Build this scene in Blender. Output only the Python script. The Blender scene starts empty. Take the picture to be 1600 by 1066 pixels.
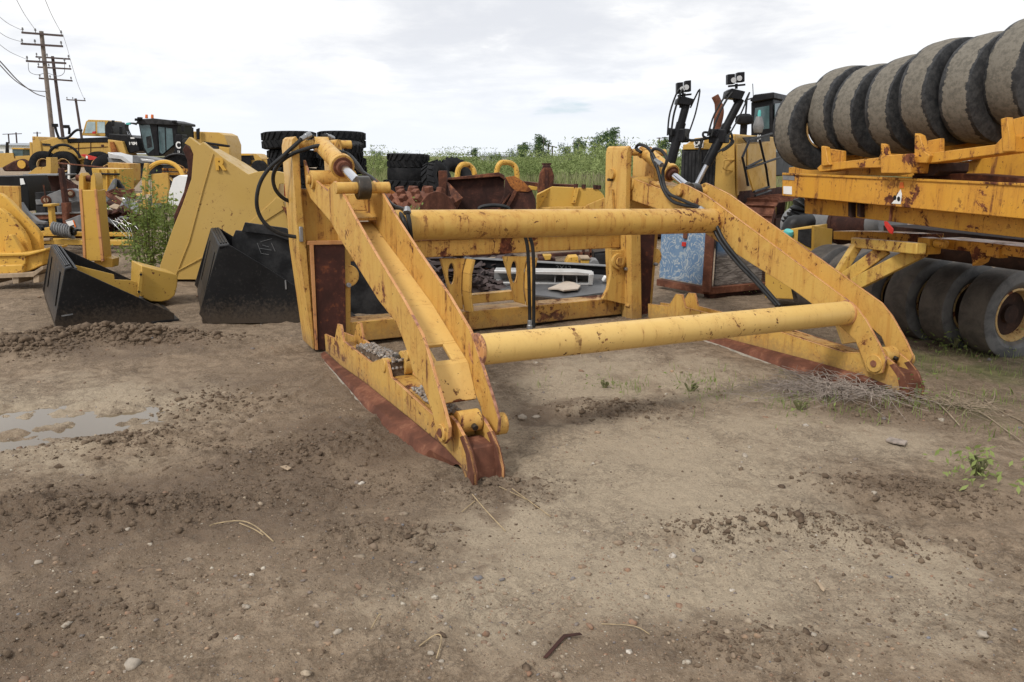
import bpy, bmesh, math, random
import numpy as np
from mathutils import Vector, Matrix
random.seed(7)
SC = bpy.context.scene
COL = SC.collection
R = math.radians
V3 = Vector

# ------------------------------------------------------------------ camera
EYE = 1.7
F = 1231.0                      # focal length in pixels of the 1600 px wide photograph
PITCH = math.atan(288.0 / F)
ROLL = 0.008
cp, sp = math.cos(PITCH), math.sin(PITCH)
cr, sr = math.cos(ROLL), math.sin(ROLL)
cam_d = bpy.data.cameras.new('camera')
cam = bpy.data.objects.new('camera', cam_d)
COL.objects.link(cam)
cam_d.sensor_width = 36.0
cam_d.lens = 36.0 * F / 1600.0
cam_d.clip_start = 0.05
cam_d.clip_end = 6000.0
cam.matrix_world = Matrix.Translation((0, 0, EYE)) @ Matrix.Rotation(math.pi / 2 - PITCH, 4, 'X') @ Matrix.Rotation(ROLL, 4, 'Z')
SC.camera = cam


def ray(x, y):
    u0, v0 = (x - 800) / F, (y - 533) / F
    u = u0 * cr + v0 * sr
    v = -u0 * sr + v0 * cr
    return V3((u, cp - v * sp, -sp - v * cp))


def P(x, y, Y):                 # measured point of the photograph at depth Y
    d = ray(x, y)
    t = Y / d[1]
    return V3((d[0] * t, Y, EYE + d[2] * t))


def G(x, y, z=0.0):             # measured point on the ground
    d = ray(x, y)
    t = (z - EYE) / d[2]
    return V3((d[0] * t, d[1] * t, z))


class Plane:                    # a vertical plane; yaw is the direction of its horizontal axis
    def __init__(s, o, yaw):
        s.o = V3((o[0], o[1], 0))
        s.d = V3((math.cos(R(yaw)), math.sin(R(yaw)), 0))
        s.n = V3((-s.d.y, s.d.x, 0))

    def p(s, x, y, off=0.0):
        d = ray(x, y)
        o = s.o + s.n * off
        t = (o - V3((0, 0, EYE))).dot(s.n) / d.dot(s.n)
        return V3((0, 0, EYE)) + d * t

    def ps(s, pts, off=0.0):
        return [s.p(x, y, off) for x, y in pts]


def FP(Y):
    return Plane((0, Y, 0), 0)


# ------------------------------------------------------------------ mesh collector
class MB:
    def __init__(s):
        s.v = []
        s.f = []
        s.m = []

    def add(s, vs, fs, m=0):
        o = len(s.v)
        s.v += [V3(v) for v in vs]
        for f in fs:
            s.f.append([i + o for i in f])
            s.m.append(m)
        return s

    def prism(s, poly, vec, m=0, me=None):
        n = len(poly)
        vec = V3(vec)
        vs = [V3(p) for p in poly] + [V3(p) + vec for p in poly]
        s.add(vs, [list(range(n))[::-1], list(range(n, 2 * n))], m)
        o = len(s.v) - 2 * n
        for i in range(n):
            j = (i + 1) % n
            s.f.append([o + i, o + j, o + n + j, o + n + i])
            s.m.append(m if me is None else me)
        return s

    def box(s, c, sz, rz=0.0, m=0, tilt=(0, 0)):
        M = Matrix.Rotation(rz, 3, 'Z') @ Matrix.Rotation(tilt[0], 3, 'X') @ Matrix.Rotation(tilt[1], 3, 'Y')
        c = V3(c)
        vs = [c + M @ V3((sx * sz[0] / 2, sy * sz[1] / 2, sz_ * sz[2] / 2)) for sx in (-1, 1) for sy in (-1, 1) for sz_ in (-1, 1)]
        return s.add(vs, [(0, 1, 3, 2), (4, 6, 7, 5), (0, 4, 5, 1), (2, 3, 7, 6), (0, 2, 6, 4), (1, 5, 7, 3)], m)

    def beam(s, p0, p1, w, h, up=(0, 0, 1), m=0):
        p0, p1, up = V3(p0), V3(p1), V3(up)
        d = (p1 - p0).normalized()
        a = d.cross(up).normalized()
        b = a.cross(d).normalized()
        q = [(-1, -1), (1, -1), (1, 1), (-1, 1)]
        vs = [p + a * (x * w / 2) + b * (y * h / 2) for p in (p0, p1) for x, y in q]
        return s.add(vs, [(3, 2, 1, 0), (4, 5, 6, 7), (0, 1, 5, 4), (1, 2, 6, 5), (2, 3, 7, 6), (3, 0, 4, 7)], m)

    def tube(s, pts, r, n=12, m=0, cap=True):
        pts = [V3(p) for p in pts]
        k = len(pts)
        rs = r if isinstance(r, (list, tuple)) else [r] * k
        o = len(s.v)
        prev = None
        for i, p in enumerate(pts):
            d = (pts[min(i + 1, k - 1)] - pts[max(i - 1, 0)]).normalized()
            if prev is None:
                a = d.orthogonal().normalized()
            else:
                a = (prev - d * prev.dot(d)).normalized()
            prev = a
            b = d.cross(a)
            for j in range(n):
                t = 2 * math.pi * j / n
                s.v.append(p + (a * math.cos(t) + b * math.sin(t)) * rs[i])
        for i in range(k - 1):
            for j in range(n):
                s.f.append([o + i * n + j, o + i * n + (j + 1) % n, o + (i + 1) * n + (j + 1) % n, o + (i + 1) * n + j])
                s.m.append(m)
        if cap:
            s.f.append([o + j for j in range(n)][::-1])
            s.m.append(m)
            s.f.append([o + (k - 1) * n + j for j in range(n)])
            s.m.append(m)
        return s

    def cyl(s, p0, p1, r, n=20, m=0, r1=None):
        return s.tube([p0, p1], [r, r if r1 is None else r1], n, m)

    def lathe(s, prof, M=None, n=40, m=0, closed=True):
        M = M or Matrix.Identity(4)
        o = len(s.v)
        k = len(prof)
        for i in range(n):
            t = 2 * math.pi * i / n
            for r, h in prof:
                s.v.append(M @ V3((r * math.cos(t), r * math.sin(t), h)))
        for i in range(n):
            i2 = (i + 1) % n
            for j in range(k if closed else k - 1):
                j2 = (j + 1) % k
                s.f.append([o + i * k + j, o + i2 * k + j, o + i2 * k + j2, o + i * k + j2])
                s.m.append(m)
        return s

    def build(s, name, mats, parent=None, bevel=0.0, sharp=35, seg=2, origin=None):
        root = parent
        while root is not None and root.parent is not None:
            root = root.parent
        if root is not None:
            off = V3(root.location)
            if root.rotation_euler.z:
                raise RuntimeError('build before rotating ' + root.name)
        elif origin is not None:
            off = V3(origin)
        elif s.v:
            xs = [v.x for v in s.v]
            ys = [v.y for v in s.v]
            off = V3(((min(xs) + max(xs)) / 2, (min(ys) + max(ys)) / 2, min(v.z for v in s.v)))
        me = bpy.data.meshes.new(name)
        me.from_pydata([v - off for v in s.v], [], s.f)
        if not isinstance(mats, (list, tuple)):
            mats = [mats]
        for mt in mats:
            me.materials.append(mt)
        if len(mats) > 1:
            me.polygons.foreach_set('material_index', s.m)
        bm = bmesh.new()
        bm.from_mesh(me)
        bmesh.ops.recalc_face_normals(bm, faces=bm.faces)
        bm.to_mesh(me)
        bm.free()
        me.polygons.foreach_set('use_smooth', [True] * len(me.polygons))
        me.set_sharp_from_angle(angle=R(sharp))
        o = bpy.data.objects.new(name, me)
        COL.objects.link(o)
        if parent is not None:
            o.parent = parent
        else:
            o.location = off
        if bevel:
            b = o.modifiers.new('bevel', 'BEVEL')
            b.width = bevel
            b.segments = seg
            b.limit_method = 'ANGLE'
            b.angle_limit = R(40)
        return o


def tag(o, label=None, cat=None, group=None, kind=None):
    if label:
        o['label'] = label
    if cat:
        o['category'] = cat
    if group:
        o['group'] = group
    if kind:
        o['kind'] = kind
    return o


def thing(name, label, cat, loc, group=None):
    o = bpy.data.objects.new(name, None)
    o.empty_display_size = 0.2
    COL.objects.link(o)
    o.location = loc
    return tag(o, label, cat, group)


def copy_tree(o, parent=None):
    c = o.copy()
    COL.objects.link(c)
    c.parent = parent
    for ch in list(o.children):
        copy_tree(ch, c)
    return c


def slab(name, pts, pl, th, mats, parent, bevel=0.0, off=0.0, me=None):
    b = MB()
    b.prism(pl.ps(pts, off), pl.n * th, 0, me)
    return b.build(name, mats, parent, bevel)


def smooth_pts(pts, k=6):       # Catmull-Rom through points
    pts = [V3(p) for p in pts]
    out = []
    n = len(pts)
    for i in range(n - 1):
        p0, p1, p2, p3 = pts[max(i - 1, 0)], pts[i], pts[i + 1], pts[min(i + 2, n - 1)]
        for j in range(k):
            t = j / k
            out.append(0.5 * ((2 * p1) + (p2 - p0) * t + (2 * p0 - 5 * p1 + 4 * p2 - p3) * t * t + (3 * p1 - p0 - 3 * p2 + p3) * t ** 3))
    out.append(pts[-1])
    return out


def text_part(name, txt, size, M, mat, parent, depth=0.003, bold=0.0, sx=1.0):
    c = bpy.data.curves.new(name, 'FONT')
    c.body = txt
    c.size = size
    c.extrude = depth
    c.offset = bold
    c.align_x = 'CENTER'
    c.align_y = 'CENTER'
    t = bpy.data.objects.new(name + '_curve', c)
    COL.objects.link(t)
    dg = bpy.context.evaluated_depsgraph_get()
    me = bpy.data.meshes.new_from_object(t.evaluated_get(dg))
    bpy.data.objects.remove(t)
    bpy.data.curves.remove(c)
    root = parent
    while root.parent is not None:
        root = root.parent
    me.transform(Matrix.Translation(-V3(root.location)) @ M @ Matrix.Diagonal((sx, 1, 1, 1)))
    me.materials.clear()
    me.materials.append(mat)
    o = bpy.data.objects.new(name, me)
    COL.objects.link(o)
    o.parent = parent
    return o


def facing(p, ex, ez=(0, 0, 1)):  # matrix whose local x runs along ex, local y along ez
    ex = V3(ex).normalized()
    ez = V3(ez)
    n = ex.cross(ez).normalized()
    ez = n.cross(ex)
    M = Matrix((ex, ez, n)).transposed().to_4x4()
    return Matrix.Translation(V3(p)) @ M
# ------------------------------------------------------------------ materials
class NT:
    def __init__(s, name):
        s.m = bpy.data.materials.new(name)
        s.m.use_nodes = True
        s.t = s.m.node_tree
        s.b = s.t.nodes['Principled BSDF']
        s.co = s.n('ShaderNodeTexCoord').outputs['Object']

    def n(s, typ, **ins):
        nd = s.t.nodes.new(typ)
        for k, v in ins.items():
            if k.startswith('_'):
                setattr(nd, k[1:], v)
                continue
            key = int(k[1:]) if k[0] == 'i' and k[1:].isdigit() else k.replace('_', ' ')
            s.set(nd.inputs[key], v)
        return nd

    def set(s, sock, v):
        if isinstance(v, bpy.types.NodeSocket):
            s.t.links.new(v, sock)
        else:
            if hasattr(sock.default_value, '__len__') and hasattr(v, '__len__') and len(v) == 3 and len(sock.default_value) == 4:
                v = (*v, 1)
            sock.default_value = v

    def scale(s, vec, sc):
        nd = s.n('ShaderNodeMapping', Vector=vec)
        nd.inputs['Scale'].default_value = sc if hasattr(sc, '__len__') else (sc, sc, sc)
        return nd.outputs[0]

    def noise(s, scale, detail=4, rough=0.55, vec=None, dist=0.0):
        return s.n('ShaderNodeTexNoise', Vector=vec or s.co, Scale=scale, Detail=detail, Roughness=rough, Distortion=dist).outputs['Fac']

    def step(s, v, a, b, lo=0.0, hi=1.0):
        nd = s.n('ShaderNodeMapRange', Value=v)
        nd.inputs['From Min'].default_value = a
        nd.inputs['From Max'].default_value = b
        nd.inputs['To Min'].default_value = lo
        nd.inputs['To Max'].default_value = hi
        nd.interpolation_type = 'SMOOTHSTEP'
        return nd.outputs[0]

    def math(s, op, a, b=0.5):
        return s.n('ShaderNodeMath', _operation=op, i0=a, i1=b).outputs[0]

    def mix(s, f, a, b):
        nd = s.t.nodes.new('ShaderNodeMix')
        nd.data_type = 'RGBA'
        s.set(nd.inputs[0], f)
        s.set(nd.inputs[6], a)
        s.set(nd.inputs[7], b)
        return nd.outputs[2]

    def bump(s, h, strength=0.3, dist=0.01):
        s.set(s.b.inputs['Normal'], s.n('ShaderNodeBump', Height=h, Strength=strength, Distance=dist).outputs[0])

    def out(s, **k):
        for a, v in k.items():
            s.set(s.b.inputs[a.replace('_', ' ')], v)
        return s.m


def paint(name, base, rust=0.5, rough=0.42, dirt=0.35, seed=0.0, rc=((0.07, 0.024, 0.014), (0.20, 0.07, 0.034)), drip=1.0, edge=0.0, mud=0.0):
    """worn enamel: colour drift, grime, chips, scratches and runs of rust"""
    t = NT(name)
    mp = t.n('ShaderNodeMapping', Vector=t.co)
    mp.inputs['Location'].default_value = (seed * 3.1, seed * 7.7, seed * 1.9)
    co = mp.outputs[0]
    big = t.noise(1.1, 4, 0.6, co)
    mid = t.noise(5.0, 8, 0.7, co, 0.5)
    fine = t.noise(60, 4, 0.65, co)
    spot = t.noise(21, 4, 0.6, co)
    runs = t.noise(15.0, 5, 0.65, t.scale(co, (1, 1, 0.07)), 0.15)
    scr = t.noise(5.5, 4, 0.7, t.scale(co, (0.5, 5.0, 3.0)), 1.2)
    scr2 = t.noise(7.5, 4, 0.7, t.scale(co, (3.0, 2.0, 0.6)), 1.5)
    k = rust
    area = t.step(t.math('ADD', t.math('MULTIPLY', mid, 0.8), t.math('MULTIPLY', big, 0.45)), 0.80 - 0.10 * k, 0.825 - 0.10 * k)
    spk = t.math('MULTIPLY', t.step(spot, 0.63 - 0.05 * k, 0.66 - 0.05 * k), t.step(big, 0.50, 0.64))
    fsp = t.math('MULTIPLY', t.step(fine, 0.62 - 0.04 * k, 0.65 - 0.04 * k), t.step(mid, 0.52, 0.66))
    run = t.math('MULTIPLY', t.step(runs, 0.62 - 0.06 * k, 0.68 - 0.06 * k), t.step(mid, 0.44, 0.60))
    run = t.math('MULTIPLY', run, drip * 0.85)
    s1 = t.math('MULTIPLY', t.step(scr, 0.70 - 0.05 * k, 0.715 - 0.05 * k), t.step(fine, 0.36, 0.5))
    s2 = t.math('MULTIPLY', t.step(scr2, 0.71 - 0.05 * k, 0.725 - 0.05 * k), t.step(fine, 0.36, 0.5))
    sc = t.math('MAXIMUM', s1, s2)
    m = t.math('MAXIMUM', t.math('MAXIMUM', area, spk), t.math('MAXIMUM', t.math('MAXIMUM', run, fsp), sc))
    if edge:
        bv = t.n('ShaderNodeBevel', _samples=4, Radius=0.022).outputs[0]
        ge = t.n('ShaderNodeNewGeometry').outputs['Normal']
        dt = t.n('ShaderNodeVectorMath', _operation='DOT_PRODUCT', i0=bv, i1=ge).outputs['Value']
        em = t.step(t.math('ADD', t.math('MULTIPLY', t.math('SUBTRACT', 1.0, dt), 1.6), t.math('MULTIPLY', t.math('SUBTRACT', mid, 0.5), 1.3)), 0.16, 0.30)
        em = t.math('MULTIPLY', em, t.step(dt, 0.9975, 0.985))
        em = t.math('MULTIPLY', em, t.step(fine, 0.30, 0.50, 0.35, 1.0))
        m = t.math('MAXIMUM', m, t.math('MULTIPLY', em, edge))
    halo = t.math('MAXIMUM', t.step(t.math('ADD', t.math('MULTIPLY', mid, 0.8), t.math('MULTIPLY', big, 0.45)), 0.64 - 0.10 * k, 0.83 - 0.10 * k), t.step(runs, 0.50 - 0.05 * k, 0.68 - 0.05 * k))
    d = V3(base)
    pale = d * 0.8 + V3((0.24, 0.2, 0.13))
    dark = V3((d.x * 0.72, d.y * 0.62, d.z * 0.7))
    c = t.mix(t.step(big, 0.3, 0.7), tuple(d), tuple(d * 0.86 + pale * 0.14))
    c = t.mix(t.math('MULTIPLY', t.step(mid, 0.5, 0.75), dirt), c, tuple(dark))
    c = t.mix(t.math('MULTIPLY', t.step(fine, 0.5, 0.8), dirt * 0.5), c, (0.16, 0.10, 0.05))
    c = t.mix(t.math('MULTIPLY', halo, 0.40 * min(1, k * 1.5)), c, (0.40, 0.155, 0.03))
    rust_c = t.mix(t.step(t.noise(23, 4, 0.6, co), 0.35, 0.7), rc[0], rc[1])
    c = t.mix(m, c, rust_c)
    if mud:
        zc = t.n('ShaderNodeSeparateXYZ', Vector=t.co).outputs['Z']
        mm = t.step(t.math('ADD', zc, t.math('MULTIPLY', t.math('SUBTRACT', .5, t.noise(26, 5, .7, co)), .42)), .03, .22, 1, 0)
        c = t.mix(t.math('MULTIPLY', mm, mud), c, (0.17, 0.12, 0.08))
    rg = t.math('ADD', t.math('MULTIPLY', m, 0.4), t.math('MULTIPLY', mid, rough * 2.1))
    h = t.math('SUBTRACT', t.math('MULTIPLY', fine, 0.15), t.math('MULTIPLY', m, 0.5))
    t.bump(h, 0.25, 0.004)
    return t.out(Base_Color=c, Roughness=t.math('MINIMUM', rg, .95), Specular_IOR_Level=0.22)


def rusty(name, c0=(0.045, 0.018, 0.012), c1=(0.15, 0.055, 0.030), c2=(0.30, 0.12, 0.05), amt=0.35, rough=0.85, sc=4.0):
    t = NT(name)
    a = t.noise(sc, 7, 0.65, dist=0.5)
    b = t.noise(sc * 7, 4, 0.6)
    runs = t.noise(sc * 3, 4, 0.6, t.scale(t.co, (1, 1, 0.12)))
    c = t.mix(t.step(a, 0.32, 0.68), c0, c1)
    c = t.mix(t.math('MULTIPLY', t.step(t.math('ADD', t.math('MULTIPLY', b, 0.5), t.math('MULTIPLY', a, 0.6)), 0.56, 0.70), amt * 1.6), c, c2)
    c = t.mix(t.math('MULTIPLY', t.step(runs, 0.5, 0.72), 0.35), c, c0)
    t.bump(t.math('ADD', a, t.math('MULTIPLY', b, 0.4)), 0.4, 0.006)
    return t.out(Base_Color=c, Roughness=rough, Specular_IOR_Level=0.25)


def plain(name, c, rough=0.6, var=0.25, dust=0.0, dcol=(0.22, 0.17, 0.12), metal=0.0, sc=6.0, bump=0.15, spec=0.4):
    t = NT(name)
    a = t.noise(sc, 6, 0.62, dist=0.3)
    b = t.noise(sc * 9, 3, 0.6)
    c = V3(c)
    col = t.mix(t.step(a, 0.3, 0.7), tuple(c * (1 - var)), tuple(c * (1 + var)))
    if dust:
        dm = t.math('MULTIPLY', t.step(t.math('ADD', t.math('MULTIPLY', a, 0.7), t.math('MULTIPLY', b, 0.35)), 0.42, 0.72), dust)
        col = t.mix(dm, col, dcol)
    rg = t.step(a, 0.2, 0.8, rough * 0.8, min(1, rough * 1.2))
    t.bump(t.math('ADD', a, t.math('MULTIPLY', b, 0.3)), bump, 0.005)
    return t.out(Base_Color=col, Roughness=rg, Metallic=metal, Specular_IOR_Level=spec)


def muddy_tyre(name, half, seed=0.0):
    """smooth tyre: tan dried mud on the tread, ragged edge to bare grey rubber on the sidewall (local z is the axle)"""
    t = NT(name)
    inst = t.n('ShaderNodeObjectInfo').outputs['Random']
    off = t.n('ShaderNodeCombineXYZ', X=t.math('MULTIPLY', inst, 37.0), Y=t.math('MULTIPLY', inst, 11.0), Z=seed).outputs[0]
    co = t.n('ShaderNodeVectorMath', _operation='ADD', i0=t.co, i1=off).outputs[0]
    z = t.n('ShaderNodeSeparateXYZ', Vector=t.co).outputs['Z']
    a = t.noise(4.0, 6, 0.65, co, 0.6)
    b = t.noise(24, 6, 0.7, co)
    f = t.noise(70, 3, 0.6, co)
    pos = t.math('ADD', t.math('ADD', t.math('MULTIPLY', t.math('SUBTRACT', 0.5, a), .75), t.math('MULTIPLY', t.math('SUBTRACT', 0.5, b), .55)), t.math('DIVIDE', t.math('ABSOLUTE', z), half))
    mud = t.step(pos, 0.70, 0.73, 1.0, 0.0)
    rub = t.mix(t.step(b, 0.35, 0.7), (0.020, 0.021, 0.023), (0.058, 0.058, 0.058))
    mc = t.mix(t.step(b, 0.36, 0.66), (0.115, 0.104, 0.085), (0.205, 0.183, 0.148))
    mc = t.mix(t.step(b, 0.56, 0.66, 0.0, 0.4), mc, (0.07, 0.07, 0.068))
    mc = t.mix(t.math('MULTIPLY', t.step(f, 0.55, 0.75), 0.4), mc, (0.28, 0.24, 0.18))
    c = t.mix(mud, rub, mc)
    t.bump(t.math('ADD', t.math('MULTIPLY', mud, 0.5), t.math('MULTIPLY', b, 0.5)), 0.4, 0.006)
    return t.out(Base_Color=c, Roughness=t.math('ADD', t.math('MULTIPLY', mud, 0.25), 0.62), Specular_IOR_Level=0.3)


YEL = (0.575, 0.35, 0.088)
M = {}
M['fork'] = paint('worn_yellow_paint', YEL, 0.70, dirt=0.42, edge=0.85, mud=0.45)
M['fork_clean_lit'] = paint('clean_lit_yellow_paint', (0.66, 0.435, 0.14), 0.25, dirt=0.2, seed=2)  # less rust; base also lightened to paint in light on the up-facing web
M['fork_dirty'] = paint('rust_streaked_yellow_paint', (0.51, 0.30, 0.07), 1.0, dirt=0.7, seed=4, edge=0.9, mud=0.35, rc=((0.06, 0.02, 0.012), (0.20, 0.065, 0.03)))
M['fork_edge'] = paint('chipped_yellow_edge', (0.55, 0.28, 0.12), 1.2, dirt=0.4, seed=5, rc=((0.17, 0.075, 0.05), (0.40, 0.20, 0.13)))
M['pad'] = rusty('dark_red_rust', (0.040, 0.016, 0.013), (0.085, 0.030, 0.022), (0.24, 0.075, 0.03), 0.45, 0.7, 3.0)
M['skid'] = rusty('red_brown_rust', (0.085, 0.034, 0.021), (0.185, 0.072, 0.042), (0.28, 0.13, 0.075), 0.35)
M['rust'] = rusty('brown_rust')
M['rust_dark'] = rusty('dark_brown_rust', (0.030, 0.014, 0.011), (0.075, 0.030, 0.022), (0.20, 0.08, 0.04), 0.2)
M['rust_orange'] = rusty('orange_flaking_rust', (0.12, 0.04, 0.015), (0.45, 0.17, 0.04), (0.08, 0.03, 0.02), 0.5, sc=6)
M['chrome'] = plain('chrome_rod', (0.62, 0.63, 0.66), 0.16, 0.06, 0.05, metal=1.0, bump=0.02)
M['hose'] = plain('black_rubber_hose', (0.016, 0.017, 0.018), 0.5, 0.3, 0.3, (0.055, 0.05, 0.046), bump=0.1, spec=.25)
M['fitting'] = plain('grey_steel_fitting', (0.33, 0.34, 0.35), 0.4, 0.2, 0.2, metal=0.7)
M['grease'] = plain('greasy_black_steel', (0.022, 0.018, 0.014), 0.35, 0.4, 0.2)
M['blackpaint'] = plain('black_bucket_paint', (0.0045, 0.0045, 0.005), 0.5, 0.35, 0.10, (0.05, 0.044, 0.038), sc=2.5, bump=0.08, spec=.16)
t = NT('mud_splashed_black_paint')
a_ = t.noise(2.5, 6, .62, dist=.3)
f_ = t.noise(34, 5, .7)
sc_ = t.noise(5, 4, .7, t.scale(t.co, (6, 6, .8)), 1.0)
z_ = t.n('ShaderNodeSeparateXYZ', Vector=t.co).outputs['Z']
mud_ = t.step(t.math('ADD', z_, t.math('MULTIPLY', t.math('SUBTRACT', .5, f_), .55)), .02, .30, 1, 0)
c_ = t.mix(t.step(a_, .3, .7), (0.0035, 0.0035, 0.004), (0.0085, 0.0085, 0.009))
c_ = t.mix(t.math('MULTIPLY', t.step(f_, .52, .72), .16), c_, (0.09, 0.08, 0.07))
c_ = t.mix(t.math('MULTIPLY', t.step(sc_, .68, .71), .22), c_, (0.16, 0.155, 0.15))
c_ = t.mix(t.math('MULTIPLY', mud_, .36), c_, (0.135, 0.10, 0.07))
t.bump(f_, .12, .004)
M['blackpaint'] = t.out(Base_Color=c_, Roughness=t.step(a_, .2, .8, .38, .6), Specular_IOR_Level=.22)
M['blackworn'] = plain('scratched_black_steel', (0.016, 0.0165, 0.018), 0.55, 0.4, 0.3, (0.075, 0.072, 0.07), sc=5, spec=.2)
M['blackcab'] = plain('black_cab_paint', (0.008, 0.008, 0.0095), 0.45, 0.2, 0.12, (0.05, 0.047, 0.045), spec=.2)
M['greysteel'] = plain('grey_steel', (0.16, 0.165, 0.17), 0.5, 0.3, 0.35, (0.2, 0.17, 0.14))
M['alu'] = plain('pale_aluminium', (0.60, 0.60, 0.59), 0.38, 0.15, 0.25, (0.28, 0.24, 0.2), metal=0.6)
M['white'] = plain('white_paint', (0.78, 0.78, 0.76), 0.5, 0.05, 0.1)
M['red'] = plain('red_paint', (0.50, 0.028, 0.022), 0.45, 0.1, 0.1)
M['teal'] = plain('teal_plastic', (0.10, 0.45, 0.42), 0.5, 0.1, 0.1)
M['amber'] = plain('orange_beacon_plastic', (0.72, 0.16, 0.02), 0.3, 0.1)
M['rplate'] = paint('smooth_yellow_paint', (0.47, 0.305, 0.085), 0.0, rough=0.4, dirt=0.18, seed=7, drip=0)
M['tray'] = paint('fresh_yellow_paint', (0.53, 0.32, 0.06), 0.06, rough=0.36, dirt=0.15, seed=8, drip=0)
M['cast'] = paint('yellow_casting_paint', (0.60, 0.345, 0.055), 0.25, dirt=0.35, seed=9)
M['machine'] = paint('machine_yellow_paint', (0.50, 0.31, 0.075), 0.2, dirt=0.4, seed=10)
M['orange'] = paint('orange_yellow_paint', (0.58, 0.285, 0.034), 0.85, dirt=0.45, seed=12, edge=0.8)
M['orange_rust'] = paint('flaking_orange_paint', (0.56, 0.29, 0.035), 1.15, dirt=0.8, seed=13, rc=((0.05, 0.018, 0.012), (0.17, 0.06, 0.03)))
M['palewood'] = plain('weathered_wood', (0.36, 0.27, 0.18), 0.8, 0.3, 0.3)
M['rubber'] = plain('black_tyre_rubber', (0.012, 0.0125, 0.014), 0.8, 0.35, 0.3, (0.05, 0.047, 0.044), sc=4, spec=.15)
t = NT('dusty_rubber_lit_side')
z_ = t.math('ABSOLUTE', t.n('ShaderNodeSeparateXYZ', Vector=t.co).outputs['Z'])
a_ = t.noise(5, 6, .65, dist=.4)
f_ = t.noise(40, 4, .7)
lit_side_ = t.step(t.math('ADD', z_, t.math('MULTIPLY', t.math('SUBTRACT', a_, .5), .03)), .128, .142)
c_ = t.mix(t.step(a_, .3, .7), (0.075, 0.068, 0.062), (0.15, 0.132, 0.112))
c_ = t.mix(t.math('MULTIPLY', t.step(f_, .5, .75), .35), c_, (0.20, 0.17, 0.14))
c_ = t.mix(lit_side_, c_, t.mix(t.step(a_, .35, .65), (0.085, 0.085, 0.086), (0.165, 0.162, 0.158)))  # sidewall coloured lighter to paint in the highlight on the tyre sides
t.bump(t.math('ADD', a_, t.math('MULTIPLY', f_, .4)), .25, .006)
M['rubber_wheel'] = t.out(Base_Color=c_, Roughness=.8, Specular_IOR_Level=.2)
M['rubber_low'] = plain('dusty_roller_tyre_rubber', (0.115, 0.108, 0.10), 0.85, 0.3, 0.5, (0.20, 0.17, 0.14), sc=3, spec=.15)
M['topmud'] = muddy_tyre('mud_caked_tyre_rubber', 0.145)
M['rim'] = paint('rusty_cream_rim', (0.55, 0.40, 0.18), 1.1, dirt=0.7, seed=14)
M['hub'] = rusty('dark_wheel_hub', (0.02, 0.012, 0.010), (0.05, 0.025, 0.018), (0.1, 0.05, 0.03), 0.2)
M['glass'] = plain('tinted_cab_glass', (0.055, 0.095, 0.10), 0.08, 0.4, 0.1, (0.2, 0.24, 0.24), sc=1.4, bump=0.0, spec=0.6)
M['paleglass'] = plain('pale_cab_glass', (0.36, 0.46, 0.47), 0.1, 0.3, 0.0, sc=1.2, bump=0.0, spec=0.6)
M['pole'] = plain('weathered_pole_wood', (0.20, 0.165, 0.14), 0.85, 0.25, sc=3)
M['poledark'] = plain('dark_creosoted_wood', (0.075, 0.055, 0.052), 0.85, 0.25, sc=3)
M['wire'] = plain('grey_wire', (0.12, 0.12, 0.13), 0.6, 0.1)
M['deck'] = plain('scuffed_deck_steel', (0.055, 0.056, 0.06), 0.4, 0.35, 0.3, (0.12, 0.11, 0.10), sc=4, spec=.4)
M['stone'] = plain('pale_stone', (0.36, 0.31, 0.25), 0.9, 0.35, 0.4, (0.2, 0.15, 0.1), sc=14, bump=0.5)
M['straw'] = plain('dry_straw', (0.32, 0.24, 0.14), 0.8, 0.3, sc=20)
M['brush'] = plain('dead_grey_twigs', (0.27, 0.225, 0.19), 0.85, 0.35, sc=20)
M['cardboard'] = plain('torn_cardboard', (0.50, 0.42, 0.34), 0.85, 0.2, 0.4)
M['wallcream'] = plain('pale_metal_cladding', (0.50, 0.50, 0.47), 0.7, 0.1)
M['roofgrey'] = plain('grey_roof_metal', (0.30, 0.32, 0.34), 0.6, 0.1)
# ------------------------------------------------------------------ sky and sun
SUN_EL, SUN_AZ = 46.0, 222.0          # azimuth clockwise from +Y: behind the camera, to the left
w = bpy.data.worlds.new('World')
SC.world = w
w.use_nodes = True
wt = w.node_tree
bg = wt.nodes['Background']


def wn(typ, **k):
    nd = wt.nodes.new(typ)
    for a, v in k.items():
        if a.startswith('_'):
            setattr(nd, a[1:], v)
            continue
        key = int(a[1:]) if a[0] == 'i' and a[1:].isdigit() else a.replace('_', ' ')
        s = nd.inputs[key]
        if isinstance(v, bpy.types.NodeSocket):
            wt.links.new(v, s)
        else:
            s.default_value = v
    return nd


def wmix(f, a, b):
    nd = wt.nodes.new('ShaderNodeMix')
    nd.data_type = 'RGBA'
    for i, v in ((0, f), (6, a), (7, b)):
        if isinstance(v, bpy.types.NodeSocket):
            wt.links.new(v, nd.inputs[i])
        else:
            nd.inputs[i].default_value = v
    return nd.outputs[2]


def wstep(v, a, b):
    nd = wn('ShaderNodeMapRange', Value=v)
    nd.interpolation_type = 'SMOOTHSTEP'
    nd.inputs['From Min'].default_value = a
    nd.inputs['From Max'].default_value = b
    return nd.outputs[0]


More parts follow.
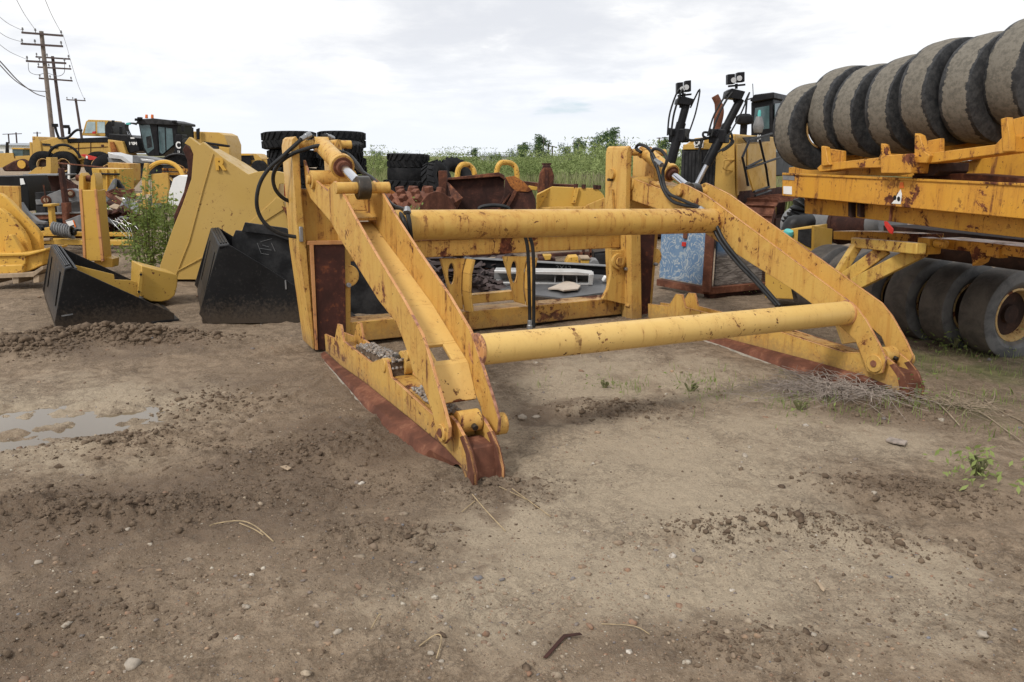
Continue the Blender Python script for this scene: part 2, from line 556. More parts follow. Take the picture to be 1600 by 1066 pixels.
sky = wn('ShaderNodeTexSky', _sky_type='NISHITA')
sky.sun_disc = False
sky.sun_elevation = R(SUN_EL)
sky.sun_rotation = R(SUN_AZ)
sky.dust_density = 1.5
skyc = wn('ShaderNodeVectorMath', _operation='SCALE', i0=sky.outputs[0])
skyc.inputs['Scale'].default_value = 0.95
tc = wn('ShaderNodeTexCoord').outputs['Generated']
sx = wn('ShaderNodeSeparateXYZ', Vector=tc)
zz = wn('ShaderNodeMath', _operation='ADD', i0=wn('ShaderNodeMath', _operation='MAXIMUM', i0=sx.outputs['Z'], i1=0.0).outputs[0], i1=0.16).outputs[0]
uv = wn('ShaderNodeCombineXYZ', X=wn('ShaderNodeMath', _operation='DIVIDE', i0=sx.outputs['X'], i1=zz).outputs[0],
        Y=wn('ShaderNodeMath', _operation='DIVIDE', i0=sx.outputs['Y'], i1=zz).outputs[0], Z=0.7).outputs[0]
n1 = wn('ShaderNodeTexNoise', Vector=uv, Scale=0.85, Detail=8, Roughness=0.56, Distortion=0.25).outputs['Fac']
n2 = wn('ShaderNodeTexNoise', Vector=uv, Scale=2.1, Detail=7, Roughness=0.6, Distortion=0.3).outputs['Fac']
n3 = wn('ShaderNodeTexNoise', Vector=uv, Scale=0.45, Detail=4, Roughness=0.5).outputs['Fac']
shade = wn('ShaderNodeMath', _operation='ADD', i0=wn('ShaderNodeMath', _operation='MULTIPLY', i0=n1, i1=0.6).outputs[0],
           i1=wn('ShaderNodeMath', _operation='MULTIPLY', i0=n2, i1=0.4).outputs[0]).outputs[0]
cl = wmix(wstep(shade, 0.40, 0.59), (6.75, 6.95, 7.4, 1), (9.1, 9.12, 9.15, 1))
cl = wmix(wstep(n2, 0.56, 0.74), cl, (10.0, 10.0, 9.9, 1))
hz = wstep(sx.outputs['Z'], 0.0, 0.16)
cl = wmix(hz, (7.9, 8.25, 8.8, 1), cl)
cover = wstep(wn('ShaderNodeMath', _operation='ADD', i0=n1, i1=wn('ShaderNodeMath', _operation='MULTIPLY', i0=n3, i1=0.5).outputs[0]).outputs[0], 0.46, 0.58)
blue = wmix(0.55, skyc.outputs[0], (7.0, 8.3, 9.6, 1))
fin = wmix(cover, blue, cl)
wt.links.new(fin, bg.inputs['Color'])
bg.inputs['Strength'].default_value = 0.1

sd = bpy.data.lights.new('sun', 'SUN')
sd.energy = 2.0
sd.angle = R(12)
sd.color = (1.0, 0.965, 0.915)
so = bpy.data.objects.new('sun', sd)
COL.objects.link(so)
az = R(SUN_AZ)
sdir = V3((math.sin(az) * math.cos(R(SUN_EL)), math.cos(az) * math.cos(R(SUN_EL)), math.sin(R(SUN_EL))))
so.rotation_euler = sdir.to_track_quat('Z', 'Y').to_euler()
so.location = sdir * 40

SC.view_settings.view_transform = 'Standard'
SC.view_settings.look = 'None'
SC.view_settings.exposure = 0.25
SC.view_settings.gamma = 1.0
SC.view_settings.use_curve_mapping = False


# ------------------------------------------------------------------ ground relief
rng = np.random.default_rng(3)
PERM = rng.permutation(4096)
ANG = rng.random(4096) * 2 * np.pi
GX, GY = np.cos(ANG), np.sin(ANG)


def perlin(x, y, seed=0):
    xi, yi = np.floor(x).astype(np.int64), np.floor(y).astype(np.int64)
    xf, yf = x - xi, y - yi
    u = xf * xf * xf * (xf * (xf * 6 - 15) + 10)
    v = yf * yf * yf * (yf * (yf * 6 - 15) + 10)

    def g(ix, iy, dx, dy):
        h = PERM[(PERM[(ix + seed * 17) & 4095] + iy) & 4095]
        return GX[h] * dx + GY[h] * dy
    a = g(xi, yi, xf, yf)
    b = g(xi + 1, yi, xf - 1, yf)
    c = g(xi, yi + 1, xf, yf - 1)
    d = g(xi + 1, yi + 1, xf - 1, yf - 1)
    return (a * (1 - u) + b * u) * (1 - v) + (c * (1 - u) + d * u) * v


def fbm(x, y, s, o=4, g=0.5, seed=0):
    r = 0
    a = 1.0
    for i in range(o):
        r = r + a * perlin(x * s + 13.7 * i, y * s - 7.1 * i, seed + i)
        s *= 2.03
        a *= g
    return r


def bl(x, y, px, py, rx, ry, rot=0.0):      # soft patch centred on a measured ground point
    c = G(px, py)
    dx, dy = x - c.x, y - c.y
    cs, sn = math.cos(R(rot)), math.sin(R(rot))
    a, b = dx * cs + dy * sn, -dx * sn + dy * cs
    return np.exp(-((a / rx) ** 2 + (b / ry) ** 2))


def zones(x, y):
    n = fbm(x, y, 0.8, 4, 0.55, 5)
    n2 = fbm(x, y, 2.6, 4, 0.55, 9)
    dry = (bl(x, y, 1000, 800, 1.0, .8) + .8 * bl(x, y, 930, 640, 1.0, .9) + .7 * bl(x, y, 1320, 900, .7, .5) + .55 * bl(x, y, 1120, 590, 1.4, 1.1)
           + .7 * bl(x, y, 840, 850, .4, .45) + .75 * bl(x, y, 130, 625, 1.3, .75) + .7 * bl(x, y, 60, 715, .7, .3) + .5 * bl(x, y, 1420, 690, .8, .4)
           + .25 * bl(x, y, 750, 960, 1.2, .4))
    wet_shade = (.9 * bl(x, y, 60, 820, .8, .35) + .8 * bl(x, y, 470, 720, .6, .5) + .6 * bl(x, y, 330, 790, .9, .4) + .8 * bl(x, y, 590, 660, .5, .6)  # dark mud, plus the fork's shadow beside the near tine painted in
           + .5 * bl(x, y, 1430, 770, .6, .3) + .8 * bl(x, y, 120, 545, 1.4, .45) + .6 * bl(x, y, 850, 640, .35, .3) + .6 * bl(x, y, 40, 1000, .5, .4)
           + .5 * bl(x, y, 640, 860, .6, .35) + .7 * bl(x, y, 780, 770, .3, .25) + .8 * bl(x, y, 1390, 640, .7, .35) + .45 * bl(x, y, 380, 600, 1, .6) + .5 * bl(x, y, 1000, 1000, .5, .2)
           + .7 * bl(x, y, 1000, 640, .6, .25))
    green = .75 * bl(x, y, 1520, 560, 1.2, .8) + .35 * bl(x, y, 1230, 630, 1.2, .5) + .4 * bl(x, y, 1580, 640, .8, .6) + .25 * bl(x, y, 1000, 590, 1.5, .5)
    green = np.clip(green + 0.35 * n2 * green * 2, 0, 1)
    far = np.clip((y - 23 - 3 * n) / 5, 0, 1) * np.clip((x + 4.5 + n) / 3, 0, 1)
    green = np.maximum(green, far)
    r = np.hypot(x, y)
    green = np.maximum(green, np.clip((r - 130) / 60, 0, 1))
    dry = np.clip(dry * (1 + 0.9 * n + .5 * n2) + .35 * np.clip((y - 10) / 6, 0, 1), 0, 1)
    wet_shade = np.clip(wet_shade * (1 + 0.9 * n2 + .4 * n), 0, 1)
    return dry, green, wet_shade


def clumps(x, y):
    """where the dirt lies in broken clods"""
    c = (1.0 * bl(x, y, 170, 533, .95, .22, 6) + .9 * bl(x, y, 25, 550, .55, .25) + .7 * bl(x, y, 60, 800, .6, .2) + .55 * bl(x, y, 470, 710, .6, .22, 30)
         + .5 * bl(x, y, 330, 790, .7, .15, 20) + .6 * bl(x, y, 1300, 830, .45, .14, -15) + .55 * bl(x, y, 1430, 765, .6, .15, -12) + .4 * bl(x, y, 600, 840, .35, .12)
         + .5 * bl(x, y, 960, 640, .4, .15) + .4 * bl(x, y, 1110, 830, .3, .1) + .35 * bl(x, y, 330, 630, .5, .3) + .45 * bl(x, y, 1180, 1010, .3, .1)
         + .5 * bl(x, y, 200, 690, .6, .15, 15) + .35 * bl(x, y, 780, 760, .35, .2) + .5 * bl(x, y, 1390, 640, .5, .2))
    return c


def height(x, y):
    r = np.hypot(x, y)
    near = 1 / (1 + (r / 26) ** 4)
    h = .016 * fbm(x, y, .55, 3, .5, 1) + .016 * fbm(x, y, 2.2, 4, .55, 2) + .006 * fbm(x, y, 11, 3, .55, 3)
    # wheel marks running diagonally through the left of the yard
    a = R(32)
    p, q = x * math.cos(a) + y * math.sin(a), -x * math.sin(a) + y * math.cos(a)
    left = 1 / (1 + np.exp((x + .1) * 4))
    h = h + left * .016 * fbm(p * .35, q * 1.5, 1.8, 3, .5, 6)
    c = clumps(x, y)
    rid = 1 - np.abs(fbm(x, y, 4.5, 4, .6, 8)) * 2.2
    h = h + np.clip(c, 0, 1.2) * (.03 + .06 * np.clip(rid, -.6, 1))
    h = h + .07 * bl(x, y, 170, 533, .85, .16, 6) + .05 * bl(x, y, 25, 550, .5, .2)
    h = h - .024 * bl(x, y, 1490, 800, .5, .10, -14) - .055 * bl(x, y, 70, 655, .95, .26, 4) - .03 * bl(x, y, 235, 632, .38, .16, 20) - .028 * bl(x, y, 25, 690, .3, .10) - .018 * bl(x, y, 275, 607, .25, .09, -10)
    h = h - .03 * bl(x, y, 850, 655, .5, .14, 10)
    rough = np.clip(.5 + 1.6 * fbm(x, y, 1.1, 3, .55, 77), 0, 1)
    rr = fbm(x, y, 7.0, 4, .6, 12)
    h = h + rough * (.026 * (np.abs(rr) - .25) + .011 * fbm(x, y, 19, 3, .6, 14)) + np.clip(c, 0, 1.1) * (.030 * np.abs(fbm(x, y, 10, 3, .6, 15)) + .014 * fbm(x, y, 26, 2, .6, 16))
    for (ax_, ay_, bx_, by_, wd_, am_) in ((-60, 900, 430, 610, .17, 1.0), (60, 1010, 560, 640, .17, .7), (690, 1090, 960, 760, .15, .55), (1010, 1090, 1150, 740, .15, .4), (1240, 760, 1640, 880, .15, .9)):
        A_, B_ = G(ax_, ay_), G(bx_, by_)
        L_ = math.hypot(B_.x - A_.x, B_.y - A_.y)
        ux, uy = (B_.x - A_.x) / L_, (B_.y - A_.y) / L_
        s_ = (x - A_.x) * ux + (y - A_.y) * uy
        d_ = -(x - A_.x) * uy + (y - A_.y) * ux + .06 * perlin(s_ * .8, s_ * 0 + 3.3)
        win = np.exp(-(d_ / wd_) ** 4) / (1 + np.exp(-(s_) * 6)) / (1 + np.exp((s_ - L_) * 6)) * np.clip(.75 + 1.3 * fbm(x, y, 1.3, 2, .5, 91), 0, 1)
        lug = np.clip(np.sin((s_ + np.abs(d_) * .6) * 2 * np.pi / .135) * 1.6, -1, 1)
        h = h + am_ * win * (-.022 + .009 * lug) + am_ * .018 * np.exp(-((np.abs(d_) - wd_ * 1.15) / .05) ** 2) * (win > .02) * np.clip(.6 + fbm(x, y, 4, 2, .5, 92), 0, 1)
    h = h + bl(x, y, 90, 650, 1.1, .35, 4) * .11 * (np.abs(fbm(x, y, 2.6, 4, .55, 18)) - .17)
    return h * near - .02 * np.clip(x - 1.5, 0, 2.5) * near


def hz_at(x, y):
    return float(height(np.array([x]), np.array([y]))[0])


def ground():
    rad = [0.7]
    while rad[-1] < 30:
        rad.append(rad[-1] * 1.0043 + .0004)
    while rad[-1] < 5000:
        rad.append(rad[-1] * 1.12)
    rad = np.array(rad)
    th = []
    t = -46.0
    while t <= 46:
        th.append(t)
        t += .165
    t = 48.0
    while t < 312:
        th.append(t)
        t += 4
    th = np.radians(np.array(th))
    nr, nt = len(rad), len(th)
    Rr, T = np.meshgrid(rad, th, indexing='ij')
    x, y = (Rr * np.sin(T)).ravel(), (Rr * np.cos(T)).ravel()
    z = height(x, y)
    dry, green, wet_shade = zones(x, y)
    co = np.stack([x, y, z], 1)
    co = np.vstack([co, [[0, 0, -.005]]])
    idx = np.arange(nr * nt).reshape(nr, nt)
    a = idx[:-1]
    b = idx[1:]
    q = np.stack([a, np.roll(a, -1, 1), np.roll(b, -1, 1), b], -1).reshape(-1, 4)[:, ::-1]
    tri = np.stack([np.full(nt, nr * nt), np.roll(idx[0], -1), idx[0]], -1)[:, ::-1]
    me = bpy.data.meshes.new('ground')
    nv, nq, n3_ = len(co), len(q), len(tri)
    me.vertices.add(nv)
    me.vertices.foreach_set('co', co.astype(np.float32).ravel())
    me.loops.add(nq * 4 + n3_ * 3)
    me.loops.foreach_set('vertex_index', np.concatenate([q.ravel(), tri.ravel()]).astype(np.int32))
    me.polygons.add(nq + n3_)
    me.polygons.foreach_set('loop_start', np.concatenate([np.arange(nq) * 4, nq * 4 + np.arange(n3_) * 3]).astype(np.int32))
    me.update(calc_edges=True)
    me.validate()
    at = me.attributes.new('zone', 'FLOAT_COLOR', 'POINT')
    z4 = np.ones((nv, 4), np.float32)
    z4[:-1, 0], z4[:-1, 1], z4[:-1, 2] = dry, green, wet_shade
    at.data.foreach_set('color', z4.ravel())
    me.polygons.foreach_set('use_smooth', [True] * len(me.polygons))
    o = bpy.data.objects.new('ground', me)
    COL.objects.link(o)
    o['kind'] = 'structure'
    t = NT('packed_dirt')
    att = t.n('ShaderNodeAttribute', _attribute_name='zone').outputs['Color']
    s = t.n('ShaderNodeSeparateColor', Color=att)
    a1 = t.noise(1.7, 7, .62, dist=.4)
    a2 = t.noise(9, 6, .65, dist=.3)
    a3 = t.noise(55, 5, .7)
    a4 = t.noise(170, 3, .7)
    c = t.mix(t.step(a2, .33, .67), (0.205, 0.149, 0.099), (0.330, 0.246, 0.168))
    dd = t.step(t.math('ADD', s.outputs[0], t.math('MULTIPLY', t.math('SUBTRACT', a2, .5), .9)), .12, .75)
    c = t.mix(dd, c, t.mix(t.step(a3, .3, .7), (0.355, 0.28, 0.196), (0.49, 0.40, 0.288)))
    ww = t.step(t.math('ADD', s.outputs[2], t.math('MULTIPLY', t.math('SUBTRACT', a2, .5), 1.1)), .15, .75)
    c = t.mix(t.math('MULTIPLY', ww, .9), c, t.mix(t.step(a3, .3, .7), (0.108, 0.073, 0.048), (0.22, 0.155, 0.103)))
    c = t.mix(t.math('MULTIPLY', t.step(a1, .5, .72), .35), c, (0.105, 0.070, 0.046))
    cre = t.math('MULTIPLY', t.step(t.math('ABSOLUTE', t.math('SUBTRACT', t.noise(16, 6, .7, dist=.6), .5)), .0, .06, 1, 0), t.step(a1, .40, .60))
    c = t.mix(t.math('MULTIPLY', cre, .45), c, (0.055, 0.038, 0.026))
    c = t.mix(t.math('MULTIPLY', t.step(a3, .50, .68), .42), c, (0.075, 0.053, 0.037))
    c = t.mix(t.math('MULTIPLY', t.step(a3, .50, .34), .30), c, (0.34, 0.28, 0.21))
    # grit: pale, rust-coloured and dark crumbs
    vo = t.n('ShaderNodeTexVoronoi', Vector=t.co, Scale=95.0)
    rnd = t.n('ShaderNodeSeparateColor', Color=vo.outputs['Color'])
    crumb = t.math('MULTIPLY', t.step(vo.outputs['Distance'], .22, .30, 1, 0), t.step(rnd.outputs[0], .80, .82))
    c = t.mix(t.math('MULTIPLY', crumb, .75), c, t.mix(rnd.outputs[1], (0.44, 0.36, 0.26), (0.20, 0.12, 0.075)))
    vo2 = t.n('ShaderNodeTexVoronoi', Vector=t.co, Scale=210.0)
    rnd2 = t.n('ShaderNodeSeparateColor', Color=vo2.outputs['Color'])
    cr2 = t.math('MULTIPLY', t.step(vo2.outputs['Distance'], .25, .33, 1, 0), t.step(rnd2.outputs[0], .78, .80))
    c = t.mix(t.math('MULTIPLY', cr2, .6), c, t.mix(rnd2.outputs[1], (0.42, 0.35, 0.26), (0.07, 0.055, 0.045)))
    c = t.mix(t.math('MULTIPLY', t.step(a4, .58, .75), .35), c, (0.06, 0.043, 0.03))
    gg = t.step(t.math('ADD', s.outputs[1], t.math('MULTIPLY', t.math('SUBTRACT', a3, .5), .9)), .35, .85)
    c = t.mix(t.math('MULTIPLY', gg, .7), c, t.mix(t.step(a2, .35, .65), (0.085, 0.105, 0.032), (0.16, 0.16, 0.06)))
    hgt = t.math('ADD', t.math('ADD', t.math('MULTIPLY', a2, .8), t.math('MULTIPLY', a3, .45)), t.math('ADD', t.math('MULTIPLY', a4, .18), t.math('MULTIPLY', t.math('ADD', crumb, cr2), .12)))
    t.bump(hgt, 1.0, .034)
    rg = t.math('SUBTRACT', .92, t.math('MULTIPLY', ww, .18))
    me.materials.append(t.out(Base_Color=c, Roughness=rg, Specular_IOR_Level=.22))
    return o


ground()

# puddles: one level sheet of water standing in the dips of the mud
pb = MB()
c = [G(-160, 705), G(60, 722), G(320, 640), G(330, 592), G(200, 585), G(-160, 600)]
pb.add([V3((p.x, p.y, -.031)) for p in c], [list(range(6))])
t = NT('muddy_water')
po = pb.build('puddle_water', t.out(Base_Color=(0.15, 0.115, 0.072), Roughness=.05, Specular_IOR_Level=.62), origin=(0, 0, 0))
po['kind'] = 'structure'

# ------------------------------------------------------------------ pebbles, crumbs of dirt, stones
ico = bmesh.new()
bmesh.ops.create_icosphere(ico, subdivisions=1, radius=1)
ICO_V = np.array([v.co[:] for v in ico.verts])
ICO_F = np.array([[v.index for v in f.verts] for f in ico.faces])
ico.free()
ico = bmesh.new()
bmesh.ops.create_icosphere(ico, subdivisions=2, radius=1)
IC2_V = np.array([v.co[:] for v in ico.verts])
IC2_F = np.array([[v.index for v in f.verts] for f in ico.faces])
ico.free()


def scatter(name, pts, sizes, flat, mat, cols=None, base=(ICO_V, ICO_F), jit=.25, smooth=False, sink=.42):
    V, Fc = base
    n, k = len(pts), len(V)
    sc = np.stack([rng.uniform(.7, 1.35, n), rng.uniform(.7, 1.1, n), rng.uniform(flat * .7, flat * 1.2, n)], 1) * sizes[:, None]
    vs = np.repeat(V[None], n, 0) * (1 + rng.uniform(-jit, jit, (n, k, 1)))
    vs = vs * sc[:, None, :]
    a = rng.uniform(0, 6.28, n)
    ca, sa = np.cos(a)[:, None], np.sin(a)[:, None]
    x = vs[..., 0] * ca - vs[..., 1] * sa
    y = vs[..., 0] * sa + vs[..., 1] * ca
    z = vs[..., 2] + sc[:, None, 2] * (1 - 2 * sink)
    vs = np.stack([x, y, z], -1) + pts[:, None, :]
    fs = (Fc[None] + (np.arange(n) * k)[:, None, None]).reshape(-1, 3)
    me = bpy.data.meshes.new(name)
    me.vertices.add(n * k)
    me.vertices.foreach_set('co', vs.astype(np.float32).ravel())
    me.loops.add(len(fs) * 3)
    me.loops.foreach_set('vertex_index', fs.astype(np.int32).ravel())
    me.polygons.add(len(fs))
    me.polygons.foreach_set('loop_start', (np.arange(len(fs)) * 3).astype(np.int32))
    me.update(calc_edges=True)
    if smooth:
        me.polygons.foreach_set('use_smooth', [True] * len(fs))
    if cols is not None:
        at = me.attributes.new('tint', 'FLOAT_COLOR', 'POINT')
        cc = np.ones((n, k, 4), np.float32)
        cc[..., :3] = cols[:, None, :]
        at.data.foreach_set('color', cc.ravel())
    me.materials.append(mat)
    o = bpy.data.objects.new(name, me)
    COL.objects.link(o)
    return o


def spread(n, y0, y1, amax=40):
    a = np.radians(rng.uniform(-amax, amax, n))
    r = 1 / rng.uniform(1 / y1, 1 / y0, n)
    x, y = r * np.sin(a), r * np.cos(a)
    return x, y


t = NT('mixed_pebbles')
tint = t.n('ShaderNodeAttribute', _attribute_name='tint').outputs['Color']
pm = t.out(Base_Color=t.mix(t.step(t.noise(60, 4), .35, .7), tint, (0.19, 0.14, 0.10)), Roughness=.85, Specular_IOR_Level=.25)
x, y = spread(30000, 1.7, 12)
keep = rng.random(len(x)) < np.clip(.45 + 1.6 * fbm(x, y, .9, 3, .5, 21), .06, 1)
x, y = x[keep], y[keep]
sz = .0022 + .0026 * rng.pareto(2.6, len(x))
sz = np.clip(sz, .002, .018) * (.75 + .12 * np.hypot(x, y))
pal = np.array([(.36, .29, .21), (.26, .19, .13), (.20, .17, .15), (.28, .16, .10), (.46, .41, .33), (.17, .17, .18), (.33, .22, .14), (.55, .50, .43)])
cols = pal[rng.choice(8, len(x), p=[.22, .18, .10, .16, .10, .06, .15, .03])] * rng.uniform(.7, 1.15, (len(x), 1))
tag(scatter('gravel', np.stack([x, y, height(x, y)], 1), sz, .6, pm, cols, jit=.38, sink=.5), kind='stuff')

t = NT('broken_dirt')
dm = t.out(Base_Color=t.mix(t.step(t.noise(28, 5, .65), .3, .7), (0.075, 0.051, 0.035), (0.165, 0.120, 0.083)), Roughness=.95, Specular_IOR_Level=.15)
t.bump(t.noise(70, 4, .7), .5, .01)
x, y = spread(110000, 1.8, 11)
c = clumps(x, y)
keep = rng.random(len(x)) < np.clip(c * .5 * (1 + 2.5 * fbm(x, y, 3.0, 3, .55, 31)) + .012, 0, .8)
x, y = x[keep][:16000], y[keep][:16000]
sz = np.clip(.005 + .006 * rng.pareto(2.6, len(x)), .004, .034) * np.clip(.5 + .5 * clumps(x, y), .5, 1.2)
tag(scatter('dirt_clods', np.stack([x, y, height(x, y)], 1), sz, .6, dm, None, jit=.5, sink=.45), kind='stuff')


# heavier lumps where the soil was pushed up
hx, hy, hs = [], [], []
for (px, py, rx, ry, rot, n_, s0) in ((170, 533, .80, .13, 6, 2600, .95), (25, 550, .45, .15, 0, 1200, .9), (60, 800, .55, .2, 0, 900, .42), (470, 712, .5, .22, 30, 900, .42), (330, 790, .55, .16, 20, 800, .36), (1300, 830, .38, .14, -15, 700, .40), (1430, 768, .5, .13, -12, 800, .45), (600, 840, .3, .12, 0, 500, .3),
                                      (960, 640, .35, .12, 0, 500, .45), (1110, 835, .25, .1, 0, 300, .36), (330, 630, .45, .25, 0, 500, .5), (200, 692, .5, .16, 15, 700, .42), (770, 770, .28, .14, 0, 400, .35), (1390, 640, .4, .15, 0, 400, .45), (120, 960, .3, .14, 0, 500, .32), (1180, 1010, .25, .1, 0, 300, .3), (590, 760, .4, .15, 0, 500, .34), (250, 900, .6, .3, 0, 600, .26), (1450, 950, .5, .3, 0, 500, .26)):
    c_ = G(px, py)
    a_, b_ = rng.normal(0, rx * .62, n_), rng.normal(0, ry * .8, n_)
    cs_, sn_ = math.cos(R(rot)), math.sin(R(rot))
    hx.append(c_.x + a_ * cs_ - b_ * sn_)
    hy.append(c_.y + a_ * sn_ + b_ * cs_)
    hs.append(np.clip(.008 + .009 * rng.pareto(2.3, n_), .006, .05) * s0)
hx, hy, hs = np.concatenate(hx), np.concatenate(hy), np.concatenate(hs)
kp = (hx - G(270, 500).x) ** 2 + (hy - G(270, 500).y) ** 2 > .02
hx, hy, hs = hx[kp], hy[kp], hs[kp]
t = NT('wet_clods')
dm2 = t.out(Base_Color=t.mix(t.step(t.noise(20, 5, .65), .3, .7), (0.090, 0.063, 0.042), (0.185, 0.134, 0.091)), Roughness=.9, Specular_IOR_Level=.2)
t.bump(t.noise(60, 4, .7), .6, .012)
tag(scatter('soil_lumps', np.stack([hx, hy, height(hx, hy)], 1), hs, .7, dm2, None, jit=.45, sink=.42), kind='stuff')


def stone(px, py, size, label, flat=.6, mat='stone', name='stone', cat='stone', group='loose stones on the dirt'):
    p = G(px, py)
    o = scatter(name, np.array([[0, 0, 0.0]]), np.array([size]), flat, M[mat], None, (IC2_V, IC2_F), .24, False, .36)
    o.location = (p.x, p.y, hz_at(p.x, p.y))
    return tag(o, label, cat, group)


stone(207, 1038, .026, 'pale lump of stone nearest the bottom left of the dirt yard')
stone(527, 990, .016, 'whitish angular stone on bare dirt near the bottom edge')
stone(548, 986, .009, 'small pale chip lying just right of the whitish angular stone')
stone(673, 1025, .012, 'elongated pale pebble beside a curl of dry straw', .5)
stone(690, 1033, .009, 'cream pebble half buried below the curl of dry straw', .5)
stone(816, 650, .028, 'grey angular rock right of the near tine tip')
stone(838, 648, .030, 'longer tan rock lying against the grey angular rock', .4)
stone(1010, 937, .014, 'white rounded stone on pale dust right of centre foreground')
stone(1270, 998, .016, 'pale flat stone by the dark hollow in the bottom right', .4)
stone(1535, 988, .022, 'yellow tan stone nearest the bottom right corner', .5)
stone(1163, 716, .024, 'tan stone resting on pale gravel below the far tine', .5)
stone(1365, 775, .016, 'white elongated stone beside the muddy rut on the right', .5)
stone(60, 880, .014, 'white pebble on dark mud at the left edge')
stone(200, 830, .013, 'bright white pebble on mud below the puddles')
stone(870, 1055, .014, 'dark brown stone at the very bottom edge', .5, 'rust')


def debris(name, pts, th, mat, label, cat):
    b = MB()
    g = [G(*p) for p in pts]
    z = max(hz_at(p.x, p.y) for p in g) + .004
    b.prism([V3((p.x, p.y, z + random.uniform(0, .006))) for p in g], (0, 0, th))
    o = b.build(name, M[mat], None, .002)
    return tag(o, label, cat)


debris('wood_scrap', [(1384, 688), (1390, 683), (1418, 690), (1414, 694), (1396, 692)], .012, 'brush', 'flat grey splinter of wood beside dead roots on the right', 'wood scrap')
debris('wood_scrap', [(1273, 911), (1277, 909), (1289, 925), (1287, 928), (1283, 926)], .006, 'palewood', 'white pointed splinter on the dirt in the lower right', 'wood scrap')
debris('metal_scrap', [(848, 1030), (880, 994), (906, 992), (910, 996), (884, 998), (855, 1031)], .004, 'rust_dark', 'bent dark strip lying in the bottom foreground', 'scrap')
debris('paper_scrap', [(438, 736), (447, 734), (456, 738), (450, 741)], .006, 'palewood', 'tiny white scrap on dark mud left of the near tine', 'scrap')


def strawpiece(pts, r, label, name='dry_stalk', cat='straw'):
    b = MB()
    for line in pts:
        g = [G(x, y) for x, y in line]
        q = [V3((p.x, p.y, hz_at(p.x, p.y) + .008 + .012 * (0 < i < len(g) - 1))) for i, p in enumerate(g)]
        b.tube(smooth_pts(q, 4), r, 5)
    return tag(b.build(name, M['straw']), label, cat, 'dry stalks on the dirt')


strawpiece([[(328, 823), (340, 819), (375, 826), (400, 834), (428, 852)], [(375, 826), (398, 838), (412, 842)]], .003, 'forked yellow straw stalk on dark mud left of centre')
strawpiece([[(655, 1017), (680, 1005), (690, 1010), (682, 1033)]], .0025, 'hooked dry stalk curling over pale pebbles at the bottom')
strawpiece([[(738, 778), (760, 804), (790, 833)], [(742, 784), (722, 800)]], .003, 'straight dry stalk running from the near tine tip')
strawpiece([[(810, 1010), (1000, 985)]][:0] + [[(940, 975), (990, 986), (1015, 990)]], .002, 'thin pale stalk on dust in the lower centre')
strawpiece([[(780, 765), (830, 788)], [(800, 770), (860, 812)]], .0025, 'pair of thin stalks right of the near tine tip')
strawpiece([[(580, 985), (592, 968), (596, 966)]], .003, 'short brown stalk by the whitish stones')
# ------------------------------------------------------------------ the log fork lying on the dirt
FA = R(27)
FO = V3((-1.6008, 6.8335, 0))
EU = V3((math.cos(FA), math.sin(FA), 0))       # across
EV = V3((math.sin(FA), -math.cos(FA), 0))      # along the tines, towards the camera
EZ = V3((0, 0, 1))
WD = 3.5126


def W(u, v, w):
    return FO + EU * u + EV * v + EZ * w


def U(x, y, u):                                 # measured point in the upright plane at u
    d = ray(x, y)
    e = V3((0, 0, EYE))
    t = (u - (e - FO).dot(EU)) / d.dot(EU)
    return e + d * t


def vw(p):
    q = p - FO
    return q.dot(EV), q.z


def Vp(x, y, v):
    d = ray(x, y)
    e = V3((0, 0, EYE))
    t = (v - (e - FO).dot(EV)) / d.dot(EV)
    return e + d * t


fork = thing('log_fork', 'large rust stained yellow log fork with two clamp arms lying on bare dirt', 'loader fork', W(0, 0, 0))
E2 = [M['fork'], M['fork_edge']]
M['dust'] = plain('caked_grey_dust', (0.30, 0.27, 0.22), .9, .3, .4, (0.2, 0.13, 0.09), sc=9, bump=.5)
LARM = [(474, 250), (482, 272), (512, 299), (517, 288), (522, 283), (528, 290), (554, 340), (586, 396), (629, 467), (659, 524), (664, 539), (672, 566), (690, 626), (701, 668), (700, 686), (694, 694), (687, 691), (682, 681),
        (676, 647), (661, 605), (645, 581), (637, 552), (627, 524), (619, 505), (591, 469), (556, 413), (533, 377), (516, 346), (485, 310), (477, 290)]
RARM = [(970, 263), (983, 277), None, (1058, 289), (1065, 286), (1074, 290), (1101, 304), (1200, 377), (1298, 450), (1336, 478), (1352, 499), (1374, 539), (1384, 562), (1378, 583), (1367, 586), (1354, 580),
        (1349, 565), (1336, 532), (1310, 508), (1262, 470), (1238, 452.5), (1172, 411), (1129, 383), (1080, 350), (1022, 325), (979, 310)]


def arm(outline, u0, du, wrap):
    pts = []
    for q in outline:
        pts.append(W(u0, .34, 1.375) if q is None else U(q[0], q[1], u0))
    a = thing_part('clamp_arm')
    b = MB()
    b.prism(pts, EU * .02, 0, 1)
    b.build('side_plate', E2, a, .003)
    b = MB()
    b.prism([p + EU * (.315 - .02) for p in pts], EU * .02, 0, 1)
    b.build('side_plate', E2, a, .003)
    return a, pts


def thing_part(name):           # a part that is only a frame for its own pieces
    o = bpy.data.objects.new(name, None)
    o.empty_display_size = .1
    COL.objects.link(o)
    o.parent = fork
    return o


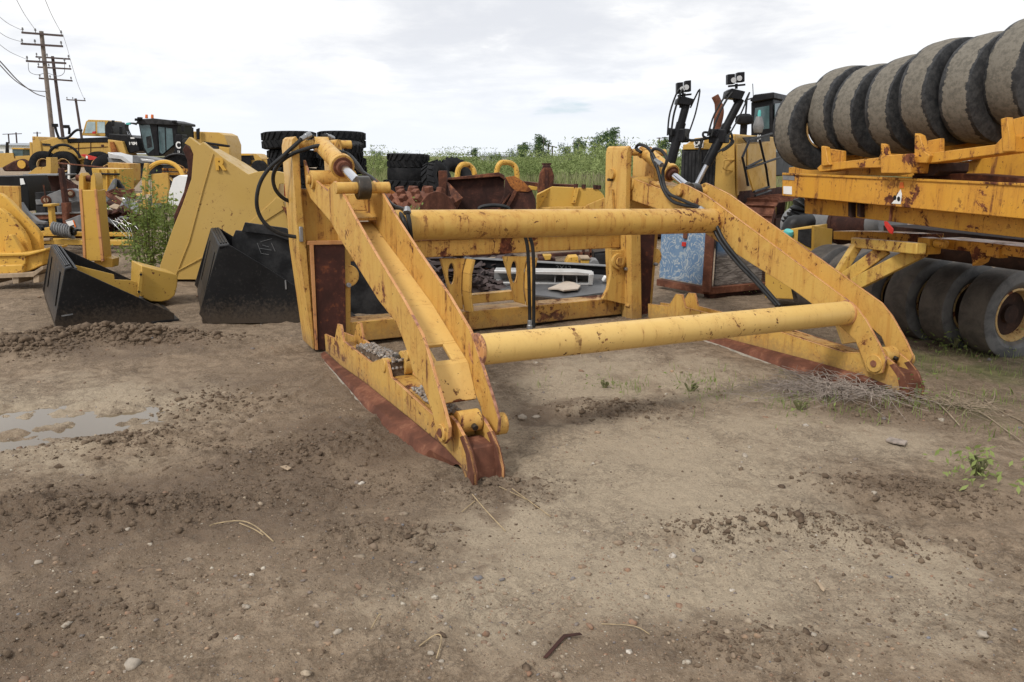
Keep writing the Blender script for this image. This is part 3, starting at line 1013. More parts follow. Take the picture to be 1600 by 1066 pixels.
WEB = [(580, 346), (629, 411), (676, 475), (711, 532), (732, 566), (745, 623)]
for side in (0, 1):
    u0 = -.16 if side == 0 else WD - .16
    sh = (0, 0, 0) if side == 0 else (WD, -.18, -.035)
    S = EU * sh[0] + EV * sh[1] + EZ * sh[2]
    a, pts = arm(LARM if side == 0 else RARM, u0, 0, 0)
    # web between the plates, with the slot near its lower end
    wb = [U(x, y, .134) - EU * .134 for x, y in WEB]
    b = MB()
    lo, hi = -.139, .134

    def strip(p, q, ua, ub):
        n = (q - p).cross(EU).normalized() * -.022
        b.prism([p + EU * ua, p + EU * ub, q + EU * ub, q + EU * ua], n)
    wb = [p + S for p in wb]
    for i in range(3):
        strip(wb[i], wb[i + 1], lo, hi)
    p, q = wb[3], wb[4]
    s1, s2 = p.lerp(q, .10), p.lerp(q, .80)
    strip(p, s1, lo, hi)
    strip(s1, s2, lo, -.050)
    strip(s1, s2, .045, hi)
    strip(s2, q, lo, hi)
    strip(q, wb[5], lo, hi)
    # upper cover between the pivot and the ear
    k0, k1 = U(545, 276, -.128) + S, U(575, 300, -.128) + S
    b.build('web_plate', M['fork_clean_lit'], a, .003)
    b = MB()
    c0, c1 = W(0, .20, 1.50) + S, W(0, .66, 1.40) + S
    for p, q in ((c0, c1), (c1, W(0, .74, 1.28) + S), (W(0, .74, 1.28) + S, W(0, 1.0, 1.245) + S)):
        strip(p, q, lo, hi)
    b.build('cover_plate', M['fork'], a, .003)
    # ear pin, pivot barrel, end bosses
    ev, ew = vw(U(533, 294, -.16)) if side == 0 else vw(U(1064, 300, u0))
    uc = 0 if side == 0 else WD
    b = MB()
    b.cyl(W(uc - .20, ev, ew), W(uc + .20, ev, ew), .042)
    b.build('cylinder_pin', M['fork'], a, .004)
    pv, pw = vw(U(490, 285, -.16)) if side == 0 else vw(U(985, 290, u0))
    b = MB()
    b.cyl(W(uc - .185, pv, pw + .02), W(uc + .185, pv, pw + .02), .075, 24)
    b.cyl(W(uc - .215, pv, pw + .02), W(uc + .215, pv, pw + .02), .035, 16)
    b.build('pivot_barrel', M['fork'], a, .004)
    hv, hw = vw(U(692, 676, -.16)) if side == 0 else vw(U(1367, 568, u0))
    b = MB()
    b.cyl(W(uc - .175, hv, hw), W(uc - .155, hv, hw), .050 if side == 0 else .068, 24)
    b.build('end_boss', E2[0], a, .005)
    b = MB()
    b.cyl(W(uc + .155, hv, hw), W(uc + .215, hv, hw), .062, 24)
    b.build('end_boss', E2[0], a, .005)
    b = MB()
    b.cyl(W(uc - .182, hv, hw), W(uc - .174, hv, hw), .026, 16)
    b.build('pin_end', M['skid'], a, .002)
    sv, sw = vw(U(636, 556, -.16))
    b = MB()
    b.cyl(W(uc - .168, sv + sh[1], sw + sh[2]), W(uc - .15, sv + sh[1], sw + sh[2]), .034, 16)
    b.build('stop_boss', M['fork'], a, .003)
    # ---- hydraulic cylinder from the head of the post to the ear
    head = W(uc, sh[1] - .08, 1.79 + sh[2])
    eye = W(uc, ev, ew)
    d = (eye - head).normalized()
    cy = thing_part('clamp_cylinder')
    L = (eye - head).length
    b = MB()
    b.tube([head - d * .04, head + d * .04, head + d * .08, head + d * (L * .50), head + d * (L * .505), head + d * (L * .56)], [.05, .07, .072, .072, .095, .095], 24)
    b.build('barrel', M['fork'], cy, .004)
    b = MB()
    b.cyl(head + d * (L * .55), head + d * (L * .565), .078, 24)
    b.cyl(head + d * (L * .56), head + d * (L * .60), .055, 24)
    b.build('gland', M['skid'], cy, .003)
    b = MB()
    b.cyl(head + d * (L * .58), eye - d * .05, .036, 20)
    b.build('rod', M['chrome'], cy)
    b = MB()
    b.cyl(eye - EU * .045, eye + EU * .045, .085, 24)
    b.tube([eye - d * .13, eye - d * .03], [.045, .06], 16)
    b.build('rod_eye', M['grease'], cy, .004)
    b = MB()
    b.cyl(head - EU * .26, head + EU * .26, .036, 16)
    b.cyl(head - EU * .06, head + EU * .06, .062, 20)
    b.build('head_pin', M['fork'], cy, .003)
    # ---- tine
    TV = EV * (-.0 if side == 0 else -.07) + EZ * (0 if side == 0 else -.012)
    TS = EU * (0 if side == 0 else WD) + TV
    tn = thing_part('tine')
    T = [(507, 522), (523, 529), (527, 506), (532, 508), (536, 533), (580, 567), (588, 563), (596, 561), (604, 563), (607, 575), (610, 589), (642, 618), (674, 647), (690, 651), (703, 650), (712, 660), (723, 681), (733, 708), (740, 740), (740, 764), (733, 765),
         (722, 734), (696, 700), (638, 652), (569, 597), (532, 571), (509, 549)]
    tp = [U(x, y, -.09) + TS for x, y in T]
    b = MB()
    b.prism(tp, EU * .02, 0, 1)
    b.build('side_plate', E2, tn, .003)
    b = MB()
    b.prism([p + EU * .162 for p in tp], EU * .02, 0, 1)
    b.build('side_plate', E2, tn, .003)
    b = MB()
    f0, f1, f2 = W(0, .45, .13) + TS, W(0, 2.0, .20) + TS, W(0, 2.95, .16) + TS
    for p, q in ((f0, f1), (f1, f2)):
        b.prism([p - EU * .066, p + EU * .066, q + EU * .066, q - EU * .066], EZ * .05)
    b.build('floor_plate', M['fork_dirty'], tn)
    # rusty ground skid flaring out under the plate
    SK_T = [(507, 549), (532, 571), (569, 597), (638, 652), (696, 700), (722, 728)]
    SK_B = [(498, 557), (524, 587), (553, 624), (602, 674), (656, 709), (706, 727)]
    b = MB()
    top = [U(x, y, -.094) + TS for x, y in SK_T]
    mid, bot = [], []
    for i, p in enumerate(top):
        f = [.45, .8, 1, 1, .75, .15][i]
        q = G(*SK_B[i]) + TS
        q.z = -.015 if i < 5 else .01
        mid.append(p.lerp(q, .55) + EZ * .022 * f - EU * .012 * f)
        bot.append(q - EZ * .02)
    for i in range(5):
        b.add([top[i], top[i + 1], mid[i + 1], mid[i]], [(0, 1, 2, 3)])
        b.add([mid[i], mid[i + 1], bot[i + 1], bot[i]], [(0, 1, 2, 3)])
        ib = [p + EU * .17 for p in (bot[i], bot[i + 1])]
        it = [p + EU * .18 for p in (top[i], top[i + 1])]
        b.add([bot[i], bot[i + 1], ib[1], ib[0]], [(0, 1, 2, 3)])
        b.add([it[0], it[1], ib[1], ib[0]], [(0, 1, 2, 3)])
    b.build('ground_skid', M['skid'], tn, sharp=80)
    b = MB()
    o_ = EU * -.004
    for i in range(3):
        w0_, w1_ = (.35, .35, .45, .8)[i], (.35, .35, .45, .8)[i + 1]
        b.add([mid[i].lerp(bot[i], w0_) + o_, mid[i + 1].lerp(bot[i + 1], w1_) + o_, bot[i + 1] + o_, bot[i] + o_], [(0, 1, 2, 3)])
    b.build('dusty_edge', M['dust'], tn)
    # collar, pin and rusty toe between the tip plates
    cv, cw = vw(U(731, 657.6, 0))
    b = MB()
    b.cyl(W(-.062, cv, cw) + TS, W(.066, cv, cw) + TS, .062, 24)
    b.build('tip_collar', M['fork'], tn, .004)
    b = MB()
    n = W(.01, cv + .055, cw - .012) + TS
    b.cyl(n, n + EV * .03 - EZ * .006, .017, 14)
    b.build('grease_stub', M['grease'], tn, .002)
    t0, t1 = vw(U(737, 702, -.06)), vw(U(743, 762, -.06))
    b = MB()
    b.prism([W(-.070, t0[0] - .16, t0[1] + .01) + TS, W(.072, t0[0] - .16, t0[1] + .01) + TS, W(.072, t0[0], t0[1]) + TS, W(-.070, t0[0], t0[1]) + TS], EZ * -.03)
    b.prism([W(-.070, *t0) + TS, W(.072, *t0) + TS, W(.072, *t1) + TS, W(-.070, *t1) + TS], -EV * .03 - EZ * .012)
    b.build('toe_plate', M['skid'], tn, .003)
    for du in (-.003, .159):
        b = MB()
        rim_ = [(723, 681), (733, 708), (740, 740), (740, 764), (733, 765)]
        inn_ = [(719, 683), (728, 709), (732, 738), (729, 750), (731, 764)]
        for i in range(4):
            b.prism([U(*q, -.09) + TS + EU * du for q in (rim_[i], rim_[i + 1], inn_[i + 1], inn_[i])], EU * .026)
        b.build('toe_edge', M['skid'], tn)
    rv, rw = vw(U(600, 572, -.09))
    b = MB()
    b.cyl(W(-.10, rv, rw + .005) + TS, W(-.02, rv, rw + .005) + TS, .050, 20)
    b.cyl(W(.02, rv + .05, rw + .02) + TS, W(.13, rv + .05, rw + .02) + TS, .085, 24)
    b.build('stop_roller', M['fork'], tn, .005)
    b = MB()
    b.cyl(W(-.02, rv, rw + .005) + TS, W(.02, rv, rw + .005) + TS, .07, 20)
    b.build('stop_ring', M['grease'], tn, .005)
    b = MB()
    b.cyl(W(-.098, rv, rw) + TS, W(-.09, rv, rw) + TS, .024, 16)
    b.build('pin_end', M['skid'], tn, .002)
    # ---- post
    PS = EU * (0 if side == 0 else WD) + EV * (0 if side == 0 else -.22) + EZ * (0 if side == 0 else -.03)
    ps = thing_part('post')
    DEP = -EV * .40

    def fr(pts, v=0.0):
        return [Vp(x, y, v) + PS for x, y in pts]
    b = MB()
    b.prism(fr([(455, 228), (457, 217), (462, 213), (467, 220), (471, 300), (478, 378), (492, 545), (489, 546), (467, 390)]), DEP, 0, 0)
    b.build('side_plate', E2, ps, .004)
    b = MB()
    b.prism(fr([(523, 228), (527, 218), (533, 219), (537, 262), (541, 300), (543, 378), (531, 378), (527, 300)]), DEP, 0, 0)
    b.build('side_plate', E2, ps, .004)
    b = MB()
    b.prism([W(-.205, -.06, .96) + PS, W(.135, -.06, .96) + PS, W(.135, -.06, 1.34) + PS, W(.0, -.06, 1.42) + PS, W(-.215, -.06, 1.42) + PS], -EV * .03)
    b.build('back_plate', M['fork_dirty'], ps, .003)
    b = MB()
    b.prism(fr([(479, 381), (487, 379), (548, 379), (548, 546), (492, 546)], -.025), DEP * .9)
    b.build('column', M['fork_dirty'], ps, .005)
    b = MB()
    b.prism(fr([(491, 383), (539, 382), (541, 546), (498, 547)], 0), -EV * .026)
    b.build('wear_pad', M['pad'], ps, .003)
    b = MB()
    b.prism(fr([(480, 377), (540, 376), (539, 382), (480, 383)], .012), -EV * .03)
    b.prism(fr([(484, 383), (490, 383), (497, 547), (493, 547)], .016), -EV * .02)
    b.build('pad_rim', M['fork_edge'], ps, .002)
    b = MB()
    g = Vp(545, 432, 0) + PS
    b.cyl(g - EV * .10, g - EV * .02, .10, 24)
    b.build('column_boss', M['fork'], ps, .006)
    g2 = Vp(544, 445, .0) + PS
    b = MB()
    b.cyl(g2, g2 + EV * .04, .02, 8)
    b.build('bolt', M['fitting'], ps, .002)
    g3 = Vp(470, 366, .0) + PS
    b = MB()
    b.box(g3 + EV * .012, (.03, .03, .13), FA)
    b.build('hose_clip', M['fitting'], ps, .006)
    if side == 1:
        gp = [(645, .0)]
        b = MB()
        q = U(958, 272, WD - .262)
        b.cyl(q + EU * .02, q - EU * .035, .055, 20)
        b.build('pin_boss', M['fork'], ps, .004)
        b = MB()
        q = U(957, 281, WD - .262)
        b.cyl(q, q - EU * .06, .016, 10)
        b.build('bolt', M['grease'], ps)
        b = MB()
        b.prism([U(959, 296, WD - .262), U(948, 327, WD - .262), U(961, 327, WD - .262)], -EU * .03)
        b.build('gusset', M['fork'], ps, .002)

# ---- cross tubes
b = MB()
p0, p1 = U(640, 352, .3), U(1116, 345, WD - .165)
d = (p1 - p0).normalized()
b.cyl(p0 - d * .16, p1 + d * .01, .112, 40)
b.build('upper_tube', M['fork'], fork, .004)
b = MB()
p0, p1 = U(746, 547, .15), U(1322, 489, WD - .165)
d = (p1 - p0).normalized()
b.cyl(p0 - d * .01, p1 + d * .01, .091, 40)
b.build('lower_tube', M['fork_clean_lit'], fork, .004)
for q, r_ in ((p1, .098), (p0, .098)):
    b = MB()
    b.cyl(q - d * .012, q + d * .012, r_, 40)
    b.build('weld_ring', M['fork_edge'], fork, .005)

# ---- back frame
RP = EU * WD - EV * .22 - EZ * .035


def xbeam(name, w0, w1, dep, va, mat, u0=.13, u1=-.17, bevel=.008):
    b = MB()
    A = [W(u0, va, w0), W(u0, va, w1), W(u0, va - dep, w1), W(u0, va - dep, w0)]
    Bq = [W(u1, va, w0) + RP, W(u1, va, w1) + RP, W(u1, va - dep, w1) + RP, W(u1, va - dep, w0) + RP]
    b.add(A + Bq, [(0, 1, 2, 3), (7, 6, 5, 4), (0, 4, 5, 1), (1, 5, 6, 2), (2, 6, 7, 3), (3, 7, 4, 0)])
    return b.build(name, mat, fork, bevel)


xbeam('upper_beam', .785, .945, .17, -.03, M['fork_dirty'])
xbeam('beam_cap', .945, .972, .20, -.015, M['fork_edge'], bevel=.004)
xbeam('lower_beam', .05, .235, .26, -.03, M['fork_dirty'])


def hanger(px0, px1, y0, y1):
    """bracket between the beams: a bent plate with an oval hole"""
    hp = thing_part('hanger_bracket')
    v = -.13
    b = MB()
    for side, dv in ((0, 0), (1, -.10)):
        pass
    outl = [(px0, y0), (px1, y0), (px1 - 5, y0 + 22), (px1 - 6, y0 + 50), (px1 - 3, y1 + 2), (px0 + 19, y1 - 2), (px0 + 13, y1 - 30)]
    out = [Vp(x, y, v) for x, y in outl]
    cx, cy = px0 + 17.5, y0 + 24
    hole = [Vp(cx + 5.2 * math.sin(t), cy - 17 * math.cos(t), v) for t in [i * math.pi / 8 for i in range(16)]]
    bm = bmesh.new()
    ov = [bm.verts.new(p) for p in out]
    hv_ = [bm.verts.new(p) for p in hole]
    ed = [bm.edges.new((ov[i], ov[(i + 1) % len(ov)])) for i in range(len(ov))] + [bm.edges.new((hv_[i], hv_[(i + 1) % 16])) for i in range(16)]
    bmesh.ops.triangle_fill(bm, edges=ed, use_beauty=True)
    ex = bmesh.ops.extrude_face_region(bm, geom=list(bm.faces))
    bmesh.ops.translate(bm, vec=-EV * .03, verts=[q for q in ex['geom'] if isinstance(q, bmesh.types.BMVert)])
    bm.verts.index_update()
    b.add([q.co.copy() for q in bm.verts], [[q.index for q in f.verts] for f in bm.faces])
    bm.free()
    b.build('face_plate', M['fork'], hp)
    b = MB()
    s = [Vp(px1, y0, v - .02), Vp(px1 - 5, y0 + 22, v - .02), Vp(px1 - 6, y0 + 50, v - .02), Vp(px1 - 2, y1 + 3, v - .02)]
    s2 = [p + EV * .14 + EU * .02 for p in s]
    for i in range(3):
        b.prism([s[i], s[i + 1], s2[i + 1], s2[i]], EU * .026)
    b.build('flange', M['fork'], hp, .003)


hanger(688, 727, 404, 482)
hanger(786, 824, 401, 474)
b = MB()
p0, p1 = Vp(716, 464, -.22), Vp(800, 456, -.22)
b.beam(p0 - EZ * .03, p1 - EZ * .03, .10, .09)
b.build('hanger_tie', M['fork'], fork, .004)
# right-hand end bracket of the frame with its bearing
eb = thing_part('end_bracket')
b = MB()
pts = [(955, 392), (987, 390), (987, 478), (942, 468), (950, 452), (955, 430)]
b.prism([Vp(x, y, -.16) for x, y in pts], -EV * .05)
b.build('face_plate', M['fork'], eb, .004)
b = MB()
pts = [(983, 387), (990, 385), (991, 478), (982, 480), (986, 470), (986, 400)]
b.prism([Vp(x, y, -.07) for x, y in pts], -EV * .08)
b.build('flange', M['fork'], eb, .004)
q = Vp(965, 408, -.16)
b = MB()
b.cyl(q - EV * .02, q + EV * .035, .085, 24)
b.cyl(q, q + EV * .06, .05, 20)
b.build('bearing', M['fork'], eb, .005)
b = MB()
q = Vp(976, 420, -.14)
b.cyl(q, q + EV * .04, .018, 8)
b.build('bolt', M['fitting'], eb, .002)
b = MB()
pts = [(986, 366), (1001, 365), (1003, 500), (988, 501)]
b.prism([Vp(x, y, -.03) for x, y in pts], -EV * .20)
b.build('end_column', M['fork'], fork, .005)

# ---- hydraulic hoses
hs = thing_part('hose_set')


def hose(pts, r=.0165, mat='hose', name='hose'):
    b = MB()
    b.tube(smooth_pts(pts, 6), r, 10)
    return b.build(name, M[mat], hs)


def pl(pts, Y):
    return [P(x, y, Y[i] if isinstance(Y, list) else Y) for i, (x, y) in enumerate(pts)]


H0 = (FO + EV * .02).y
hose(pl([(492, 214), (481, 213), (470, 219), (442, 244), (420, 264), (406, 287), (401, 313), (405, 335), (418, 353), (440, 366), (468, 371)], [6.9, 6.85, 6.75, 6.68, 6.66, 6.66, 6.66, 6.68, 6.7, 6.75, 6.8]))
hose(pl([(512, 230), (497, 228), (478, 233), (456, 241), (436, 256), (427, 275), (430, 295), (443, 310), (464, 319)], [6.75, 6.72, 6.7, 6.7, 6.75, 6.85, 6.9, 6.95, 7.0]))
hose([U(505, 212, .05), U(514, 213, .12), U(526, 224, .2), U(545, 250, .21), U(565, 268, .215), U(584, 281, .22), U(598, 303, .22), U(612, 320, .22), U(626, 326, .24), Vp(635, 330, 1.36), Vp(639, 344, 1.41), Vp(641, 360, 1.41), Vp(644, 384, 1.36)], .0165)
hose([U(513, 231, .06), U(530, 237, .12), U(545, 242, .2), U(562, 262, .21), U(580, 290, .22), U(604, 316, .22), U(618, 328, .23), Vp(628, 338, 1.37), Vp(634, 355, 1.42), Vp(641, 384, 1.37)], .0165)
ur = WD - .215
hose([U(x, y, ur) for x, y in [(1002, 238), (994, 232), (999, 226), (1012, 231), (1022, 246), (1029, 270), (1036, 295), (1050, 314), (1070, 321), (1090, 325), (1107, 343), (1126, 378), (1152, 411), (1180, 440), (1214, 478)]], .0165)
hose([U(x, y, ur) for x, y in [(1026, 262), (1018, 243), (1022, 233), (1034, 236), (1042, 250), (1036, 268), (1038, 290), (1046, 303), (1060, 310), (1078, 318), (1096, 326), (1115, 345), (1132, 377), (1160, 412), (1186, 440), (1219, 478)]], .0165)
hose([Vp(x, y, .10) for x, y in [(818, 362), (824, 385), (826, 420), (827, 460), (828, 512)]], .017)
hose([Vp(x, y, .12) for x, y in [(825, 362), (832, 385), (834, 420), (834, 460), (834, 512)]], .017)


def fit(p, q, r=.022):
    b = MB()
    b.tube([p, p.lerp(q, .5), p.lerp(q, .55), q], [r, r, r * 1.25, r * 1.25], 8)
    b.build('hose_fitting', M['fitting'], hs, .002)


fit(P(470, 218, 6.75), P(484, 210, 6.85))
fit(P(500, 229, 6.73), P(514, 234, 6.72))
fit(U(510, 212, .09), U(520, 217, .16))
fit(Vp(828, 500, .10), Vp(828, 515, .10), .026)
fit(Vp(636, 325, 1.37), Vp(636, 333, 1.40), .024)
fit(U(1024, 250, ur), U(1034, 258, ur), .022)
fit(U(1094, 325, ur - .02), U(1099, 331, ur - .02), .026)

# gravel that has collected in the near tine
v0 = 1.05
hp = []
for i in range(900):
    a = rng.random()
    vv = 1.02 + .86 * a
    top = .285 + .075 * a
    hp.append(W(rng.uniform(-.06, .064), vv, top - .02 + .02 * rng.random() - .05 * (rng.random() < .3))[:])
for i in range(500):
    a = rng.random()
    hp.append(W(rng.uniform(-.06, .064), 2.25 + .5 * a, .255 - .02 * a + .015 * rng.random())[:])
cols = np.array([(.34, .32, .30), (.22, .21, .20), (.42, .38, .33), (.28, .22, .17)])[rng.choice(4, 1400)]
gv = scatter('gravel_heap', np.array(hp), rng.uniform(.008, .016, 1400), .7, pm, cols)
tag(gv, kind='stuff')
b = MB()
b.prism([W(-.062, .98, .15), W(-.062, .98, .26), W(-.062, 1.86, .335), W(-.062, 1.88, .2)], EU * .126)
b.build('gravel_bed', dm, gv.parent, 0)['kind'] = 'stuff'
# ------------------------------------------------------------------ tyres
def tyre_profile(D, w, rd, bulge=.03, crown=.012):
    a, h, b = D / 2, w / 2, rd / 2
    s = (a - b)
    pr = [(b, -h * .62), (b + s * .10, -h * .80), (b + s * .42, -h - bulge * .3), (b + s * .70, -h - bulge * .1), (a - s * .11, -h * .99), (a - s * .03, -h * .94), (a - .004, -h * .84), (a + crown * .2, -h * .3), (a + crown * .4, 0)]
    return pr + [(r, -z) for r, z in pr[:-1][::-1]] + [(b - .004, h * .5), (b - .004, -h * .5)]


def make_tyre(name, D, w, rd, mat, rim=None, hub=None, n=56, lugs=0, lugmat=None, dish=.25):
    b = MB()
    b.lathe(tyre_profile(D, w, rd), n=n)
    t_ = b.build(name, mat, None, 0, 40, origin=(0, 0, 0))
    if rim:
        b = MB()
        r = rd / 2
        h = w / 2
        b.lathe([(r * 1.05, h * .78), (r * 1.03, h * .70), (r * .96, h * .66), (r * .90, h * .40), (r * .90, -h * .5), (r * .96, -h * .66), (r * 1.03, -h * .7), (r * 1.05, -h * .78), (r * .99, -h * .8), (r * .86, -h * .55), (r * .86, h * .45), (r * .97, h * .80)], n=n)
        ro = b.build('rim', M[rim], None, 0, 40, origin=(0, 0, 0))
        ro.parent = t_
    if hub:
        b = MB()
        b.lathe([(.001, -h * dish), (r * .9, -h * dish), (r * .9, h * dish * .4), (r * .55, h * dish), (r * .4, h * dish), (r * .36, h * .45), (.001, h * .45)], n=32, closed=True)
        for k in range(8):
            t = k * math.pi / 4
            b.cyl((r * .7 * math.cos(t), r * .7 * math.sin(t), 0), (r * .7 * math.cos(t), r * .7 * math.sin(t), h * dish + .02), .016, 8)
        ho = b.build('hub', M[hub], None, 0, 40, origin=(0, 0, 0))
        ho.parent = t_
    if lugs:
        b = MB()
        a = D / 2
        for k in range(lugs):
            for sgn in (-1, 1):
                t = 2 * math.pi * (k + (.5 if sgn > 0 else 0)) / lugs
                dt = 2 * math.pi / lugs
                q = []
                for z, tt in ((sgn * w * .04, t), (sgn * w * .43, t + dt * .55), (sgn * w * .49, t + dt * .6)):
                    q.append((z, tt))
                for rr0, rr1 in ((a - .02, a + .045),):
                    vs = []
                    for z, tt in q:
                        f = 1.0 if abs(z) < w * .46 else .90
                        for rr in (rr0 * f - .02 * (f < 1), rr1 * f):
                            for e in (-dt * .21, dt * .21):
                                vs.append((rr * math.cos(tt + e), rr * math.sin(tt + e), z))
                    fs = []
                    for i in range(2):
                        o = i * 4
                        fs += [(o, o + 4, o + 6, o + 2), (o + 1, o + 3, o + 7, o + 5), (o + 2, o + 6, o + 7, o + 3), (o, o + 1, o + 5, o + 4)]
                    fs += [(0, 2, 3, 1), (8, 9, 11, 10)]
                    b.add(vs, fs)
        lo = b.build('tread', lugmat or mat, None, 0, 30, origin=(0, 0, 0))
        lo.parent = t_
    return t_


def aim(o, axis, spin=0.0):
    a = V3(axis).normalized()
    q = a.to_track_quat('Z', 'Y')
    o.rotation_mode = 'QUATERNION'
    o.rotation_quaternion = q @ Matrix.Rotation(spin, 3, 'Z').to_quaternion()


# ------------------------------------------------------------------ the multi-tyre roller on the right
RE = V3((.32, -.947, 0))
RLINE = V3((.47, -.883, 0))      # the row of lower wheels runs a little off the frame
RYAW = math.degrees(math.atan2(RE.y, RE.x))
RB = Plane(P(1222, 290, 7.7), RYAW)
rol = thing('tyre_roller', 'long flaking orange roller frame on a row of smooth tyres at the right edge', 'tyre roller', G(1500, 545))
O2 = [M['orange'], M['orange_rust']]


def rp(name, pts, off, th, mat='orange', bevel=.006, par=None):
    return slab(name, pts, RB, th, M[mat], par or rol, bevel, off)


mbm = rp('main_beam', [(1222, 271), (1720, 293.7), (1720, 354), (1222, 306)], 0, .30)
rp('edge_strip', [(1222, 270), (1720, 292), (1720, 296.5), (1222, 273.2)], -.012, .05, 'orange_rust', .003)
rp('reflector', [(1223, 274), (1241, 275), (1241, 282), (1223, 281)], -.004, .003, 'greysteel', 0, mbm)
rp('sticker', [(1224, 291), (1237, 291.5), (1237, 304), (1224, 303)], -.004, .003, 'white', 0, mbm)
rp('warning_sticker', [(1406, 285), (1411, 285), (1412, 294), (1405, 294)], -.004, .003, 'amber', 0, mbm)
rp('warning_sticker', [(1407, 296), (1409, 303), (1407, 319), (1393, 318), (1398, 312), (1402, 304)], -.004, .003, 'white', 0, mbm)
b = MB()
for x0, y0, sgn in ((1398, 309, 1), (1404, 311, -1)):
    c_ = [RB.p(x0 + 2.5 * math.cos(t), y0 + 4 * math.sin(t), -.006) for t in [i * math.pi / 4 for i in range(8)]]
    b.prism(c_, RB.n * .001)
b.build('warning_sticker', M['blackcab'], mbm)
lb = rp('lower_beam', [(1257, 309), (1720, 352), (1720, 386), (1504, 361), (1397, 347), (1324, 339), (1257, 334)], .14, .5, 'orange_rust')
rp('deck_plate', [(1400, 276), (1440, 268), (1468, 258), (1600, 238), (1720, 218), (1720, 296)], .55, .9, 'orange')
rp('deck_dirt', [(1425, 274), (1500, 271), (1530, 273), (1580, 277), (1640, 284), (1640, 290), (1425, 280)], .20, .25, 'rust')
for x in (1325, 1339):
    rp('hanger_post', [(x, 310), (x + 5, 310), (x + 5, 340), (x, 338)], .09, .05, 'hub', .002)
rp('axle_beam', [(1302, 361), (1360, 362), (1440, 366), (1440, 383), (1330, 376), (1302, 374)], .62, .25, 'orange_rust')
rp('axle_beam', [(1461, 372), (1545, 380), (1720, 400), (1720, 420), (1545, 396), (1461, 388)], .55, .3, 'orange')
rp('wheel_bracket', [(1515, 392), (1537, 394), (1530, 410), (1519, 416), (1518, 404)], .55, .1, 'orange', .004)
rp('wheel_bracket', [(1540, 385), (1560, 385), (1560, 404), (1540, 400)], .52, .1, 'orange', .004)
rp('under_frame', [(1380, 352), (1720, 388), (1720, 440), (1440, 402), (1380, 388)], 1.0, .5, 'hub')
rp('red_tab', [(1381, 346), (1385, 346), (1395, 358), (1394, 366), (1389, 364), (1382, 353)], .05, .012, 'red', .003)
rp('chain', [(1391, 323), (1393, 323), (1391, 346), (1388, 346)], .06, .02, 'rust', .002)
# far cradle rails and the deck behind
rp('cradle_rail', [(1290, 240), (1370, 236), (1440, 226), (1575, 205), (1720, 185), (1720, 226), (1575, 236), (1440, 252), (1290, 262)], .80, .12)
M['drawbar'] = paint('chipped_pale_yellow_paint', (0.62, 0.42, 0.10), 1.1, dirt=0.6, seed=15, rc=((0.08, 0.03, 0.02), (0.22, 0.09, 0.05)))
rp('cross_member', [(1232, 262), (1280, 257), (1470, 246), (1470, 277), (1232, 272)], .95, .25)
# A-shaped drawbar
dbar = bpy.data.objects.new('drawbar', None)
COL.objects.link(dbar)
dbar.parent = rol
for p, q, ww, hh in (((1336, 379), (1440, 389), .09, .09), ((1341, 380), (1308, 432), .075, .085), ((1384, 389), (1312, 441), .075, .11), ((1443, 390), (1322, 452), .07, .12)):
    b = MB()
    b.beam(RB.p(*p, .42), RB.p(*q, .25), ww, hh)
    b.build('drawbar_leg', M['drawbar'], dbar, .008)
b = MB()
c_ = RB.p(1462, 380, .40)
b.cyl(c_, c_ + RE * .10, .035, 12)
b.box(RB.p(1452, 384, .42), (.12, .14, .13), R(RYAW))
b.build('pivot_block', M['orange_rust'], dbar, .008)
# cradles carrying the upper tyres
rp('cradle_rail', [(1276, 263), (1284, 256), (1375, 246), (1384, 240), (1384, 262), (1330, 263), (1280, 269)], -.02, .16)
rp('cradle_bracket', [(1283, 228), (1290, 230), (1293, 252), (1297, 258), (1283, 260)], -.05, .05)
rp('cradle_back', [(1290, 232), (1317, 236), (1317, 258), (1292, 260)], .10, .04)
rp('cradle_bracket', [(1376, 224), (1382, 226), (1385, 240), (1392, 247), (1370, 251), (1376, 240)], -.05, .05)
rp('pivot_block', [(1375, 247), (1384, 243), (1424, 240), (1428, 244), (1424, 271), (1376, 271)], -.10, .30)
rp('cradle_bracket', [(1429, 208), (1437, 212), (1443, 236), (1452, 243), (1448, 255), (1428, 255)], -.06, .06)
rp('cradle_back', [(1437, 222), (1470, 216), (1470, 246), (1440, 250)], .10, .04)
rp('cradle_rail', [(1446, 240), (1555, 226), (1568, 212), (1580, 212), (1580, 238), (1449, 256)], -.02, .16)
rp('cradle_bracket', [(1563, 186), (1573, 183), (1577, 210), (1577, 237), (1566, 238)], -.06, .06)
rp('cradle_back', [(1575, 188), (1640, 172), (1640, 235), (1577, 240)], .10, .05)
rp('pivot_hole', [(1425, 258), (1467, 254), (1466, 268), (1458, 275), (1428, 276)], .06, .30, 'hub')
rp('cradle_top', [(1470, 246), (1520, 232), (1520, 246), (1480, 250)], .45, .3)

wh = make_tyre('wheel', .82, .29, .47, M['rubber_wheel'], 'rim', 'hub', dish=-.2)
c0 = G(1562, 545)
for i, s in enumerate((0, .40, .78, 1.18, 1.57, 1.93)):
    o = wh if i == 0 else copy_tree(wh)
    o.parent = rol
    p = c0 - RLINE * s
    o.location = V3((p.x, p.y, .40 - .02 * (p.x - 1.5))) - V3(rol.location)
    aim(o, RE, i * 1.3)

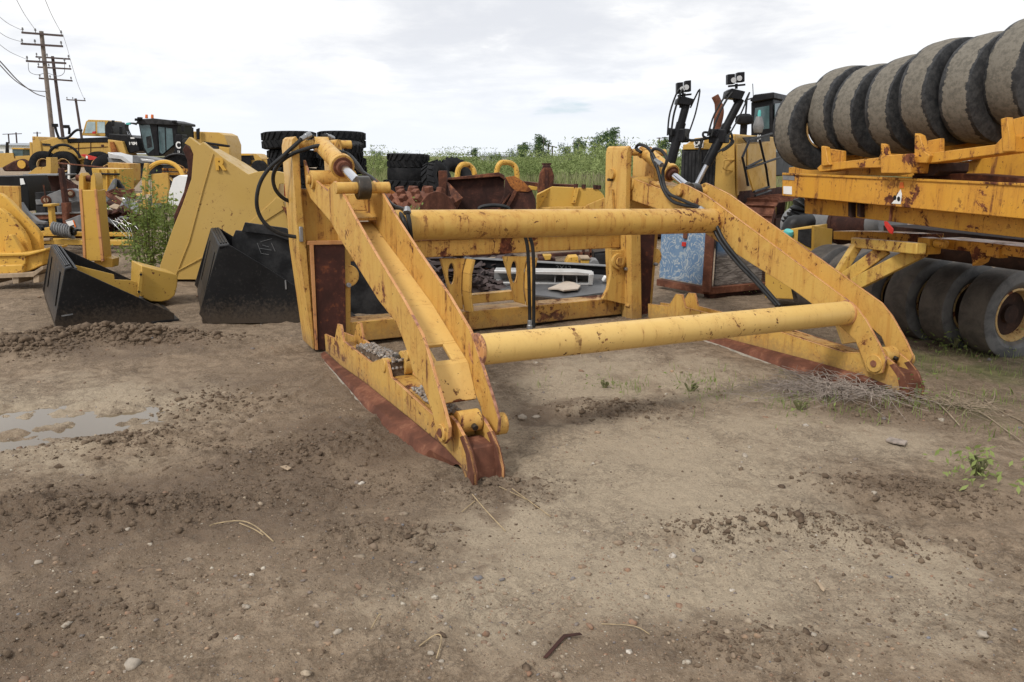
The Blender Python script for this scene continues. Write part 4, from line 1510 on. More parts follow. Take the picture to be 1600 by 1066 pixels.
mats_top = [(1210, 198, 7.80), (1262, 174, 7.62), (1305, 174, 7.30), (1358, 164, 6.84), (1413, 145, 6.40), (1477, 139, 6.10), (1549, 116, 5.85)]
lab = ['mud caked smooth tyre with cream rim, leftmost of the row on the roller',
       'smooth tyre second from the left on top of the roller, just behind its first bracket',
       'smooth tyre third from the left on the roller, thick black band on its side',
       'smooth tyre in the middle of the row on the roller, fourth from the left',
       'smooth tyre fifth from the left on top of the roller, black patches across its mud',
       'smooth tyre on top of the roller, second from the right picture edge',
       'smooth tyre cut off by the right picture edge, highest of the row on the roller']
tt0 = make_tyre('roller_tyre', .83, .29, .40, M['topmud'], 'rim', None)
tt1 = make_tyre('roller_tyre', .83, .29, .40, M['topmud'], None, None)
for i, (lx, yc, zc) in enumerate(mats_top):
    o = (tt0 if i == 0 else tt1 if i == 1 else copy_tree(tt1))
    vx = V3(((lx + 60 - 800) / F, 1, 0)).normalized()
    cs = abs(vx.dot(RE))
    half = (.83 * cs + .29 * math.sqrt(1 - cs * cs)) / 2
    xc = lx + half * F / zc
    d_ = ray(xc, yc)
    fwd = V3((0, cp, -sp))
    p = V3((0, 0, EYE)) + d_ * (zc / d_.dot(fwd))
    o.location = p
    aim(o, RE + V3((random.uniform(-.03, .03), 0, random.uniform(-.03, .03))), i * 2.1)
    tag(o, lab[i], 'tyre', 'smooth tyres lying in a row on top of the roller')

# ------------------------------------------------------------------ things behind the far arm
# plywood crate
cr_ = thing('plywood_crate', 'blue marbled plywood crate in a rusty angle frame on skids behind the far arm', 'crate', G(1103, 460))
t = NT('marbled_blue_plywood')
wv = t.n('ShaderNodeTexNoise', Vector=t.co, Scale=3.5, Detail=3, Distortion=2.6).outputs['Fac']
ln = t.math('ABSOLUTE', t.math('SUBTRACT', t.math('FRACT', t.math('MULTIPLY', wv, 6.0)), .5))
nz = t.noise(6, 5)
c = t.mix(t.step(ln, .30, .42), (0.12, 0.205, 0.33), (0.38, 0.42, 0.44))
c = t.mix(t.step(nz, .45, .6, 0, .35), c, (0.19, 0.28, 0.38))
zc_ = t.n('ShaderNodeSeparateXYZ', Vector=t.co).outputs['Z']
c = t.mix(t.math('MULTIPLY', t.step(t.math('ADD', zc_, t.math('MULTIPLY', nz, .3)), .18, .32, 1, 0), .8), c, (0.24, 0.19, 0.14))
MPLY = t.out(Base_Color=c, Roughness=.75)
t = NT('grey_split_plywood')
gn = t.noise(3, 6, .65, t.scale(t.co, (2, 2, 14)), 1.5)
c = t.mix(t.step(gn, .38, .60), (0.34, 0.31, 0.28), (0.10, 0.085, 0.075))
zc_ = t.n('ShaderNodeSeparateXYZ', Vector=t.co).outputs['Z']
c = t.mix(t.step(t.math('ADD', zc_, t.math('MULTIPLY', t.noise(4, 4), .3)), .62, .78), c, (0.10, 0.19, 0.32))
MGPLY = t.out(Base_Color=c, Roughness=.85)
a0, a1, a2 = G(1029, 449), G(1103, 463), G(1206, 453)
up = lambda p, z: V3((p.x, p.y, z))


def wallpanel(name, p, q, z0, z1, th, mat, s0=0.0, s1=1.0):
    d_ = (q - p)
    n_ = V3((-d_.y, d_.x, 0)).normalized()
    A_, B_ = p + d_ * s0, p + d_ * s1
    b = MB()
    b.prism([up(A_, z0), up(B_, z0), up(B_, z1), up(A_, z1)], n_ * th)
    return b.build(name, mat, cr_, .003)


wallpanel('panel', a0, a1, .13, .86, .03, MPLY, 0, .95)
wallpanel('panel', a1, a2, .12, .82, .03, MGPLY, .12)
for s, p in ((0, a1),):
    b = MB()
    b.box(up(p, .44) - V3((0, .02, 0)), (.11, .11, .76), R(-20))
    b.build('corner_post', M['skid'], cr_, .004)
b = MB()
b.box(up(a0.lerp(a1, .52), .78), (.055, .06, .17), R(-25))
b.build('strap', M['skid'], cr_, .003)
b = MB()
b.box(up(a0.lerp(a1, .49), .62) - V3((0, .02, 0)), (.055, .03, .055), R(-25))
b.build('red_mark', M['red'], cr_, .003)
for p, q in ((a0, a1), (a1, a2)):
    b = MB()
    b.beam(up(p, .075) - V3((0, .02, 0)), up(q, .075) - V3((0, .02, 0)), .10, .085)
    b.build('base_rail', M['skid'], cr_, .004)
b = MB()
b.beam(up(a1, .0) + V3((.03, .05, 0)), up(a2, .0) + V3((-.15, .05, 0)), .12, .10)
b.build('skid', M['rust_dark'], cr_, .004)
wallpanel('corner_post', a1, a2, .1, .8, .05, M['skid'], .82, .90)
b = MB()
b.add([up(a0, .84), up(a1, .83), up(a2, .80), up(a2 + (a0 - a1), .82)], [(0, 1, 2, 3)])
b.build('lid', M['palewood'], cr_)

# yellow housing with a dark panel, behind the arm
HP = Plane(P(1272, 380, 9.1), -40)
HS = Plane(P(1272, 380, 9.1), 42)
hb = thing('machine_housing', 'yellow steel housing with a dark panel and teal cap between crate and roller', 'machine part', G(1240, 465))
slab('body', [(1195, 366), (1222, 360), (1246, 356), (1272, 353), (1272, 470), (1195, 466)], HP, .45, M['tray'], hb, .012)
slab('side_panel', [(1272, 353), (1301, 358), (1298, 420), (1272, 420)], HS, .03, M['tray'], hb, .004, -.025)
slab('dark_panel', [(1247, 359), (1268, 357), (1267, 388), (1258, 384), (1246, 376)], HP, .01, M['blackworn'], hb, .003, -.012)
slab('foot', [(1236, 452), (1262, 468), (1262, 478), (1240, 472)], HP, .2, M['blackpaint'], hb, .004, -.06)
b = MB()
q = HP.p(1232, 364, -.03)
b.lathe([(.001, .03), (.05, .03), (.062, 0), (.055, -.07), (.001, -.07)], Matrix.Translation(q) @ Matrix.Rotation(.4, 4, 'X'), 10)
b.tube([q, q + V3((-.06, -.03, -.07))], .025, 8)
b.build('teal_cap', M['teal'], hb)

gd = thing('grey_drum', 'grey steel drum with a rusty open end lying under the roller frame', 'drum', G(1330, 470))
b = MB()
p0, p1 = P(1240, 352, 10.6), P(1314, 351, 9.9)
d_ = (p1 - p0).normalized()
b.tube([p0, p1], .24, 28, cap=False)
b.build('shell', M['greysteel'], gd)
b = MB()
b.tube([p1, p1 + d_ * .05], [.25, .25], 28)
b.tube([p1 + d_ * .05, p1 + d_ * .7], [.235, .235], 28)
b.build('end_ring', M['rust_dark'], gd)
b = MB()
b.tube([p1 + d_ * .55, p1 + d_ * .75], [.245, .245], 28)
b.build('band', M['greysteel'], gd)
b = MB()
for x in (1262, 1330):
    q = P(x, 380, 10.1)
    b.box((q.x, q.y, .22), (.3, .3, .44))
b.build('support', M['palewood'], gd)
bp_ = thing('bent_pipe', 'dark elbow pipe of corrugated rubber standing left of the grey drum', 'pipe', G(1250, 430))
b = MB()
pts = smooth_pts([P(1232, 352, 9.9), P(1238, 344, 9.9), P(1246, 334, 9.9), P(1250, 322, 9.9), P(1257, 316, 9.9)], 8)
b.tube(pts, [.10 + .018 * math.sin(i * 1.3) for i in range(len(pts))], 16)
b.build('elbow', M['hose'], bp_)
b = MB()
b.tube(smooth_pts([P(1262, 346, 9.8), P(1250, 350, 9.7), P(1236, 358, 9.7), P(1232, 430, 9.7)], 6), .11, 16)
b.build('stem', M['hose'], bp_)

# ------------------------------------------------------------------ bulldozer
DZ = 15.0
K = P(1148, 300, DZ)
D0 = Plane(K, -35)
D1 = Plane(K, 55)
DF, DG = D0.d, D0.n                       # across the front (to the right), and to the rear
dz = thing('bulldozer', 'yellow bulldozer without its blade, two tall black lift cylinders with lamps, black cab', 'bulldozer', V3((K.x, K.y, 0)))


def dp(name, pts, off, th, mat, bevel=.01, pl_=D0, par=None):
    return slab(name, pts, pl_, th, M[mat], par or dz, bevel, off)


hood = dp('hood', [(1066, 229), (1085, 216), (1115, 213), (1148, 209), (1150, 352), (1060, 352)], 0, 2.5, 'machine', .03)
dp('radiator', [(1065, 234), (1119, 234), (1113, 345), (1061, 345)], -.03, .04, 'blackworn', .01)
dp('radiator_guard', [(1119, 236), (1147, 212), (1149, 352), (1113, 352)], -.05, .06, 'machine', .01)
dp('top_bar', [(1067, 226), (1116, 222), (1116, 233), (1067, 234)], -.06, .06, 'machine', .01)
sg = dp('badge', [(1085, 217.5), (1099, 216.5), (1098, 231), (1085, 231)], -.10, .035, 'white', .004)
dp('badge_plate', [(1086.3, 219), (1097.6, 218), (1097, 229.6), (1086.3, 229.6)], -.104, .004, 'blackcab', 0, D0, sg)
text_part('badge_text', 'CAT', .13, facing(D0.p(1091.8, 224.3, -.108), DF), M['white'], sg, .002, .004, .8)
b = MB()
for i in range(9):
    b.beam(D0.p(1070 + i * 5.5, 238, -.035), D0.p(1067 + i * 5.4, 340, -.035), .012, .012)
b.build('grille_bar', M['blackcab'], dz)
st = dp('number_strip', [(1161, 215), (1203, 211), (1203, 221), (1167, 223)], -.06, .02, 'blackcab', 0, D1)
text_part('number_text', 'D8', .17, facing(D1.p(1186, 216.6, -.064), DG), M['white'], st, .002, .006)
dp('side_door', [(1152, 226), (1166, 224), (1166, 300), (1152, 306)], -.05, .02, 'machine', .006, D1)
dp('side_door', [(1169, 226), (1201, 223), (1201, 280), (1169, 290)], -.05, .02, 'machine', .006, D1)
dp('step_panel', [(1167, 262), (1186, 256), (1198, 290), (1178, 300)], -.35, .03, 'cast', .006, D1)
b = MB()
h0 = [D1.p(x, y, -.06) for x, y in ((1152, 250), (1151, 266))]
b.tube(smooth_pts([D0.p(1147, 250, -.05), D0.p(1133, 250, -.16), D0.p(1131, 256, -.16), D0.p(1131, 264, -.16), D0.p(1144, 267, -.05)], 4), .016, 8)
b.build('grab_handle', M['machine'], dz)
# cab
KC = P(1208, 230, 17.1)
C0, C1 = Plane(KC, -35), Plane(KC, 55)
cab = dp('cab', [(1173, 240), (1173, 161), (1179, 151), (1208, 146.5), (1208, 276), (1173, 276)], 0, 1.5, 'blackcab', .03, C0)
dp('cab_roof', [(1171, 158), (1178, 148), (1209, 144), (1209, 154), (1178, 160)], -.10, 1.75, 'blackcab', .02, C0)
dp('front_window', [(1180, 169), (1202, 165), (1202, 201), (1186, 203), (1178, 190)], -.008, .01, 'glass', 0, C0, cab)
dp('side_window', [(1210, 222), (1229, 220), (1229, 264), (1212, 266)], -.008, .01, 'glass', 0, C1, cab)
dp('side_window', [(1211, 162), (1230, 160), (1230, 214), (1211, 216)], -.008, .01, 'glass', 0, C1, cab)
b = MB()
b.tube([C0.p(1186, 175, -.03), C0.p(1180, 190, -.03)], .012, 6)
b.build('wiper', M['blackcab'], cab)
b = MB()
b.tube([C0.p(1177, 151, -.02), C0.p(1176, 131, -.02)], .008, 5)
b.build('antenna', M['blackcab'], cab)
b = MB()
b.tube([C0.p(1165, 180, -.1), C0.p(1167, 156, -.1), C0.p(1175, 154, -.05)], .02, 6)
b.build('mirror_arm', M['blackcab'], cab)
# stack and air intake
DH = DZ + 1.2
b = MB()
b.tube(smooth_pts([P(1119, 212, DH), P(1121, 195, DH), P(1124, 175, DH), P(1122, 161, DH), P(1117, 150, DH)], 6), [.055 + .035 * math.sin(min(1, i / 18) * 2.6) for i in range(25)], 16)
b.build('exhaust_stack', M['skid'], dz)
b = MB()
q = P(1162, 200, DH + .3)
b.lathe([(.001, .28), (.10, .27), (.17, .22), (.18, .12), (.16, .08), (.07, .06), (.07, -.15), (.001, -.15)], Matrix.Translation(q), 24)
b.build('air_intake', M['rubber'], dz)
b = MB()
q = P(1185, 198, DH + .6)
b.lathe([(.001, .2), (.06, .2), (.10, .06), (.11, 0), (.08, -.12), (.001, -.12)], Matrix.Translation(q), 20)
b.build('intake_cap', M['greysteel'], dz)
b = MB()
b.lathe([(.001, .14), (.025, .13), (.035, .08), (.035, 0), (.001, 0)], Matrix.Translation(q + V3((0, 0, .19))), 12)
b.build('bottle', M['teal'], dz)


def liftcyl(rod0, rod1, top, trun, Y, head, lamps, rodvis=True):
    g = bpy.data.objects.new('lift_cylinder', None)
    COL.objects.link(g)
    g.parent = dz
    p0, p1, p2 = P(*rod0, Y), P(*rod1, Y), P(*top, Y)
    d_ = (p2 - p1).normalized()
    if rodvis:
        b = MB()
        b.cyl(p0, p1, .042)
        b.build('rod', M['chrome'], g)
    b = MB()
    b.cyl(p1, p1 + d_ * .75, .085)
    b.cyl(p1 + d_ * .7, p2, .070)
    b.build('barrel', M['blackcab'], g)
    b = MB()
    q = P(*trun, Y + .05)
    b.box(q, (.30, .25, .24), R(-35))
    b.box(q + V3((-.1, 0, .05)), (.2, .2, .12), R(-20), 0, (0, .3))
    b.build('trunnion', M['blackcab'], g, .02)
    for k, (dx, r_) in enumerate(((-.12, .018), (-.17, .016), (.13, .014))):
        b = MB()
        s = P(*trun, Y - .12) + V3((dx * 1.2, 0, .05))
        b.tube(smooth_pts([s + V3((0, 0, -.05)), s + d_ * .35 + V3((dx * .3, 0, 0)), s + d_ * .75, p2 + V3((dx * .6, 0, -.05))], 5), r_, 8)
        b.build('hose', M['hose'], g)
    b = MB()
    x0, y0, x1, y1 = head
    b.prism([P(x0, y1, Y - .12), P(x0 + 2, y0 + 4, Y - .12), P(x0 + 9, y0, Y - .12), P(x1, y0 + 5, Y - .12), P(x1 - 6, y1 + 3, Y - .12)], V3((0, .28, 0)))
    b.build('cylinder_head', M['blackcab'], g, .01)
    x0, y0, x1, y1 = lamps
    xm = (x0 + x1) / 2
    ha = bpy.data.objects.new('lamp_bracket', None)
    b = MB()
    b.beam(P(x0 + 2, y1 + 4, Y), P(x1 - 1, y1 + 1.5, Y), .06, .03)
    b.beam(P(xm, y1 + 8, Y), P(xm, y1, Y), .04, .04)
    br = b.build('lamp_bracket', M['blackcab'], g)
    for cx in (x0 + (x1 - x0) * .24, x0 + (x1 - x0) * .76):
        b = MB()
        hw, hh = (x1 - x0) * .20, (y1 - y0) * .46
        ym = (y0 + y1) / 2 + (1.5 if cx < xm else -1.5)
        b.prism([P(cx - hw, ym - hh, Y - .08), P(cx + hw, ym - hh - 1, Y - .08), P(cx + hw, ym + hh - 1, Y - .08), P(cx - hw, ym + hh, Y - .08)], V3((0, .14, 0)))
        l_ = b.build('work_lamp', M['blackcab'], g, .01)
        b = MB()
        sx_ = 3 if cx < xm else -3
        q = P(cx + sx_, ym + 1.5, Y - .085)
        b.cyl(q, q + V3((0, -.02, 0)), .045, 14)
        b.build('lens', M['alu'], l_)


liftcyl((1087, 292), (1104, 258), (1157, 155), (1124, 213), DZ - .7, (1135, 138, 1165, 153), (1136, 114, 1165, 131))
liftcyl((1040, 275), (1047, 258), (1072, 164), (1061, 212), DZ - .5, (1058, 150, 1085, 162), (1057, 127, 1081, 146), False)
b = MB()
for pts in ([(1070, 214), (1077, 219), (1088, 219), (1112, 215)], [(1098, 216), (1092, 240), (1093, 270), (1090, 300)]):
    b.tube(smooth_pts([P(x, y, DZ - .55) for x, y in pts], 5), .025, 8)
for pts in ([(1140, 205), (1144, 214), (1140, 226), (1121, 238)], [(1112, 208), (1100, 207), (1099, 213), (1106, 216)], [(1140, 216), (1146, 222), (1136, 232), (1128, 236)]):
    b.tube(smooth_pts([P(x, y, DZ - .75) for x, y in pts], 5), .02, 8)
b.build('hydraulic_hose', M['hose'], dz)
rl = bpy.data.objects.new('guard_rail', None)
b = MB()
for pts in ([(1169, 290), (1164, 264), (1160, 246), (1171, 220), (1206, 209)], [(1166, 264), (1225, 244)], [(1187, 219), (1197, 262), (1201, 290)], [(1166, 262), (1190, 250)], [(1178, 300), (1202, 292)], [(1180, 306), (1204, 298)]):
    b.tube([D1.p(x, y, -.5) for x, y in pts], .022, 8)
b.build('guard_rail', M['blackcab'], dz)
# tracks: an oval belt of grouser shoes
for lat, nm in ((.45, 0), (-2.35, 1)):
    b = MB()
    o0 = V3((K.x, K.y, 0)) + DF * lat + DG * .4
    L_, hh = 2.9, .44
    per = 2 * L_ + 2 * math.pi * hh
    ns = 46
    for i in range(ns):
        s = per * i / ns
        if s < L_:
            x_, z_, an = s, 2 * hh, 0
        elif s < L_ + math.pi * hh:
            a_ = (s - L_) / hh
            x_, z_, an = L_ + hh * math.sin(a_), hh + hh * math.cos(a_), a_
        elif s < 2 * L_ + math.pi * hh:
            x_, z_, an = L_ - (s - L_ - math.pi * hh), 0, math.pi
        else:
            a_ = math.pi + (s - 2 * L_ - math.pi * hh) / hh
            x_, z_, an = hh * math.sin(a_), hh + hh * math.cos(a_), a_
        fw = DG * math.cos(an) - EZ * math.sin(an)
        nn = DG * math.sin(an) + EZ * math.cos(an)
        c_ = o0 + DG * x_ + EZ * (z_ + .04)
        b.beam(c_ - DF * .29, c_ + DF * .29, .19, .03, nn)
        b.beam(c_ - DF * .29 + nn * .04 + fw * .06, c_ + DF * .29 + nn * .04 + fw * .06, .022, .07, nn)
    b.build('track', M['skid'], dz)
    b = MB()
    for x_ in (0, L_):
        c_ = o0 + DG * x_ + EZ * (hh + .04)
        b.cyl(c_ - DF * .12, c_ + DF * .12, hh - .03, 28)
    b.beam(o0 + DG * .3 + EZ * .42, o0 + DG * (L_ - .3) + EZ * .42, .3, .34)
    for i in range(6):
        c_ = o0 + DG * (.35 + i * .44) + EZ * .16
        b.cyl(c_ - DF * .14, c_ + DF * .14, .11, 16)
    b.build('track_frame', M['rust_dark'], dz)
b = MB()
q = V3((K.x, K.y, 0)) + DF * -.6 + DG * 1.6
b.box(q + EZ * .75, (1.3, 3.0, .7), R(-35))
b.build('main_frame', M['rust_dark'], dz)
# ------------------------------------------------------------------ buckets on the left
def on_seg(A, Bv, f, z=0.0):
    p = A.lerp(Bv, f)
    return V3((p.x, p.y, z))


def skid_bucket(th_, gA, gC, gF, outline, hs, mat, worn, slots=True):
    """loader bucket standing with its mouth to the right: near side plate traced, far side parallel, back, floor, top rail"""
    yaw = math.degrees(math.atan2(gC.y - gA.y, gC.x - gA.x))
    S = Plane(gA, yaw)
    wv = gF - gA
    wv.z = 0
    near = S.ps(outline)
    near = [V3((p.x, p.y, max(p.z, .0))) for p in near]
    n_ = wv.normalized()
    b = MB()
    b.prism(near, n_ * .025)
    b.build('side_plate', M[mat], th_, .006)
    b = MB()
    b.prism([p + wv for p in near], n_ * -.025)
    b.build('side_plate', M[mat], th_, .006)
    bb, bt, tr, tip = [S.p(*q) for q in hs]          # back-bottom, back-top, rail inner end, tip on the ground
    for q in (bb, tip):
        q.z = max(q.z, .005)
    back = MB()
    d_ = S.d
    if slots:
        w_ = wv
        t0 = bb.lerp(bt, .04)

        def bpan(f0, f1, h0, h1):
            a_, c_ = bb.lerp(bt, h0), bb.lerp(bt, h1)
            back.prism([a_ + w_ * f0, a_ + w_ * f1, c_ + w_ * f1, c_ + w_ * f0], d_ * .03)
        for f0, f1 in ((.02, .15), (.24, .36), (.64, .76), (.85, .98)):
            bpan(f0, f1, .22, .86)
        bpan(.02, .98, 0, .22)
        bpan(.02, .98, .86, 1)
        bpan(.36, .64, .22, .86)
    else:
        back.prism([bb + wv * .02, bb + wv * .98, bt + wv * .98, bt + wv * .02], d_ * .03)
    back.build('back_plate', M[mat], th_, .004)
    b = MB()
    c_ = bb + d_ * .10
    e_ = bt + d_ * .09
    b.prism([c_ + n_ * .03, c_ + wv - n_ * .03, e_ + wv - n_ * .03, e_ + n_ * .03], d_ * .02)
    b.build('inner_back', M[worn], th_)
    b = MB()
    b.prism([bt + EZ * .01, tr + EZ * .01, tr + wv + EZ * .01, bt + wv + EZ * .01], EZ * -.05)
    b.build('top_rail', M[worn], th_, .01)
    b = MB()
    for k in (.25, .5, .75):
        p, q = bt.lerp(tr, k), bt.lerp(tr, k)
        b.beam(p + wv * .05 + EZ * .012, q + wv * .95 + EZ * .012, .012, .02)
    b.build('rail_ridge', M[mat], th_)
    b = MB()
    z0 = .01
    b.prism([V3((bb.x, bb.y, z0)) + n_ * .025, V3((tip.x, tip.y, z0)) + n_ * .025, V3((tip.x, tip.y, z0)) + wv - n_ * .025, V3((bb.x, bb.y, z0)) + wv - n_ * .025], EZ * .03)
    b.build('floor_plate', M[mat], th_)
    b = MB()
    tp = V3((tip.x, tip.y, .0))
    b.prism([tp - d_ * .22 - n_ * .01, tp + d_ * .05 - n_ * .01, tp + d_ * .05 + wv, tp - d_ * .22 + wv], EZ * .02)
    b.build('cutting_edge', M[worn], th_)
    return S, wv


gA, gC, gF = G(93, 521), G(281, 501), G(60, 487)
SBt = Plane(gA, math.degrees(math.atan2(gC.y - gA.y, gC.x - gA.x))).p(101, 421)
gF = gA + (G(79, 385, SBt.z) - SBt)
sb = thing('loader_bucket', 'small black loader bucket lying open on the mud at the left, yellow steel inside', 'bucket', gA)
SB, SW = skid_bucket(sb, gA, gC, gF, [(91, 521), (85, 505), (101, 421), (112, 418), (272, 490), (273, 505), (159, 517), (100, 523)], [(88, 512), (101, 421), (113, 418), (272, 505)], 'blackpaint', 'blackworn')
b = MB()
b.beam(SB.p(96, 494, -.004), SB.p(114, 491, -.004), .006, .012)
b.build('scratch_plate', M['greysteel'], sb)

tr_ = thing('curved_tray', 'clean yellow curved steel sheet lying inside the small black bucket', 'steel tray', SB.p(230, 470) + SW * .5 - EZ * .25)
TPn = Plane(gA + SW * .42, math.degrees(math.atan2(SB.d.y, SB.d.x)))
slab('side_sheet', [(116, 414), (178, 429), (179, 437), (202, 438), (214, 441), (218, 458), (217, 470), (150, 452), (120, 440)], TPn, .02, M['tray'], tr_, .003)
slab('rolled_box', [(221, 415), (278, 430), (277, 447), (273, 462), (264, 469), (252, 472), (236, 471), (219, 463)], TPn, .55, M['tray'], tr_, .01, -.02)
slab('flange', [(219, 424), (224, 425), (221, 461), (215, 459)], TPn, .03, M['tray'], tr_, .003, -.06)
b = MB()
for x, y in ((220, 429), (217, 456)):
    b.cyl(TPn.p(x, y, -.062), TPn.p(x, y, -.068), .014, 10)
b.build('bolt_hole', M['blackcab'], tr_)

gA, gC, gF = G(318, 507), G(560, 503), G(298, 476)
SBt = Plane(gA, math.degrees(math.atan2(gC.y - gA.y, gC.x - gA.x))).p(342, 385)
gF = gA + (G(329, 358, SBt.z) - SBt)
bb_ = thing('loader_bucket', 'large black loader bucket with dusty side plate standing behind the near post', 'bucket', gA)
BS, BW = skid_bucket(bb_, gA, gC, gF, [(311, 491), (342, 385), (359, 383), (410, 414), (466, 450), (556, 500), (556, 504), (474, 506), (324, 508)], [(316, 500), (342, 385), (359, 383), (556, 504)], 'blackpaint', 'blackworn')
b = MB()
b.beam(BS.p(446, 438, -.003), BS.p(447, 452, -.003), .014, .014)
b.build('weld_mark', M['greysteel'], bb_)
bl_ = thing('blade_plate', 'scratched dark grey steel plate with a bent top lip, resting in the large black bucket', 'steel plate', G(480, 492))
BP = Plane(G(480, 491), 8)
slab('face_plate', [(363, 372), (368, 360), (430, 367), (520, 378), (600, 392), (640, 400), (640, 488), (560, 492), (420, 493), (363, 440)], BP, .04, M['blackworn'], bl_, .004)
lip = MB()
lp_ = [BP.p(x, y) for x, y in ((379, 361), (384, 347), (448, 356), (454, 360), (468, 381), (470, 372))][:5] + [BP.p(430, 367)]
lip.prism([p - BP.n * .05 + EZ * 0 for p in lp_], BP.n * .03)
lip.build('top_lip', M['blackworn'], bl_, .004)
b = MB()
b.beam(BP.p(441, 369, -.006), BP.p(470, 405, -.006), .012, .012)
b.build('seam', M['blackpaint'], bl_)
b = MB()
for p, q in (((407, 378), (425, 373)), ((405, 388), (424, 391)), ((408, 396), (420, 398)), ((402, 380), (408, 396)), ((424, 380), (430, 393)), ((410, 383), (420, 386))):
    b.beam(BP.p(*p, -.004), BP.p(*q, -.004), .006, .004)
b.build('chalk_scribble', M['greysteel'], bl_)

# ------------------------------------------------------------------ excavator bucket with the raised R
XP = Plane(P(330, 400, 10.7), 6)
xb = thing('excavator_bucket', 'big clean yellow excavator bucket with raised letter R standing behind the black buckets', 'bucket', V3((P(330, 400, 10.7).x, 10.7, 0)))
XO = [(288, 224), (296, 214), (312, 226), (317, 222), (331, 233), (356, 252), (363, 256), (378, 266), (388, 272.5), (399, 269), (416, 267), (434, 268), (446, 271), (455, 277), (461, 288), (460, 299), (453, 298), (448, 291), (442, 287), (437, 288), (434, 302), (446, 320),
      (448, 338), (453, 360), (470, 380), (480, 437), (246, 437), (250, 415), (269, 360), (285, 320), (299, 280), (302, 241), (297, 229)]
slab('side_plate', XO, XP, .05, M['rplate'], xb, .006)
slab('side_plate', [(x + 2, y) for x, y in XO], XP, .05, M['rplate'], xb, .006, 1.1)
slab('shell', [(312, 232), (356, 256), (388, 277), (432, 280), (434, 302), (446, 340), (470, 380), (478, 434), (252, 434), (275, 362), (304, 284), (306, 240)], XP, 1.02, M['rplate'], xb, 0, .06)
slab('cutting_edge', [(285, 234), (290, 226), (300, 236), (303, 244), (300, 282), (286, 318), (272, 352), (272, 336), (287, 300), (294, 268), (292, 250)], XP, 1.0, M['rust_dark'], xb, .01, .055)
# fold line and stiffener edges
b = MB()
for pts in ([(333, 240), (316, 300), (296, 376), (272, 437)], [(300, 412), (350, 381), (400, 352), (432, 308), (444, 316)], [(276, 424), (318, 402)], [(415, 344), (444, 324)]):
    for i in range(len(pts) - 1):
        b.beam(XP.p(*pts[i], -.004), XP.p(*pts[i + 1], -.004), .022, .014)
b.build('fold_seam', M['rplate'], xb, .003)
slab('wrapper_plate', [(350, 384), (432, 309), (441, 312), (445, 326), (415, 345), (395, 366), (380, 384)], XP, .03, M['rplate'], xb, .004, -.018)
text_part('raised_letter', 'R', .21, facing(XP.p(344, 257.5, -.014), XP.d), M['cast'], xb, .020, .010)
slab('red_pin_plate', [(444, 288), (462, 300), (462, 318), (444, 306)], XP, .04, M['red'], xb, .004, .25)
slab('ear_back', [(440, 322), (470, 334), (470, 372), (455, 362), (449, 340)], XP, .05, M['fork_dirty'], xb, .004, -.04)

# ------------------------------------------------------------------ castings on a pallet at the left edge
cp_ = FP(10.0)
ca = thing('steel_casting', 'stack of yellow arched steel ribs on a base plate at the left picture edge', 'casting', V3((P(10, 430, 10).x, 10, .14)))
for o_, k in (([(8, 398), (8, 376), (12, 367), (18, 367), (25, 379), (33, 391), (35, 398)], 0), ([(-40, 320), (0, 326), (12, 335), (34, 361), (42, 377), (46, 396), (-40, 396)], .16), ([(-40, 296), (0, 303), (12, 312), (55, 357), (62, 367), (64, 393), (-40, 393)], .32)):
    slab('rib', o_, cp_, .09, M['cast'], ca, .012, k)
    ins = [(x - 6 if x > 0 else x, y + 9 if y < 390 else y) for x, y in o_]
slab('top_plate', [(-40, 397), (44, 395), (72, 388), (72, 392), (44, 400), (-40, 402)], cp_, .5, M['cast'], ca, .01, -.06)
slab('base_plate', [(-40, 401), (40, 399), (40, 414), (-40, 416)], cp_, .5, M['cast'], ca, .012, -.03)
slab('base_plate', [(-40, 415), (36, 413), (36, 428), (-40, 431)], cp_, .55, M['cast'], ca, .02, -.05)
slab('end_face', [(42, 399), (68, 391), (67, 414), (38, 427)], cp_, .3, M['cast'], ca, .012, .02)
pa = thing('wooden_pallet', 'weathered wooden pallet under the yellow ribs at the left edge', 'pallet', V3((P(10, 440, 9.9).x, 9.9, 0)))
slab('deck_board', [(-40, 430), (50, 426), (66, 416), (68, 421), (52, 433), (-40, 437)], cp_, .5, M['palewood'], pa, .006, -.09)
for x in (-20, 20, 52):
    slab('block', [(x, 434 - x * .06), (x + 9, 433 - x * .06), (x + 9, 444 - x * .05), (x, 445 - x * .05)], cp_, .4, M['palewood'], pa, .004, -.07)

# ------------------------------------------------------------------ boom standing on its end
by = 11.2
bo = thing('boom_section', 'yellow steel boom section standing upright behind the small black bucket', 'boom', V3((P(145, 415, by).x, by, 0)))
BQ = FP(by)
slab('box_beam', [(124, 297), (149, 297), (153, 340), (160, 408), (131, 408), (128, 350)], BQ, .28, M['tray'], bo, .01)
slab('edge_plate', [(123, 296), (127, 296), (131, 350), (134, 408), (130, 409), (127, 350)], BQ, .03, M['fork_edge'], bo, .003, -.012)
slab('edge_plate', [(147, 296), (150, 296), (155, 340), (162, 408), (158, 409), (151, 345)], BQ, .03, M['fork_edge'], bo, .003, -.012)
slab('ear', [(123, 297), (123, 277), (126, 270), (130, 275), (131, 297)], BQ, .2, M['tray'], bo, .006, .04)
slab('ear', [(141, 297), (142, 276), (146, 270), (149, 276), (150, 297)], BQ, .2, M['tray'], bo, .006, .04)
b = MB()
b.cyl(BQ.p(120, 278, .14), BQ.p(154, 280, .14), .045, 16)
b.build('pin', M['rust'], bo, .004)
slab('cross_plate', [(125, 286), (148, 286), (149, 297), (124, 297)], BQ, .1, M['tray'], bo, .004, .16)
slab('foot_plate', [(150, 405), (166, 402), (176, 405), (175, 418), (140, 418)], BQ, .2, M['tray'], bo, .006, .1)


